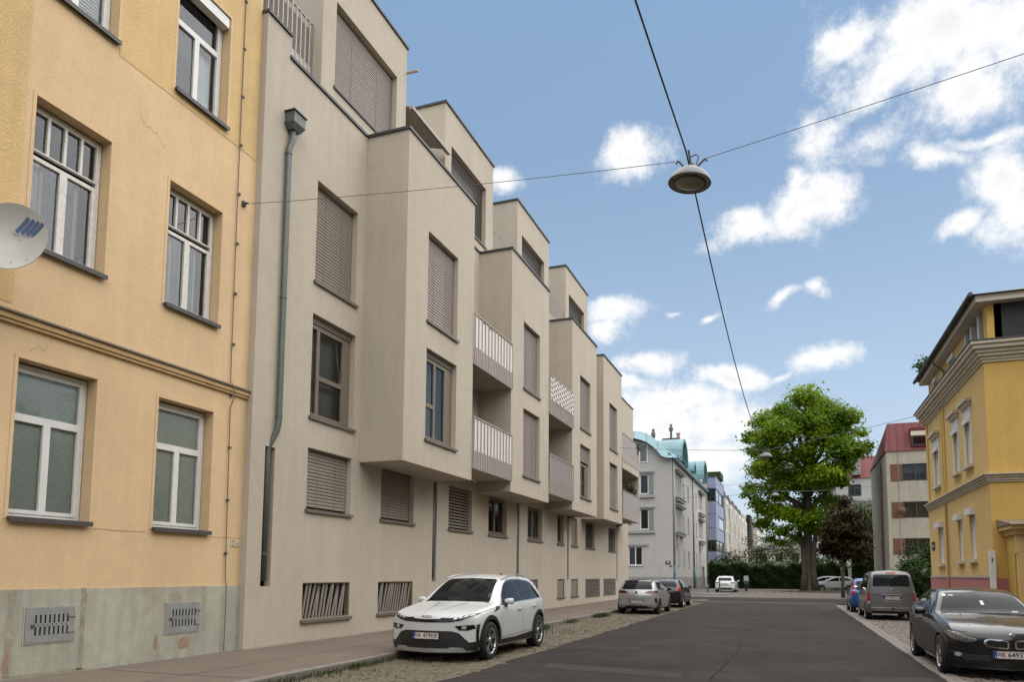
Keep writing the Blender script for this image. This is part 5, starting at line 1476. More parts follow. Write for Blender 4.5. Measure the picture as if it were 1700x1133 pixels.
# ================================================================ trees, hedge, shrubs
m_bark = mat('bark', (.085, .065, .05), .95, var=(3, .25), bump=(18, .8, .03), streak=.3)
def leaf_cloud(lobes, n, size, seed, shell=.55, droop=.4, aspect=.55):
    """leaf-sized rhombi spread through a set of ellipsoidal clumps"""
    r_ = random.Random(seed); mb = MB()
    vol = [l[3] * l[4] * l[5] for l in lobes]; tot = sum(v ** .8 for v in vol)
    for l, v in zip(lobes, vol):
        k = int(n * v ** .8 / tot)
        # each lobe holds smaller sprays
        sprays = []
        for _ in range(max(4, k // 26)):
            d = Vector((r_.gauss(0, 1), r_.gauss(0, 1), r_.gauss(0, 1))).normalized()
            q = r_.random() ** .45
            q = q if q > shell * r_.random() else shell
            if d.z < -.2: q *= .85
            sprays.append((d, q, r_.uniform(.75, 1.15)))
        for _ in range(k):
            d, q, sc = r_.choice(sprays)
            c = Vector((l[0] + d.x * l[3] * q, l[1] + d.y * l[4] * q, l[2] + d.z * l[5] * q))
            sp = .24 * min(l[3], l[5]) + size * .8
            c += Vector((r_.gauss(0, sp), r_.gauss(0, sp), r_.gauss(0, sp * .55)))
            nrm = (d * .7 + Vector((0, 0, .7)) + Vector((r_.uniform(-1, 1), r_.uniform(-1, 1), r_.uniform(-1, 1))) * .75).normalized()
            t = nrm.cross(Vector((r_.uniform(-1, 1), r_.uniform(-1, 1), r_.uniform(-1, 1)))).normalized(); b = nrm.cross(t)
            s = size * r_.uniform(.6, 1.3) * sc
            t = t * s; b = b * s * aspect
            mb.quad(c - t, c + b - t * .1, c + t, c - b - t * .1)
    return mb
def tree(name, label, base, trunk, limbs, lobes, n, size, lm, seed, cat='tree', bark=None, grp=None):
    t = thing(name, label, cat, base, grp)
    bmesh_ = MB()
    bmesh_.tube(*trunk, 12)
    tr_ = bmesh_.build('trunk', bark or m_bark, t, smooth=True)
    if limbs:
        lb_ = MB()
        for p, r_ in limbs: lb_.tube(p, r_, 7)
        lb_.build('limbs', bark or m_bark, tr_, smooth=True)
    stuff(leaf_cloud(lobes, n, size, seed).build('crown', lm, t, recalc=False))
    return t
YT = 76.0
def ip(px_, py_, dy=0.0):    # rough helper: crown points were laid out on the tree's own plane
    return ((px_ - 1315) * .0545 + (.0), YT + dy, 1.62 + (958 - py_) * .0590)
r9 = random.Random(21)
lob = []
for (px_, py_, rr_) in ((1345, 664, 34), (1310, 676, 34), (1380, 676, 32), (1275, 694, 30), (1412, 700, 30), (1252, 712, 22), (1440, 716, 16), (1432, 752, 24), (1448, 742, 12), (1345, 706, 44), (1300, 724, 38), (1392, 724, 40), (1262, 742, 24), (1410, 762, 24), (1246, 716, 14),
                          (1285, 762, 34), (1340, 756, 36), (1268, 784, 28), (1238, 800, 15), (1254, 806, 16), (1385, 780, 30), (1320, 796, 38), (1365, 806, 34), (1286, 818, 32), (1262, 836, 18), (1396, 806, 18), (1338, 838, 34), (1300, 850, 26), (1375, 846, 20), (1270, 862, 14), (1340, 872, 24), (1310, 880, 22), (1404, 780, 20), (1390, 700, 36), (1285, 850, 26), (1268, 846, 20), (1320, 860, 26), (1360, 862, 24), (1382, 826, 24), (1290, 885, 14), (1275, 872, 14), (1355, 885, 14), (1395, 835, 14), (1262, 866, 18), (1280, 893, 15), (1302, 902, 14), (1330, 894, 18), (1366, 880, 18), (1252, 826, 18), (1352, 800, 40), (1300, 780, 36), (1372, 736, 36)):
    x, y, z = ip(px_, py_, r9.uniform(-3.2, 3.2)); q = rr_ * .0545
    lob.append((x, y, z, q * .86, q * 1.0, q * .62))
for k in range(5):
    lob.append((1.6 + r9.uniform(-3.2, 3.4), YT + r9.choice((-1, 1)) * r9.uniform(2.5, 4.5), r9.uniform(8, 17.5), 1.7, 1.7, 1.3))
bx, bz = 1.55, .08
trunk = ([(bx - .05, YT, bz - .1), (bx, YT, .3), (bx - .05, YT, 1.2), (bx - .1, YT, 3.0), (bx + .0, YT, 5.2), (bx + .1, YT, 8.0), (bx + .3, YT, 11.5), (bx + .4, YT, 15), (bx + .2, YT, 18.5)], [.72, .54, .47, .42, .38, .30, .24, .16, .06])
limbs = []
for (px_, py_, dy) in ((1275, 700, 1), (1310, 676, -1), (1380, 676, .5), (1430, 740, 0), (1262, 742, -1), (1268, 784, 1), (1240, 802, 0), (1385, 780, -1), (1286, 818, -.5), (1396, 806, .6), (1412, 705, 1), (1345, 664, 0), (1300, 850, -.8), (1372, 846, .5)):
    e = Vector(ip(px_, py_, dy)); z0 = max(4.2, min(e.z - 2.6, 12)) ; s_ = Vector((bx + (.1 if z0 < 9 else .3), YT, z0))
    mid = s_.lerp(e, .5) + Vector((r9.uniform(-.3, .3), r9.uniform(-.4, .4), .5))
    limbs.append(([tuple(s_), tuple(mid), tuple(e)], [.26, .16, .05]))
for sx in (-.42, .45):   # the bole is a bundle of fused stems
    limbs.append(([(bx + sx * 1.3, YT - .42, bz), (bx + sx * .9, YT - .35, 2.0), (bx + sx * 1.1, YT - .2, 4.4), (bx + sx * 2.4, YT, 7.5)], [.38, .27, .25, .14]))
m_leafT = leafmat('leaf_big_tree', (.050, .128, .006), (.225, .315, .014), .30, .46)
tree('robinia_tree', 'tall broad green tree standing beyond the crossing', (bx, YT, .1), trunk, limbs, lob, 60000, .175, m_leafT, 5)
stuff(tag(MB().box(-.8, 6.2, 72.6, 78.5, .09, .15).build('planting_bed', mat('bed_soil', (.10, .075, .045), .95, var=(2, .3), dirt=((.07, .08, .03), 1.5, .5, .7))), 'bare planting bed with dry leaves around the big tree', 'planting bed'))
rl_ = random.Random(2); mb = MB()
for k in range(1500):
    x, y = rl_.gauss(2.2, 2.4), rl_.gauss(74.5, 2.0); a = rl_.uniform(0, 6.28); s = rl_.uniform(.04, .11); z = .155 + rl_.random() * .06
    mb.quad((x, y, z), (x + s * math.cos(a), y + s * math.sin(a), z + .03), (x + s * math.cos(a) - s * math.sin(a), y + s * math.sin(a) + s * math.cos(a), z + .02), (x - s * math.sin(a), y + s * math.cos(a), z))
stuff(tag(mb.build('leaf_litter', leafmat('dry_leaf', (.10, .06, .025), (.16, .13, .05), 2, .1), recalc=False), 'dry fallen leaves scattered around the big tree', 'leaves'))
# purple-leaved street tree
m_leafP = leafmat('leaf_purple', (.015, .0105, .0035), (.050, .036, .008), .9, .25)
px0, py0 = 3.45, 56.0
lobP = [(px0 + x, py0 + y, z, q, q, q * .85) for x, y, z, q in ((0, 0, 5.9, .95), (-.7, .2, 5.1, .8), (.8, -.1, 5.2, .85), (-1.0, -.4, 4.2, .7), (.2, .5, 4.4, .9), (1.1, .3, 4.3, .75), (-.5, .4, 3.6, .75), (.6, -.4, 3.5, .8), (1.3, 0, 3.5, .6), (-1.2, 0, 3.5, .6), (.1, -.6, 5.0, .8), (.1, 0, 6.9, .55), (-.2, .2, 3.0, .6), (.9, .1, 2.9, .5))]
tree('plum_tree', 'small purple-brown leaved tree on the far corner', (px0, py0, .1), ([(px0 - .1, py0, .05), (px0 - .1, py0, 1.5), (px0, py0, 3.2), (px0 + .05, py0, 5.8)], [.14, .11, .09, .03]),
     [([(px0, py0, 2.2), (px0 - .5, py0, 3.2), (px0 - .8, py0, 4.2)], [.06, .04, .02]), ([(px0, py0, 2.4), (px0 + .6, py0, 3.5), (px0 + .9, py0, 4.6)], [.06, .04, .02])], lobP, 7500, .13, m_leafP, 8)
# hedge
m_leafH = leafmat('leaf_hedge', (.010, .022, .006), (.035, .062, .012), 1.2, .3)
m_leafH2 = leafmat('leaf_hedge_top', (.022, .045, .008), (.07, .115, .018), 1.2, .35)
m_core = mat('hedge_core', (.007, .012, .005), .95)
def hedge(name, label, x0, x1, y0, y1, z1, n, size, seed, m, mtop=None):
    t = thing(name, label, 'hedge', ((x0 + x1) / 2, (y0 + y1) / 2, .1))
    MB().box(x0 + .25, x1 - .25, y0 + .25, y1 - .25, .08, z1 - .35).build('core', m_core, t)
    r_ = random.Random(seed)
    for top_ in (0, 1):
        mb = MB()
        for _ in range(n if not top_ else n // 2):
            x = r_.uniform(x0, x1)
            bump_ = .18 * math.sin(x * 1.9) + .12 * math.sin(x * 4.7 + 1) + .1 * math.sin(x * .6)
            if top_: c = Vector((x, r_.uniform(y0, y1), z1 + bump_ + r_.gauss(-.1, .22)))
            else:
                f = r_.random()
                c = Vector((x, y0 + abs(r_.gauss(0, .16)) + .08 * math.sin(x * 3 + f * 9), .1 + f ** .9 * (z1 - .1 + bump_)))
                if r_.random() < .12: c.x = r_.choice((x0, x1)) + r_.gauss(0, .12); c.y = r_.uniform(y0, y1)
            nrm = (Vector((0, -1, .5)) if not top_ else Vector((0, -.3, 1))) + Vector((r_.uniform(-1, 1), r_.uniform(-1, 1), r_.uniform(-1, 1))) * .9
            nrm.normalize(); t_ = nrm.cross(Vector((r_.uniform(-1, 1), r_.uniform(-1, 1), r_.uniform(-1, 1)))).normalized(); b = nrm.cross(t_)
            s = size * r_.uniform(.6, 1.3)
            mb.quad(c - t_ * s, c + b * s * .6, c + t_ * s, c - b * s * .6)
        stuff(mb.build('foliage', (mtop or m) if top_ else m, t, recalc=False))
    return t
hedge('clipped_hedge', 'long dark green hedge closing the far end of the street', -9.2, 8.2, 88.5, 91.5, 2.85, 15000, .12, 3, m_leafH, m_leafH2)
hedge('clipped_hedge', 'dark hedge behind the grey van by the yellow villa', 8.0, 13.5, 57.5, 59.2, 2.0, 4200, .12, 9, m_leafH)
# shrubs and trees behind
m_leafS = leafmat('leaf_shrub', (.022, .045, .010), (.075, .105, .030), .8, .35)
m_leafD = leafmat('leaf_dark', (.010, .024, .006), (.040, .068, .014), .7, .3)
def shrub(name, label, x, y, z0, w, d, h, n, size, seed, m, cat='shrub', stem=True):
    r_ = random.Random(seed); lb_ = []
    for k in range(9):
        lb_.append((x + r_.uniform(-.6, .6) * w, y + r_.uniform(-.6, .6) * d, z0 + h * r_.uniform(.25, .85), w * r_.uniform(.3, .55), d * r_.uniform(.3, .55), h * r_.uniform(.16, .28)))
    t = tree(name, label, (x, y, z0), ([(x, y, z0), (x + .05, y, z0 + h * .4), (x, y, z0 + h * .75)], [.10 + h * .012, .07 + h * .008, .02]), [([(x, y, z0 + h * .25), (x + w * .3, y, z0 + h * .55)], [.05, .02]), ([(x, y, z0 + h * .3), (x - w * .35, y, z0 + h * .6)], [.05, .02])], lb_, n, size, m, seed, cat)
    return t
shrub('bushy_shrub', 'dark bush above the hedge beside the white row houses', -7.6, 96, .1, 2.6, 2, 4.6, 3600, .13, 31, m_leafD)
shrub('bushy_shrub', 'loose pale shrub behind the hedge left of the trunk', -3.2, 98, .1, 3.2, 2, 7.2, 3000, .14, 32, m_leafS)
shrub('bushy_shrub', 'sparse shrub directly behind the big trunk', .4, 99, .1, 2.8, 2, 6.2, 2400, .14, 36, m_leafS)
shrub('garden_tree', 'deep green tree right of the big trunk, behind the white car', 4.6, 95, .1, 4.2, 2.5, 9.0, 7500, .16, 33, m_leafD, 'tree')
shrub('garden_tree', 'green tree against the side wall of the concrete block', 9.4, 104, .1, 3.2, 2.5, 12.0, 6500, .18, 34, m_leafS, 'tree')
shrub('garden_tree', 'dark tree filling the gap left of the concrete block', 8.4, 89.0, .1, 2.8, 2, 8.2, 7000, .15, 35, m_leafD, 'tree')
shrub('laurel_shrub', 'leafy laurel bush in front of the concrete block', 9.8, 63, .1, 2.6, 1.4, 4.4, 5200, .12, 37, leafmat('leaf_laurel', (.014, .040, .008), (.045, .085, .018), 1, .3))
shrub('laurel_shrub', 'lower leafy bush right behind the grey van', 8.0, 60.5, .1, 1.4, 1.0, 3.2, 2600, .11, 38, leafmat('leaf_laurel', (.014, .040, .008), (.045, .085, .018), 1, .3))
def potted(label, x, y, z, s, seed, m):
    r_ = random.Random(seed)
    t = thing('terrace_plant', label, 'plant', (x, y, z))
    stuff(leaf_cloud([(x, y, z + s * .6, s * .5, s * .5, s * .5), (x, y + s * .5, z + s * .4, s * .4, s * .4, s * .4)], 260, .07 * s + .03, seed).build('foliage', m, t, recalc=False))
    MB().lathe([(0, 0), (.14 * s + .05, 0), (.18 * s + .06, .25), (.16 * s + .04, .25)], 10, 'z', (x, y, z - .25)).build('pot', m_brown, t)
potted('potted plant on the end balcony of the grey block', XF - .25, 42.5, 6.25, .7, 41, m_leafD)
potted('trailing plant on the upper end balcony of the grey block', XF + .0, 43.6, 9.2, .5, 42, m_leafS)
potted('green plant showing above the villa gutter', 7.15, 44.0, 12.75, .9, 43, leafmat('leaf_laurel', (.014, .040, .008), (.045, .085, .018), 1, .3))
# gate posts by the far hedge
for k, (x, y) in enumerate(((4.9, 84.0), (5.6, 84.0))):
    tag(MB().box(x, x + .32, y, y + .3, .1, 2.4).box(x - .04, x + .36, y - .04, y + .34, 2.4, 2.5).build('gate_post', m_box), ('pale gate post next to the white car, left one', 'pale gate post next to the white car, right one')[k], 'gate post')
# ================================================================ cars
def pchip(pts):
    xs = np.array([p[0] for p in pts], float); ys_ = np.array([p[1] for p in pts], float)
    h = np.diff(xs); dl = np.diff(ys_) / h; m = np.zeros(len(xs)); m[0], m[-1] = dl[0], dl[-1]
    for i in range(1, len(xs) - 1):
        if dl[i - 1] * dl[i] > 0:
            w1, w2 = 2 * h[i] + h[i - 1], h[i] + 2 * h[i - 1]; m[i] = (w1 + w2) / (w1 / dl[i - 1] + w2 / dl[i])
    def f(x):
        x = min(max(x, xs[0]), xs[-1]); i = min(int(np.searchsorted(xs, x, 'right')) - 1, len(h) - 1)
        t = (x - xs[i]) / h[i]
        return float((2 * t**3 - 3 * t**2 + 1) * ys_[i] + (t**3 - 2 * t**2 + t) * h[i] * m[i] + (-2 * t**3 + 3 * t**2) * ys_[i + 1] + (t**3 - t**2) * h[i] * m[i + 1])
    return f
def chaikin(P, n=2):
    for _ in range(n):
        Q = [P[0]]
        for a, b in zip(P, P[1:]):
            Q += [(a[0] * .75 + b[0] * .25, a[1] * .75 + b[1] * .25), (a[0] * .25 + b[0] * .75, a[1] * .25 + b[1] * .75)]
        Q.append(P[-1]); P = Q
    return P
def round_poly(P, r, seg=3):
    out = []; n = len(P)
    for i in range(n):
        p, a, b = Vector(P[i]), Vector(P[i - 1]), Vector(P[(i + 1) % n])
        da, db = (a - p), (b - p); ra = min(r, da.length * .45); rb = min(r, db.length * .45)
        s, e = p + da.normalized() * ra, p + db.normalized() * rb
        for k in range(seg + 1):
            t = k / seg; q = s * (1 - t) ** 2 + p * 2 * t * (1 - t) + e * t * t; out.append((q.x, q.y))
    return out
m_tyre = mat('tyre', (.012, .012, .012), .85)
m_blackp = mat('plastic_black', (.014, .014, .015), .45)
m_blackg = mat('gloss_black', (.006, .006, .007), .08, spec=.6)
m_carglass = mat('car_glass', (.010, .012, .013), .03, spec=.16)
m_gap = mat('panel_gap', (.012, .012, .012), .8)
m_alu = mat('rim_silver', (.45, .45, .46), .28, .85)
m_chrome = mat('chrome', (.62, .62, .63), .12, 1.0)
m_redl = mat('tail_red', (.30, .008, .010), .12, spec=.6)
m_redd = mat('tail_dark_red', (.07, .006, .008), .12, spec=.6)
m_clear = mat('lamp_clear', (.42, .43, .44), .1, .3, spec=.7)
m_plate = mat('plate_white', (.58, .58, .56), .5)
m_pblue = mat('plate_blue', (.01, .04, .28), .5)
m_pred = mat('plate_red_line', (.35, .02, .02), .5)
m_ptxt = mat('plate_black_text', (.012, .012, .012), .6)
def paint(name, c, metal=0.0, rough=.32, coat=1.0): return mat(name, c, rough, metal, coat=coat * .5, spec=.35)
class Car:
    def __init__(s, name, label, loc, rotz, spec, paintm, cat='car'):
        s.t = thing(name, label, cat, loc, None, rotz); s.sp = spec; s.paint = paintm
        s.make_body()
    def make_body(s):
        sp = s.sp; L = sp['L']; s.L = L
        W, ZB, ZS, ZT, BW = (pchip(sp[k]) for k in ('W', 'ZB', 'ZS', 'ZT', 'BOW'))
        tum = sp.get('tum', .42); s.W = W
        ds = sorted({round(float(x), 4) for x in list(np.linspace(0, .3, 13)) + list(np.linspace(.3, L - .3, 58)) + list(np.linspace(L - .3, L, 13))})
        verts = []; rings = []; N = None
        for d in ds:
            w, zb, zs, zt = W(d), ZB(d), ZS(d), ZT(d); h = zt - zs; xr = .945 * w - .02 - tum * h
            c = [(0, zb - .004), (.80 * w, zb), (.94 * w, zb + .03), (.985 * w, zb + .14), (w, zb + .45 * (zs - zb)), (w * .995, zs - .16 * (zs - zb)), (.968 * w, zs - .02), (.945 * w, zs + .015 + .02 * h),
                 (.5 * (.945 * w + xr), zs + .46 * h + .01), (xr, zs + .86 * h + .004), (xr - .05, zs + .955 * h + .003), (xr * .66, zt), (0, zt + sp.get('crown', .018))]
            P = chaikin(c, 2); N = len(P); y = L / 2 - d; bw = BW(d)
            ring = []
            for (x, z) in P:
                ring.append(len(verts)); verts.append((x, y - bw * (x / max(w, .1)) ** 2, z))
            left = [ring[0]]
            for (x, z) in P[1:-1]:
                left.append(len(verts)); verts.append((-x, y - bw * (x / max(w, .1)) ** 2, z))
            left.append(ring[-1]); rings.append((ring, left, P, y, bw, w))
        faces = []
        for (r1, l1, *_), (r2, l2, *_) in zip(rings, rings[1:]):
            for i in range(N - 1):
                faces.append((r1[i], r1[i + 1], r2[i + 1], r2[i])); faces.append((l1[i + 1], l1[i], l2[i], l2[i + 1]))
        for end in (0, -1):
            r_, l_, P, y, bw, w = rings[end]; rows = []
            for i in range(N):
                if i in (0, N - 1): rows.append([r_[i]]); continue
                row = [l_[i]]
                for k in range(1, 8):
                    x = P[i][0] * (k / 4 - 1); row.append(len(verts)); verts.append((x, y - bw * (x / max(w, .1)) ** 2, P[i][1]))
                row.append(r_[i]); rows.append(row)
            for a, b in zip(rows, rows[1:]):
                for k in range(8):
                    q = [a[k] if len(a) > 1 else a[0], a[k + 1] if len(a) > 1 else a[0], b[k + 1] if len(b) > 1 else b[0], b[k] if len(b) > 1 else b[0]]
                    q = list(dict.fromkeys(q))
                    if len(q) > 2: faces.append(tuple(q) if end else tuple(reversed(q)))
        mb = MB(); mb.v, mb.f = verts, faces
        me = mb.mesh('body', s.paint)
        bm = bmesh.new(); bm.from_mesh(me); s.bvh = BVHTree.FromBMesh(bm); bm.free()
        # wheel arches
        tmp = bpy.data.objects.new('tmp_body', me); COL.objects.link(tmp)
        R_ = sp['R']; cut = MB()
        for yy in (sp['yf'], sp['yr']):
            for sx in (-1, 1):
                hw = W(L / 2 - yy); x0, x1 = sx * hw * .60, sx * (hw + .3)
                i0 = len(cut.v); K = 30; Ra = R_ + sp.get('arch', .055)
                for x in (x0, x1):
                    for j in range(K):
                        a = 6.28319 * j / K; cut.v.append((x, yy + Ra * math.cos(a), R_ + Ra * math.sin(a)))
                cut.f += [tuple(i0 + j for j in range(K)), tuple(i0 + K + j for j in reversed(range(K)))] + [(i0 + j, i0 + (j + 1) % K, i0 + K + (j + 1) % K, i0 + K + j) for j in range(K)]
        cme = cut.mesh('cutter', m_gap); co = bpy.data.objects.new('tmp_cut', cme); COL.objects.link(co)
        md = tmp.modifiers.new('b', 'BOOLEAN'); md.operation = 'DIFFERENCE'; md.object = co; md.solver = 'EXACT'
        try: md.material_mode = 'TRANSFER'
        except Exception: pass
        bpy.context.view_layer.update()
        ev = tmp.evaluated_get(bpy.context.evaluated_depsgraph_get()); me2 = bpy.data.meshes.new_from_object(ev)
        bpy.data.objects.remove(tmp); bpy.data.objects.remove(co)
        if len(me2.polygons) < 500: me2 = me
        me2.name = 'body'; s.body = link('body', me2, s.t, True); smooth_angle(s.body, 38)
    def hit(s, view, a, b, off):
        o, d = {'F': ((a, 20, b), (0, -1, 0)), 'B': ((a, -20, b), (0, 1, 0)), 'R': ((20, a, b), (-1, 0, 0)), 'L': ((-20, a, b), (1, 0, 0)), 'T': ((a, b, 20), (0, 0, -1))}[view]
        h = s.bvh.ray_cast(Vector(o), Vector(d))
        if h[0] is None:
            q = {'F': (a, s.L / 2, b), 'B': (a, -s.L / 2, b), 'R': (1, a, b), 'L': (-1, a, b), 'T': (a, b, 1.4)}[view]
            h = s.bvh.find_nearest(Vector(q))
        n = h[1]
        if n.dot(Vector(d)) > 0: n = -n
        return h[0] + (n * .75 - Vector(d) * .25) * off
    def patch(s, poly, view, m, name, off=.004, grid=.06, parent=None, both=False, rnd_=0.0, raise_=0.0):
        """panel cut to an outline and fitted to the body surface"""
        if rnd_: poly = round_poly(poly, rnd_)
        out = []
        for mir in ((0, 1) if both else (0,)):
            v_ = view; P = poly
            if mir:
                if view in 'RL': v_ = 'L' if view == 'R' else 'R'
                else: P = [(-a, b) for a, b in poly]
            bm = bmesh.new(); bm.faces.new([bm.verts.new((a, b, 0)) for a, b in P])
            for ax in (0, 1):
                lo, hi = min(p[ax] for p in P), max(p[ax] for p in P); k = int((hi - lo) / grid)
                for i in range(1, k + 1):
                    co = [0, 0, 0]; co[ax] = lo + (hi - lo) * i / (k + 1); no = [0, 0, 0]; no[ax] = 1
                    bmesh.ops.bisect_plane(bm, geom=bm.verts[:] + bm.edges[:] + bm.faces[:], plane_co=co, plane_no=no)
            rim = [v for v in bm.verts if any(e.is_boundary for e in v.link_edges)]
            rs = {v.index for v in rim}
            for v in bm.verts: v.co = s.hit(v_, v.co.x, v.co.y, off)
            bmesh.ops.recalc_face_normals(bm, faces=bm.faces)
            me = bpy.data.meshes.new(name); bm.to_mesh(me); bm.free(); me.materials.append(m); me.shade_smooth()
            out.append(link(name, me, parent or s.body, True))
        return out
    def line(s, pts, view, w, m=None, off=.0022, both=False, name='panel_gap'):
        P = [Vector(p) for p in pts]; l, r = [], []
        for i, p in enumerate(P):
            d = (P[min(i + 1, len(P) - 1)] - P[max(i - 1, 0)]).normalized(); n = Vector((-d.y, d.x)) * w / 2
            l.append((p.x + n.x, p.y + n.y)); r.append((p.x - n.x, p.y - n.y))
        for mir in ((0, 1) if both else (0,)):
            v_ = view; sg = 1
            if mir:
                if view in 'RL': v_ = 'L' if view == 'R' else 'R'
                else: sg = -1
            mb = MB()
            for i in range(len(P) - 1):
                n = max(1, int((P[i + 1] - P[i]).length / .05))
                for k in range(n):
                    t0, t1 = k / n, (k + 1) / n
                    L_ = lambda q, t: (q[i][0] + (q[i + 1][0] - q[i][0]) * t, q[i][1] + (q[i + 1][1] - q[i][1]) * t)
                    mb.quad(*[tuple(s.hit(v_, sg * a, b, off) if view not in 'RL' else s.hit(v_, a, b, off)) for a, b in (L_(l, t0), L_(l, t1), L_(r, t1), L_(r, t0))])
            link(name, mb.mesh(name, m or m_gap), s.body, True)
    def wheels(s, style='five', rim=None, wd=.22):
        sp = s.sp; R_ = sp['R']; rim = rim or m_alu
        ty = MB().lathe([(R_ * .66, -wd / 2 + .01), (R_ * .70, -wd / 2), (R_ * .92, -wd / 2), (R_ * .985, -wd / 2 + .025), (R_, -wd / 2 + .06), (R_, wd / 2 - .06), (R_ * .985, wd / 2 - .025), (R_ * .92, wd / 2), (R_ * .70, wd / 2), (R_ * .66, wd / 2 - .01)], 36, 'x').mesh('tyre', m_tyre, True)
        rm = MB().lathe([(R_ * .70, wd / 2 - .004), (R_ * .66, wd / 2 - .006), (R_ * .62, wd / 2 - .03)], 36, 'x')
        ns = {'five': 5, 'multi': 10, 'plain': 7, 'twin': 5}[style]
        for i in range(ns):
            a = 6.28319 * i / ns + .2
            for off_, wid in (((-.15, .017), (.15, .017)) if style == 'twin' else ((0, .05 if style != 'multi' else .03),)):
                e = Vector((0, math.cos(a + off_), math.sin(a + off_))); e0 = Vector((0, math.cos(a), math.sin(a))); n = Vector((0, -e0.z, e0.y))
                p0, p1 = e0 * R_ * .12, e * R_ * .665
                x0, x1 = wd / 2 - .035, wd / 2 - .008
                rm.hexa([tuple(p0 - n * wid + Vector((x0 - .02, 0, 0))), tuple(p0 + n * wid + Vector((x0 - .02, 0, 0))), tuple(p1 + n * wid * .8 + Vector((x0 - .02, 0, 0))), tuple(p1 - n * wid * .8 + Vector((x0 - .02, 0, 0))),
                         tuple(p0 - n * wid * .8 + Vector((x0 + .005, 0, 0))), tuple(p0 + n * wid * .8 + Vector((x0 + .005, 0, 0))), tuple(p1 + n * wid * .6 + Vector((x1, 0, 0))), tuple(p1 - n * wid * .6 + Vector((x1, 0, 0)))])
        rm.lathe([(0, wd / 2 - .012), (.05, wd / 2 - .014), (.065, wd / 2 - .03), (.065, wd / 2 - .06)], 16, 'x')
        rme = rm.mesh('rim', rim)
        dk = MB().lathe([(R_ * .655, wd / 2 - .05), (R_ * .3, wd / 2 - .07), (0, wd / 2 - .07)], 24, 'x').mesh('hub_well', m_gap)
        for yy in (sp['yf'], sp['yr']):
            for sx in (-1, 1):
                hw = s.W(s.L / 2 - yy)
                w = link('wheel', None, s.t, True) if False else bpy.data.objects.new('wheel', ty); COL.objects.link(w) if w.name not in COL.objects else None
                w.parent = s.t; w.location = (sx * (hw - wd / 2 - sp.get('inset', .012)), yy, R_); w.scale = (sx, 1, 1); PINV[w.name] = Matrix()
                link('rim', rme, w, True); link('hub_well', dk, w, True)
    def plate(s, view, z, txt, w=.52, h=.115, blue=True, lift=.012, country=True, x=0.0):
        c = s.hit(view, x, z, lift); sg = 1 if view == 'F' else -1
        # upright plate; seen from the front its right-hand end is the car's left
        r = Vector((-1, 0, 0)) if view == 'F' else Vector((1, 0, 0)); u = Vector((0, 0, 1)); n = r.cross(u)
        def B(a0, a1, b0, b1, d0, d1, m, name, par):
            mb = MB(); P = lambda a, b, d: tuple(c + r * a + u * b + n * d)
            mb.hexa([P(a0, b0, d0), P(a1, b0, d0), P(a1, b1, d0), P(a0, b1, d0), P(a0, b0, d1), P(a1, b0, d1), P(a1, b1, d1), P(a0, b1, d1)])
            return link(name, mb.mesh(name, m), par, True)
        pl_ = B(-w / 2, w / 2, -h / 2, h / 2, 0, .01, m_plate, 'licence_plate', s.t)
        B(-w / 2 - .012, w / 2 + .012, -h / 2 - .016, h / 2 + .012, -.01, .006, m_blackp, 'plate_frame', pl_)
        for zz_ in (-h / 2 + .002, h / 2 - .006): B(-w / 2, w / 2, zz_, zz_ + .004, .0102, .0108, m_pred, 'red_line', pl_)
        if blue:
            B(-w / 2, -w / 2 + .045, -h / 2, h / 2, .0104, .0112, m_pblue, 'blue_band', pl_)
            B(-w / 2 + .016, -w / 2 + .030, -h / 2 + .014, -h / 2 + .032, .0113, .0118, m_plate, 'country_mark', pl_)
        tm = text_mesh(txt[0], h * .90, m_ptxt, .0006, bold=.0012); tm.transform(Matrix.Diagonal((.72, 1, 1, 1))); place_mesh(tm, 'lettering', pl_, tuple(c + r * (-w / 2 + .085) + n * .0115), r, u)
        B(-w / 2 + .123, -w / 2 + .152, -h * .28, h * .30, .0104, .0112, m_pred, 'crest', pl_); B(-w / 2 + .129, -w / 2 + .146, -h * .04, h * .06, .0113, .0118, m_plate, 'crest_bar', pl_)
        tm = text_mesh(txt[1], h * .92, m_ptxt, .0006, bold=.0012); tm.transform(Matrix.Diagonal((.95, 1, 1, 1))); o = place_mesh(tm, 'lettering', pl_, tuple(c + r * (w * .18) + n * .0115), r, u)
        return pl_
    def mirror(s, y, z, hw, m, both=True):
        for sx in ((-1, 1) if both else (-1,)):
            mb = MB(); prof = [(0, .02), (.02, .055), (.06, .074), (.11, .080), (.155, .078), (.178, .066), (.184, .03)]
            K = 10; base_ = len(mb.v)
            for (t, r_) in prof:
                for j in range(K):
                    a = 6.28319 * j / K; mb.v.append((sx * (hw - .02 + t), y + r_ * .75 * math.cos(a) - .02 * (t / .2), z + r_ * math.sin(a) * .82))
            for k in range(len(prof) - 1):
                for j in range(K): mb.f.append((k * K + j, k * K + (j + 1) % K, (k + 1) * K + (j + 1) % K, (k + 1) * K + j))
            mb.f.append(tuple((len(prof) - 1) * K + j for j in range(K)))
            o = link('door_mirror', mb.mesh('door_mirror', m, True), s.t, True)
            q = MB().box(sx * (hw - .06), sx * (hw + .04), y - .02, y + .05, z - .11, z - .045); link('mirror_foot', q.mesh('mirror_foot', m_blackp), o, True)
    def handle(s, y, z, m=None, both=True):
        for v_ in (('R', 'L') if both else ('R',)):
            c = s.hit(v_, y, z, .012); mb = MB().box(c.x - .014, c.x + .014, y - .10, y + .10, z - .014, z + .014); link('door_handle', mb.mesh('door_handle', m or s.paint), s.t, True)
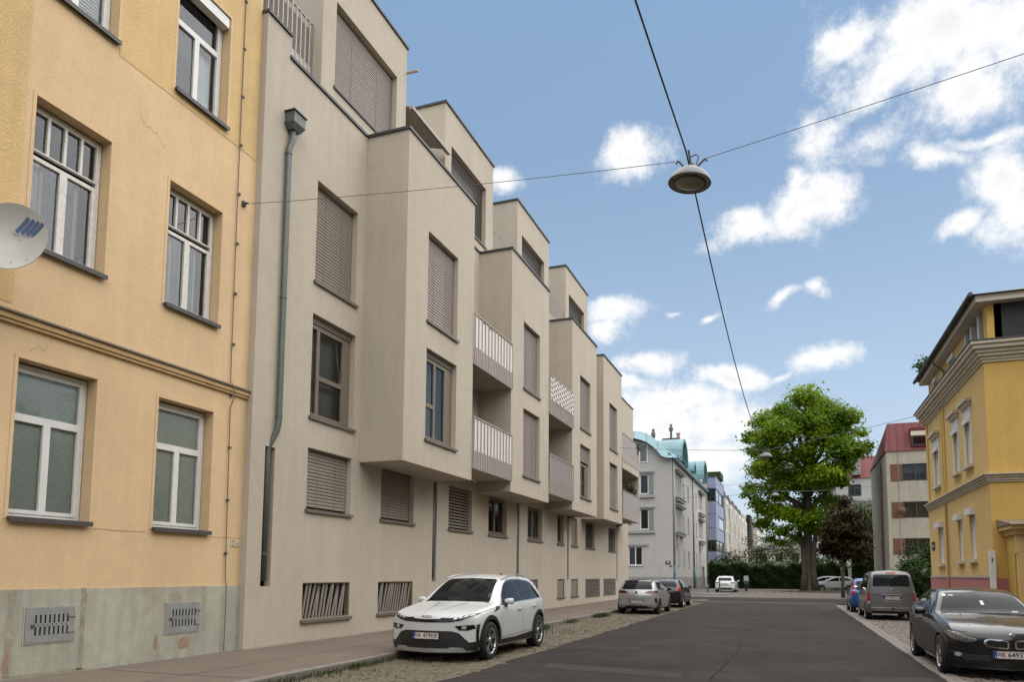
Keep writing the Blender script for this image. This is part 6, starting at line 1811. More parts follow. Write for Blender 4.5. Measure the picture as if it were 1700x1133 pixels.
    def arch(s, m, width=.07, both=True):
        R_ = s.sp['R']
        for yy in (s.sp['yf'], s.sp['yr']):
            Ra = R_ + s.sp.get('arch', .055) - .004; K = 22
            P = []
            a0, a1 = -.35, 3.14159 + .35
            pts_o = [(yy + (Ra + width) * math.cos(a0 + (a1 - a0) * i / K), R_ + (Ra + width) * math.sin(a0 + (a1 - a0) * i / K)) for i in range(K + 1)]
            pts_i = [(yy + Ra * math.cos(a0 + (a1 - a0) * i / K), R_ + Ra * math.sin(a0 + (a1 - a0) * i / K)) for i in range(K + 1)]
            for v_ in ('R', 'L'):
                mb = MB()
                for i in range(K): mb.quad(*[tuple(s.hit(v_, a, b, .012)) for a, b in (pts_o[i], pts_o[i + 1], pts_i[i + 1], pts_i[i])])
                for i in range(K):
                    a, b = s.hit(v_, *pts_i[i], .012), s.hit(v_, *pts_i[i + 1], .012); sx = 1 if v_ == 'R' else -1
                    mb.quad(tuple(a), tuple(b), (b.x - sx * .08, b.y, b.z), (a.x - sx * .08, a.y, a.z))
                link('arch_trim', mb.mesh('arch_trim', m, True), s.body, True)
    def badge_text(s, txt, view, x, z, size, m, lift=.012, spread=1.0):
        r = Vector((-1, 0, 0)) if view == 'F' else Vector((1, 0, 0)); u = Vector((0, 0, 1))
        tm = text_mesh(txt, size, m, .002); place_mesh(tm, 'lettering', s.body, tuple(s.hit(view, x, z, lift)), r, u)
    def fin(s, d, m):
        y = s.L / 2 - d; z = pchip(s.sp['ZT'])(d) + s.sp.get('crown', .018)
        link('antenna', MB().hexa([(-.02, y - .10, z - .01), (.02, y - .10, z - .01), (.02, y + .08, z - .01), (-.02, y + .08, z - .01), (-.005, y - .10, z + .06), (.005, y - .10, z + .06), (.005, y - .06, z + .06), (-.005, y - .06, z + .06)]).mesh('antenna', m), s.t, True)
# ---------------------------------------------------------------- white electric SUV, nearest on the left
sp = dict(L=4.49, R=.365, yf=4.49 / 2 - .88, yr=4.49 / 2 - .88 - 2.765, arch=.05, inset=.0, tum=.40,
          W=[(0, .80), (.03, .84), (.12, .885), (.5, .92), (1.2, .935), (3.4, .94), (4.0, .91), (4.3, .85), (4.44, .78), (4.49, .70)],
          ZB=[(0, .20), (.05, .185), (.3, .185), (4.1, .21), (4.35, .27), (4.49, .42)],
          ZS=[(0, .735), (.03, .775), (.10, .815), (.5, .895), (1.15, .975), (2.0, 1.01), (3.3, 1.045), (3.9, 1.075), (4.25, 1.05), (4.42, .96), (4.49, .74)],
          ZT=[(0, .785), (.03, .835), (.10, .878), (.5, .965), (1.0, 1.03), (1.2, 1.065), (1.6, 1.30), (1.95, 1.48), (2.25, 1.565), (2.8, 1.605), (3.4, 1.59), (3.85, 1.52), (4.0, 1.45), (4.25, 1.17), (4.40, 1.01), (4.49, .76)],
          BOW=[(0, .24), (.6, .18), (1.2, .16), (1.9, .10), (2.4, 0), (3.4, 0), (4.0, -.06), (4.49, -.14)])
p_white = paint('paint_white', (.52, .53, .53), 0, .35)
A = Car('parked_car', 'white electric SUV with black lower cladding parked nearest on the left kerb', (-6.32, 14.2, -.01), math.pi, sp, p_white)
L2_ = 4.49 / 2
# glass
A.patch([(.60, 1.075), (.0, 1.085), (-.60, 1.075), (-.69, 1.06), (-.665, 1.16), (-.56, 1.49), (-.50, 1.52), (0, 1.54), (.50, 1.52), (.56, 1.49), (.665, 1.16), (.69, 1.06)], 'F', m_carglass, 'windscreen', .004)
dy = lambda d: L2_ - d
A.patch([(dy(1.55), 1.035), (dy(2.05), 1.055), (dy(2.58), 1.07), (dy(2.58), 1.50), (dy(2.30), 1.485), (dy(2.02), 1.395), (dy(1.72), 1.20)], 'R', m_carglass, 'side_window', .004, both=True)
A.patch([(dy(2.64), 1.07), (dy(3.40), 1.09), (dy(3.40), 1.475), (dy(3.0), 1.505), (dy(2.64), 1.502)], 'R', m_carglass, 'side_window', .004, both=True)
A.patch([(dy(3.46), 1.095), (dy(3.86), 1.125), (dy(3.62), 1.42), (dy(3.46), 1.465)], 'R', m_carglass, 'side_window', .004, both=True)
A.patch([(dy(2.575), 1.06), (dy(2.645), 1.06), (dy(2.645), 1.51), (dy(2.575), 1.51)], 'R', m_blackg, 'door_pillar', .0055, both=True)
A.patch([(dy(3.395), 1.08), (dy(3.465), 1.08), (dy(3.465), 1.48), (dy(3.395), 1.49)], 'R', m_blackg, 'door_pillar', .0055, both=True)
A.line([(dy(1.45), 1.02), (dy(2.6), 1.062), (dy(3.4), 1.082), (dy(3.9), 1.118)], 'R', .014, m_chrome, .006, True, 'window_trim')
A.line([(dy(1.5), 1.03), (dy(1.72), 1.215), (dy(2.04), 1.412), (dy(2.32), 1.50), (dy(2.7), 1.518), (dy(3.1), 1.515), (dy(3.46), 1.485), (dy(3.66), 1.43), (dy(3.92), 1.12)], 'R', .012, m_blackg, .006, True, 'window_trim')
# face
A.patch([(0, .735), (.44, .745), (.62, .775), (.80, .845), (.86, .885), (.84, .905), (.62, .845), (.46, .82), (.30, .825), (.24, .80), (0, .795), (-.24, .80), (-.30, .825), (-.46, .82), (-.62, .845), (-.84, .905), (-.86, .885), (-.80, .845), (-.62, .775), (-.44, .745)], 'F', m_blackg, 'front_panel', .006, .05)
for i in range(4):
    x0 = .50 + i * .085
    A.patch([(x0, .792 + i * .020), (x0 + .06, .803 + i * .021), (x0 + .072, .838 + i * .016), (x0 + .012, .826 + i * .016)], 'F', m_clear, 'daytime_light', .009, .03, both=True)
A.patch([(-.47, .585), (.47, .585), (.60, .545), (.80, .34), (.84, .26), (.70, .21), (-.70, .21), (-.84, .26), (-.80, .34), (-.60, .545)], 'F', m_blackp, 'lower_bumper', .006, .06)
A.patch([(-.50, .43), (.50, .43), (.58, .39), (.52, .31), (.36, .285), (-.36, .285), (-.52, .31), (-.58, .39)], 'F', m_gap, 'air_intake', .010, .06)
for k, zz_ in enumerate((.405, .365, .325)):
    for i in range(9):
        x = -.46 + i * .115 + (k % 2) * .05
        if abs(x) < .54 - .05 * k: A.patch([(x - .045, zz_ - .009), (x + .045, zz_ - .009), (x + .045, zz_ + .009), (x - .045, zz_ + .009)], 'F', m_blackp, 'intake_rib', .016, .1)
A.patch([(-.66, .285), (-.46, .295), (-.40, .268), (.40, .268), (.46, .295), (.66, .285), (.74, .215), (.62, .205), (-.62, .205), (-.74, .215)], 'F', m_alu, 'skid_plate', .010, .06)
A.patch([(.52, .675), (.84, .70), (.86, .63), (.74, .595), (.60, .60)], 'F', m_blackg, 'headlamp', .007, .05, both=True)
A.patch([(.64, .675), (.72, .68), (.72, .62), (.64, .615)], 'F', m_clear, 'lens', .010, .05, both=True, rnd_=.02)
A.patch([(.865, .70), (.895, .705), (.885, .38), (.865, .40)], 'F', m_blackg, 'air_slit', .006, .05, both=True)
A.badge_text('ŠKODA', 'F', 0, .838, .062, m_blackp, .010)
A.plate('F', .495, ('W', '47993F'))
# cladding, doors, details
A.arch(m_blackp, .075)
A.patch([(dy(1.30), .20), (dy(3.18), .20), (dy(3.18), .40), (dy(2.2), .355), (dy(1.30), .36)], 'R', m_blackp, 'sill_cladding', .008, .08, both=True)
A.patch([(dy(4.0), .28), (dy(4.42), .32), (dy(4.42), .55), (dy(4.0), .50)], 'R', m_blackp, 'rear_cladding', .008, .08, both=True)
A.patch([(dy(.10), .24), (dy(.42), .22), (dy(.42), .42), (dy(.12), .36)], 'R', m_blackp, 'front_cladding', .008, .06, both=True)
for d0 in (1.42, 2.60):
    A.line([(dy(d0), .38), (dy(d0 - .02), .75), (dy(d0 + .05), 1.02)], 'R', .009, both=True)
A.line([(dy(3.05), .38), (dy(3.22), .62), (dy(3.5), .86), (dy(3.6), 1.08)], 'R', .009, both=True)
A.line([(dy(1.42), .39), (dy(3.05), .43)], 'R', .008, both=True)
A.line([(dy(.20), .862), (dy(.5), .90), (dy(.95), .955), (dy(1.30), .985)], 'R', .008, both=True)
A.patch([(dy(1.00), .89), (dy(1.34), .955), (dy(1.40), 1.0), (dy(1.22), 1.0), (dy(1.16), .955)], 'R', m_blackg, 'fender_badge', .008, .05, both=True)
A.line([(.10, .90), (.20, 1.0), (.30, 1.06)], 'F', .010, None, .003, True, 'bonnet_crease')
A.handle(dy(2.40), .905); A.handle(dy(3.30), .935)
A.mirror(dy(1.66), 1.085, .90, p_white)
A.wheels('twin')
for sx in (-1, 1):
    pts = [(sx * (.62 - .02 * math.sin(t)), dy(2.1 + 1.75 * i / 10), 1.515 + .075 * math.sin(math.pi * i / 10) ** .6 + (.03 if i < 8 else .0) - .02 * abs(i - 5) / 5) for i, t in ((i, i / 10) for i in range(11))]
    link('roof_rail', MB().tube(pts, .016, 6).mesh('roof_rail', m_alu, True), A.t, True)
A.fin(3.55, m_blackp)
A.patch([(.52, .92), (.82, .90), (.84, .98), (.52, 1.0)], 'B', m_redd, 'tail_lamp', .006, both=True); A.plate('B', .72, ('W', '47993F'))
A.patch([(-.55, 1.10), (.55, 1.10), (.50, 1.40), (-.50, 1.40)], 'B', m_carglass, 'rear_window', .005)

# ---------------------------------------------------------------- black saloon, nearest on the right
sp = dict(L=4.63, R=.325, yf=4.63 / 2 - .80, yr=4.63 / 2 - .80 - 2.81, arch=.035, inset=.0, tum=.46, crown=.02,
          W=[(0, .72), (.03, .77), (.12, .83), (.5, .88), (1.2, .90), (3.4, .905), (4.1, .885), (4.4, .84), (4.58, .76), (4.63, .68)],
          ZB=[(0, .18), (.05, .165), (.3, .155), (4.1, .18), (4.4, .24), (4.63, .38)],
          ZS=[(0, .575), (.03, .62), (.10, .67), (.5, .765), (1.4, .89), (2.2, .925), (3.4, .96), (4.0, .995), (4.45, .985), (4.58, .90), (4.63, .72)],
          ZT=[(0, .625), (.03, .68), (.10, .735), (.5, .86), (1.1, .945), (1.45, .985), (1.8, 1.15), (2.15, 1.31), (2.45, 1.385), (2.9, 1.415), (3.3, 1.395), (3.6, 1.31), (4.0, 1.11), (4.15, 1.06), (4.50, 1.04), (4.6, .93), (4.63, .74)],
          BOW=[(0, .24), (.6, .20), (1.4, .18), (2.1, .12), (2.6, 0), (3.4, 0), (4.0, -.10), (4.63, -.16)])
p_black = paint('paint_black', (.009, .0085, .009), 0, .22, .6)
B_ = Car('parked_car', 'black saloon with twin kidney grille parked on the right setts', (3.20, 15.70, -.01), math.pi, sp, p_black)
L2_ = 4.63 / 2; dy = lambda d: L2_ - d
m_wsc = mat('windscreen_glass', (.013, .016, .015), .03, spec=.07)
B_.patch([(0, 1.005), (.60, .99), (.70, .975), (.68, 1.05), (.545, 1.31), (.50, 1.335), (0, 1.36), (-.50, 1.335), (-.545, 1.31), (-.68, 1.05), (-.70, .975), (-.60, .99)], 'F', m_wsc, 'windscreen', .004)
B_.patch([(dy(1.75), .955), (dy(2.70), .975), (dy(2.70), 1.335), (dy(2.42), 1.30), (dy(2.1), 1.185), (dy(1.85), 1.05)], 'R', m_carglass, 'side_window', .004, both=True)
B_.patch([(dy(2.76), .975), (dy(3.45), .995), (dy(3.70), 1.06), (dy(3.50), 1.25), (dy(3.2), 1.325), (dy(2.76), 1.34)], 'R', m_carglass, 'side_window', .004, both=True)
B_.line([(dy(1.66), .94), (dy(2.7), .962), (dy(3.5), .985), (dy(3.78), 1.06), (dy(3.55), 1.25), (dy(3.2), 1.345), (dy(2.7), 1.352), (dy(2.35), 1.305), (dy(2.05), 1.19), (dy(1.68), .95)], 'R', .012, m_blackg, .007, True, 'window_trim')
B_.patch([(.045, .50), (.30, .52), (.375, .57), (.36, .635), (.30, .655), (.06, .64), (.035, .60)], 'F', m_chrome, 'grille_surround', .008, .04, both=True, rnd_=.03)
B_.patch([(.065, .52), (.29, .538), (.345, .575), (.335, .62), (.285, .635), (.075, .622), (.055, .595)], 'F', m_gap, 'kidney_grille', .014, .04, both=True, rnd_=.025)
for i in range(7):
    x = .09 + i * .036; B_.patch([(x - .004, .53), (x + .004, .53), (x + .004, .625), (x - .004, .625)], 'F', m_blackg, 'grille_bar', .020, .05, both=True)
B_.patch([(.44, .635), (.60, .665), (.80, .745), (.84, .735), (.83, .69), (.78, .635), (.62, .585), (.50, .595)], 'F', mat('headlamp_grey', (.13, .135, .14), .08, .4, spec=.7), 'headlamp', .006, .04, both=True)
for cx_, cz_ in ((.60, .630), (.735, .670)):
    for rr_, mm_, of in ((.050, mat('lens_ring', (.26, .265, .27), .15, .5), .011), (.036, mat('lens_deep', (.07, .072, .075), .1, .3), .014), (.016, mat('lens_ring', (.26, .265, .27), .15, .5), .017)):
        B_.patch([(cx_ + rr_ * math.cos(a), cz_ + rr_ * .92 * math.sin(a)) for a in np.linspace(0, 6.283, 15)[:-1]], 'F', mm_, 'lens', of, .06, both=True)
B_.line([(.46, .64), (.60, .672), (.80, .748)], 'F', .012, m_clear, .012, True, 'daytime_light')
B_.patch([(-.60, .30), (.60, .30), (.66, .34), (.60, .40), (-.60, .40), (-.66, .34)], 'F', m_gap, 'air_intake', .006, .06)
B_.patch([(.56, .345), (.80, .40), (.82, .44), (.60, .41)], 'F', m_gap, 'air_intake', .006, .05, both=True)
B_.patch([(.70 + .05 * math.cos(a), .385 + .034 * math.sin(a)) for a in np.linspace(0, 6.283, 15)[:-1]], 'F', m_clear, 'fog_lamp', .010, .06, both=True)
B_.line([(-.78, .27), (-.3, .235), (.3, .235), (.78, .27)], 'F', .016, m_blackg, .008, False, 'bumper_lip')
rb_ = B_.hit('F', 0, .705, .010)
bd = link('badge', MB().lathe([(0, 0.004), (.030, .003), (.034, 0), (.036, -.006)], 20, 'y', (rb_.x, rb_.y, rb_.z)).mesh('badge', m_chrome, True), B_.t, True)
q = MB(); 
for a0 in (0, math.pi):
    pts = [(rb_.x, rb_.y + .006, rb_.z)] + [(rb_.x + .022 * math.cos(a0 + t), rb_.y + .006, rb_.z + .022 * math.sin(a0 + t)) for t in np.linspace(0, 1.5708, 6)]
    q.quad(*pts)
link('badge_field', q.mesh('badge_field', m_pblue), bd, True)
B_.plate('F', .415, ('W', '64937C'), lift=.02)
for sx in (1,):
    B_.line([(.50, .78), (.46, .90), (.42, .985)], 'F', .012, m_gap, .002, True, 'bonnet_crease')
B_.line([(dy(.22), .74), (dy(.6), .80), (dy(1.0), .85), (dy(1.5), .905)], 'R', .008, both=True)
for d0 in (1.52, 2.73): B_.line([(dy(d0), .24), (dy(d0 - .03), .62), (dy(d0 + .06), .95)], 'R', .008, both=True)
B_.handle(dy(2.55), .83); B_.handle(dy(3.45), .85); B_.mirror(dy(1.92), 1.00, .90, p_black); B_.wheels('twin')
B_.line([(dy(1.4), .235), (dy(3.2), .235)], 'R', .05, m_blackg, .008, True, 'sill_trim')
B_.patch([(.515, 1.27), (.575, 1.27), (.565, 1.31), (.505, 1.31)], 'F', m_plate, 'sticker', .0065, .1)
B_.patch([(.40, 1.28), (.48, 1.28), (.478, 1.295), (.402, 1.295)], 'F', m_plate, 'sticker', .0065, .1)
B_.patch([(-.02, 1.13), (.03, 1.13), (.03, 1.20), (-.02, 1.20)], 'F', m_plate, 'hanging_card', .0065, .1)
B_.patch([(-.50, 1.015), (-.40, 1.015), (-.40, 1.03), (-.50, 1.03)], 'F', m_plate, 'dashboard_note', .0065, .1)

# ---------------------------------------------------------------- silver hatchback seen from behind, left
def hatch_spec(L, W2, H, wb, fo, R_, belt=.95, zb=.19, tail=.30, hood=.92, **k):
    r_ = L
    d = dict(L=L, R=R_, yf=L / 2 - fo, yr=L / 2 - fo - wb, arch=.045, inset=.0, tum=.40,
             W=[(0, W2 * .76), (.05, W2 * .84), (.2, W2 * .93), (.6, W2 * .98), (1.3, W2), (L - 1.1, W2), (L - .45, W2 * .965), (L - .12, W2 * .90), (L - .03, W2 * .84), (L, W2 * .78)],
             ZB=[(0, .30), (.06, zb + .02), (.3, zb), (L - .4, zb + .03), (L - .12, zb + .08), (L, zb + .22)],
             ZS=[(0, .52), (.06, .66), (.16, .74), (.5, hood - .09), (1.15, belt - .04), (2.2, belt), (L - .7, belt + .05), (L - .3, belt + .03), (L - .08, belt - .08), (L, .72)],
             ZT=[(0, .56), (.06, .70), (.16, .79), (.5, hood - .03), (1.0, hood + .07), (1.7, H - .18), (2.1, H - .04), (2.6, H), (L - 1.0, H - .01), (L - .62, H - .06), (L - .5, H - .11), (L - .30, belt + .22), (L - .14, belt + .03), (L - .06, belt - .06), (L, .75)],
             BOW=[(0, .24), (1.0, .16), (1.8, .10), (2.3, 0), (L - 1.2, 0), (L - .5, -.05), (L, -.13)])
    d.update(k); return d
def rear_glass(c, z0, z1, w0, w1, m=m_carglass): return c.patch([(-w0, z0), (w0, z0), (w0 * .99, z0 + .05), (w1, z1), (-w1, z1), (-w0 * .99, z0 + .05)], 'B', m, 'rear_window', .005, rnd_=.04)
def side_glass(c, L, belt, H, d0=1.25, de=None, split=None):
    de = de or L - .55; split = split or 2.45; y = lambda d: L / 2 - d
    c.patch([(y(d0 + .15), belt + .02), (y(split - .03), belt + .035), (y(split - .03), H - .10), (y(d0 + .95), H - .12), (y(d0 + .5), H - .30)], 'R', m_carglass, 'side_window', .005, both=True)
    c.patch([(y(split + .03), belt + .035), (y(de - .10), belt + .06), (y(de), belt + .12), (y(de - .25), H - .13), (y(split + .03), H - .10)], 'R', m_carglass, 'side_window', .005, both=True)
def doors(c, L, belt, zb, d0, d1, d2):
    y = lambda d: L / 2 - d
    for d in (d0, d1): c.line([(y(d), zb + .12), (y(d - .02), .6), (y(d + .04), belt + .01)], 'R', .010, both=True)
    c.line([(y(d2), zb + .14), (y(d2 + .22), .70), (y(d2 + .30), belt + .04)], 'R', .010, both=True)
    c.handle(y(d1 - .18), belt - .12); c.handle(y(d2 + .15), belt - .10)
sp = hatch_spec(4.06, .875, 1.435, 2.54, .82, .315, belt=.97)
p_silver = paint('paint_silver', (.34, .34, .345), .45, .34)
C = Car('parked_car', 'silver hatchback with black roof seen from behind at the left kerb', (-6.05, 31.75, -.01), 0, sp, p_silver)
L = 4.06
rear_glass(C, 1.03, 1.335, .63, .55)
side_glass(C, L, .97, 1.435); doors(C, L, .97, .19, 1.35, 2.45, 3.0)
C.patch([(-.60, L / 2 - 1.75), (.60, L / 2 - 1.75), (.60, -L / 2 + .70), (-.60, -L / 2 + .70)], 'T', m_blackg, 'roof_panel', .004, .12, rnd_=.1)
C.patch([(-.60, 1.335), (.60, 1.335), (.585, 1.385), (-.585, 1.385)], 'B', m_blackg, 'roof_spoiler', .03)
C.patch([(.32, .90), (.50, .975), (.80, .985), (.84, .93), (.80, .875), (.50, .865)], 'B', m_redd, 'tail_lamp', .008, .05, both=True, rnd_=.02)
C.patch([(.055 * math.cos(a), .905 + .055 * math.sin(a)) for a in np.linspace(0, 6.283, 17)[:-1]], 'B', m_blackp, 'badge', .010, .2)
C.line([(-.60, .82), (-.45, .655), (.45, .655), (.60, .82)], 'B', .012, None, .004, False)
for i, ch_ in enumerate('OPEL'):
    C.badge_text(ch_, 'B', -.24 + i * .16, .765, .055, m_blackp, .008)
C.patch([(-.40, .36), (.40, .36), (.62, .24), (-.62, .24)], 'B', m_blackp, 'diffuser', .010, .06)
C.patch([(-.34, .59), (.34, .59), (.42, .48), (.38, .44), (-.38, .44), (-.42, .48)], 'B', p_silver, 'plate_recess', .003, .06)
C.line([(-.42, .48), (-.34, .595), (.34, .595), (.42, .48)], 'B', .02, m_gap, .005, False, 'recess_edge')
C.patch([(.72, .66), (.80, .70), (.82, .50), (.76, .48)], 'B', m_redd, 'reflector', .008, .05, both=True)
C.patch([(-.14, .335), (.14, .335), (.14, .35), (-.14, .35)], 'B', m_redl, 'fog_lamp', .014, .1)
C.plate('B', .52, ('W', '85333U')); C.mirror(L / 2 - 1.42, 1.02, .875, m_blackg); C.wheels('five', m_blackp); C.fin(L - .75, m_blackp)

# ---------------------------------------------------------------- dark hatchback ahead of it
sp = hatch_spec(4.37, .885, 1.44, 2.65, .90, .325, belt=.98)
p_dark = paint('paint_dark_grey', (.022, .022, .024), .4, .25)
D_ = Car('parked_car', 'dark grey hatchback with tall red tail lamps in front of the silver one', (-6.02, 38.4, -.01), 0, sp, p_dark)
L = 4.37
rear_glass(D_, 1.05, 1.34, .60, .53); side_glass(D_, L, .98, 1.44, 1.4); doors(D_, L, .98, .19, 1.5, 2.6, 3.15)
D_.patch([(.60, .84), (.80, .84), (.82, .90), (.76, .99), (.72, 1.10), (.68, 1.20), (.655, 1.20), (.66, 1.08), (.66, .97), (.58, .93)], 'B', m_redl, 'tail_lamp', .010, .05, both=True)
D_.line([(L / 2 - 1.5, 1.0), (L / 2 - 2.6, 1.02), (L / 2 - 3.75, 1.07)], 'R', .022, m_chrome, .008, True, 'window_trim')
D_.patch([(-.40, .34), (.40, .34), (.6, .24), (-.6, .24)], 'B', m_blackp, 'diffuser', .010, .06)
D_.plate('B', .78, ('W', '31624T')); D_.mirror(L / 2 - 1.55, 1.03, .885, p_dark); D_.wheels('five'); D_.fin(L - .8, m_blackp)

# ---------------------------------------------------------------- grey van on the right
sp = dict(L=4.40, R=.31, yf=2.2 - .82, yr=2.2 - .82 - 2.725, arch=.045, inset=.0, tum=.15, crown=.03,
          W=[(0, .62), (.06, .70), (.2, .79), (.6, .835), (1.2, .845), (3.9, .845), (4.25, .835), (4.36, .80), (4.40, .76)],
          ZB=[(0, .32), (.06, .24), (.3, .21), (4.1, .25), (4.3, .27), (4.40, .36)],
          ZS=[(0, .60), (.06, .74), (.16, .86), (.6, 1.0), (1.1, 1.06), (2, 1.08), (4.2, 1.08), (4.36, 1.06), (4.40, .98)],
          ZT=[(0, .66), (.06, .82), (.16, .93), (.55, 1.08), (.8, 1.22), (1.2, 1.52), (1.5, 1.70), (1.8, 1.79), (2.4, 1.835), (3.8, 1.84), (4.12, 1.81), (4.25, 1.70), (4.32, 1.50), (4.38, 1.15), (4.40, 1.0)],
          BOW=[(0, .22), (.8, .14), (1.5, .06), (2, 0), (3.8, 0), (4.2, -.03), (4.40, -.07)])
p_grey = paint('paint_grey', (.150, .143, .138), .5, .32)
E_ = Car('parked_van', 'grey panel van with large rear window parked ahead of the black saloon', (3.42, 32.0, -.01), 0, sp, p_grey, 'van')
y = lambda d: 2.2 - d
E_.patch([(-.60, 1.265), (.60, 1.265), (.615, 1.30), (.585, 1.66), (.56, 1.70), (-.56, 1.70), (-.585, 1.66), (-.615, 1.30)], 'B', m_carglass, 'rear_window', .006, rnd_=.04)
E_.patch([(-.16, 1.735), (.16, 1.735), (.15, 1.79), (-.15, 1.79)], 'B', m_redl, 'brake_lamp', .012, .1)
E_.patch([(.72, .72), (.81, .72), (.82, 1.02), (.75, 1.04)], 'B', m_redl, 'tail_lamp', .010, .05, both=True)
E_.patch([(.73, .62), (.81, .62), (.81, .72), (.72, .72)], 'B', m_clear, 'reversing_lamp', .010, .05, both=True)
E_.line([(-.74, .96), (-.36, .96)], 'B', .010); E_.line([(.36, .96), (.74, .96)], 'B', .010)
E_.patch([(-.36, .985), (.36, .985), (.34, .945), (-.34, .945)], 'B', m_alu, 'tailgate_handle', .018, .06)
E_.patch([(-.34, .94), (.34, .94), (.27, .70), (-.27, .70)], 'B', paint('paint_grey_deep', (.10, .096, .093), .5, .4), 'plate_recess', .004, .06)
E_.line([(-.30, .80), (-.26, .72), (.26, .72), (.30, .80)], 'B', .03, m_alu, .010, False, 'recess_trim')
E_.patch([(-.74, .50), (.74, .50), (.76, .46), (-.76, .46)], 'B', m_alu, 'bumper_step', .022, .06)
E_.patch([(-.66, .36), (.66, .36), (.66, .29), (-.66, .29)], 'B', m_gap, 'bumper_shadow_gap', .006, .06)
E_.line([(-.02, 1.24), (-.14, 1.335)], 'B', .02, m_blackp, .016, False, 'wiper')
for (a0, a1, rr_, mm_) in ((0, 6.283, .052, m_chrome), (0, 6.283, .036, p_grey)):
    E_.patch([(rr_ * math.cos(a), 1.175 + rr_ * .8 * math.sin(a)) for a in np.linspace(a0, a1, 17)[:-1]], 'B', mm_, 'badge', .010 if mm_ is m_chrome else .014, .2)
E_.line([(-.05, 1.175), (.05, 1.175)], 'B', .014, m_chrome, .018, False, 'badge_bar')
E_.badge_text('NV200', 'B', -.60, 1.115, .055, m_chrome, .010)
E_.plate('B', .835, ('W', '98296W'), lift=.016)
E_.patch([(y(1.25), 1.12), (y(2.05), 1.12), (y(2.05), 1.68), (y(1.62), 1.66), (y(1.35), 1.42)], 'R', m_carglass, 'side_window', .006, both=True)
E_.patch([(y(2.15), 1.12), (y(3.05), 1.12), (y(3.05), 1.68), (y(2.15), 1.68)], 'R', m_carglass, 'side_window', .006, both=True)
E_.patch([(y(3.15), 1.12), (y(4.0), 1.12), (y(3.95), 1.66), (y(3.15), 1.68)], 'R', m_carglass, 'side_window', .006, both=True)
for d in (1.2, 2.1, 3.1): E_.line([(y(d), .35), (y(d), 1.08)], 'R', .010, both=True)
E_.handle(y(1.95), .98); E_.mirror(y(1.15), 1.17, .86, m_chrome); E_.wheels('plain')
lh_ = MB().tube([(.02, -2.2, .42), (.02, -2.27, .42), (.02, -2.29, .50)], .022, 8); link('tow_hook', lh_.mesh('tow_hook', m_blackp), E_.t, True)

# ---------------------------------------------------------------- small blue car
sp = hatch_spec(3.6, .80, 1.54, 2.3, .68, .29, belt=1.0, hood=1.0, tum=.25)
p_blue = paint('paint_blue', (.012, .075, .27), .2, .28)
F_ = Car('parked_car', 'small bright blue car half hidden ahead of the grey van', (3.22, 37.2, -.01), 0, sp, p_blue)
L = 3.6
rear_glass(F_, 1.10, 1.42, .56, .52); side_glass(F_, L, 1.0, 1.54, 1.05, None, 2.1); doors(F_, L, 1.0, .19, 1.2, 2.1, 2.6)
F_.patch([(.60, .80), (.74, .80), (.75, 1.05), (.70, 1.35), (.62, 1.42), (.585, 1.36), (.62, 1.1)], 'B', m_redl, 'tail_lamp', .012, .05, both=True)
F_.patch([(.61, .97), (.735, .97), (.735, 1.02), (.615, 1.02)], 'B', m_clear, 'reversing_lamp', .016, .05, both=True)
F_.patch([(-.55, .40), (.55, .40), (.55, .27), (-.55, .27)], 'B', m_blackp, 'bumper_panel', .008, .06)
F_.plate('B', .62, ('W', '50417P')); F_.mirror(L / 2 - 1.15, 1.08, .80, m_blackp); F_.wheels('plain', m_alu)

# ---------------------------------------------------------------- white estate on the far corner
sp = hatch_spec(4.69, .915, 1.465, 2.69, .88, .33, belt=.96)
G_ = Car('parked_car', 'white estate car parked by the hedge beyond the crossing', (-5.75, 70.4, .095), 0, sp, p_white)
L = 4.69
rear_glass(G_, 1.04, 1.33, .62, .54); side_glass(G_, L, .96, 1.465, 1.4); doors(G_, L, .96, .19, 1.5, 2.65, 3.3)
G_.patch([(.45, .90), (.80, .93), (.82, .86), (.74, .80), (.52, .83)], 'B', m_redd, 'tail_lamp', .010, .05, both=True)
G_.patch([(-.62, .42), (.62, .42), (.66, .30), (-.66, .30)], 'B', m_blackp, 'diffuser', .010, .06)
G_.line([(-.5, .62), (.5, .62)], 'B', .012); G_.plate('B', .74, ('W', '20871L'), blue=False)
G_.mirror(L / 2 - 1.5, 1.02, .915, p_white); G_.wheels('five'); 
for sx in (-1, 1): link('roof_rail', MB().tube([(sx * .60, L / 2 - 1.9, 1.44), (sx * .60, L / 2 - 2.8, 1.47), (sx * .59, -L / 2 + .9, 1.44)], .018, 6).mesh('roof_rail', m_alu), G_.t, True)

# ---------------------------------------------------------------- white hatchback across the far end, and a silver car behind it
sp = hatch_spec(4.05, .86, 1.48, 2.49, .83, .31, belt=.98)
H_ = Car('parked_car', 'white hatchback parked sideways behind the big tree trunk', (3.95, 79.0, .095), math.pi / 2, sp, p_white)
L = 4.05
side_glass(H_, L, .98, 1.48, 1.15); doors(H_, L, .98, .19, 1.3, 2.45, 3.0); H_.wheels('five'); H_.mirror(L / 2 - 1.35, 1.05, .86, p_white)
H_.patch([(L / 2 - 1.3, .30), (L / 2 - 3.0, .30), (L / 2 - 3.0, .38), (L / 2 - 1.3, .36)], 'R', m_blackp, 'sill_trim', .010, .1, both=True)
H_.patch([(.45, .72), (.75, .80), (.80, .74), (.60, .66)], 'F', m_clear, 'headlamp', .008, .05, both=True); H_.patch([(-.45, .45), (.45, .45), (.5, .30), (-.5, .30)], 'F', m_gap, 'air_intake', .008, .06)
H_.patch([(.55, .85), (.78, .85), (.76, 1.1), (.62, 1.1)], 'B', m_redd, 'tail_lamp', .010, .05, both=True)
sp = hatch_spec(4.3, .88, 1.50, 2.6, .85, .32, belt=.98)
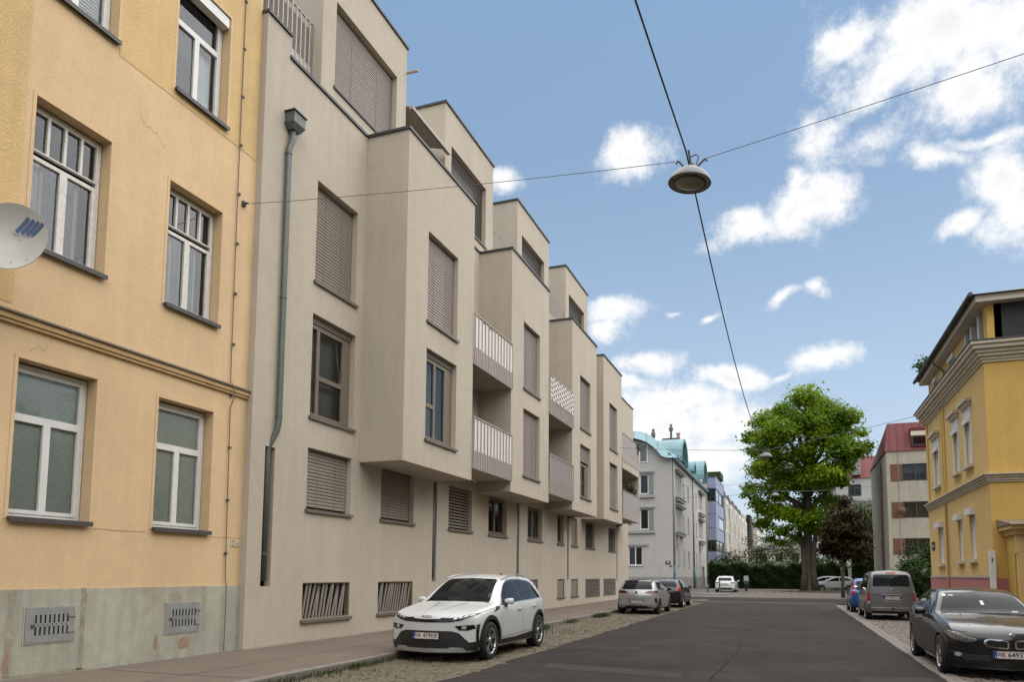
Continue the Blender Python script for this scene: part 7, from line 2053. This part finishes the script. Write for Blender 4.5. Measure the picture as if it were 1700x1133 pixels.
I_ = Car('parked_car', 'silver car nosing out behind the tree trunk beside the hedge', (3.1, 84.6, .095), math.pi / 2, sp, p_silver)
L = 4.3
side_glass(I_, L, .98, 1.50, 1.2); doors(I_, L, .98, .19, 1.35, 2.5, 3.1); I_.wheels('five'); I_.mirror(L / 2 - 1.4, 1.05, .88, m_blackp)
I_.patch([(.42, .72), (.75, .82), (.82, .76), (.60, .64)], 'F', m_clear, 'headlamp', .008, .05, both=True); I_.patch([(-.5, .60), (.5, .60), (.5, .34), (-.5, .34)], 'F', m_gap, 'grille', .008, .06)
I_.patch([(L / 2 - .12, .70), (L / 2 - .45, .78), (L / 2 - .42, .70), (L / 2 - .16, .62)], 'L', m_clear, 'headlamp', .008, .05, both=True)

# ---------------------------------------------------------------- scooter beside the estate
sc_ = thing('motor_scooter', 'small scooter with tall pale windshield beside the white estate', 'scooter', (-4.15, 73.6, .1))
X0, Y0, Z0 = -4.2, 73.6, .1
for yy in (-.62, .62):
    w = MB().lathe([(.14, -.05), (.23, -.055), (.26, -.03), (.26, .03), (.23, .055), (.14, .05)], 20, 'x', (X0, Y0 + yy, Z0 + .26)).build('tyre', m_tyre, sc_, smooth=True)
    MB().lathe([(0, .02), (.14, .04), (.14, -.04), (0, -.02)], 16, 'x', (X0, Y0 + yy, Z0 + .26)).build('rim', m_alu, w)
MB().hexa([(X0 - .16, Y0 - .75, Z0 + .42), (X0 + .16, Y0 - .75, Z0 + .42), (X0 + .14, Y0 - .05, Z0 + .30), (X0 - .14, Y0 - .05, Z0 + .30), (X0 - .15, Y0 - .85, Z0 + .72), (X0 + .15, Y0 - .85, Z0 + .72), (X0 + .13, Y0 - .1, Z0 + .72), (X0 - .13, Y0 - .1, Z0 + .72)]).build('rear_body', p_dark, sc_)
MB().hexa([(X0 - .14, Y0 - .80, Z0 + .725), (X0 + .14, Y0 - .80, Z0 + .725), (X0 + .13, Y0 - .05, Z0 + .725), (X0 - .13, Y0 - .05, Z0 + .725), (X0 - .12, Y0 - .78, Z0 + .82), (X0 + .12, Y0 - .78, Z0 + .82), (X0 + .10, Y0 - .1, Z0 + .80), (X0 - .10, Y0 - .1, Z0 + .80)]).build('seat', m_blackp, sc_)
MB().box(X0 - .17, X0 + .17, Y0 - .10, Y0 + .35, Z0 + .22, Z0 + .30).build('footboard', m_blackp, sc_)
MB().hexa([(X0 - .2, Y0 + .30, Z0 + .3), (X0 + .2, Y0 + .30, Z0 + .3), (X0 + .1, Y0 + .45, Z0 + .3), (X0 - .1, Y0 + .45, Z0 + .3), (X0 - .2, Y0 + .38, Z0 + .98), (X0 + .2, Y0 + .38, Z0 + .98), (X0 + .1, Y0 + .52, Z0 + .98), (X0 - .1, Y0 + .52, Z0 + .98)]).build('leg_shield', p_dark, sc_)
MB().tube([(X0, Y0 + .62, Z0 + .26), (X0, Y0 + .42, Z0 + 1.0)], .03, 8).build('fork', m_alu, sc_); MB().tube([(X0 - .33, Y0 + .30, Z0 + 1.04), (X0, Y0 + .40, Z0 + 1.0), (X0 + .33, Y0 + .30, Z0 + 1.04)], .016, 8).build('handlebar', m_blackp, sc_)
MB().hexa([(X0 - .26, Y0 + .46, Z0 + .95), (X0 + .26, Y0 + .46, Z0 + .95), (X0 + .26, Y0 + .47, Z0 + .95), (X0 - .26, Y0 + .47, Z0 + .95), (X0 - .20, Y0 + .22, Z0 + 1.50), (X0 + .20, Y0 + .22, Z0 + 1.50), (X0 + .20, Y0 + .23, Z0 + 1.50), (X0 - .20, Y0 + .23, Z0 + 1.50)]).build('windshield', mat('windshield_pale', (.55, .58, .6), .15), sc_)
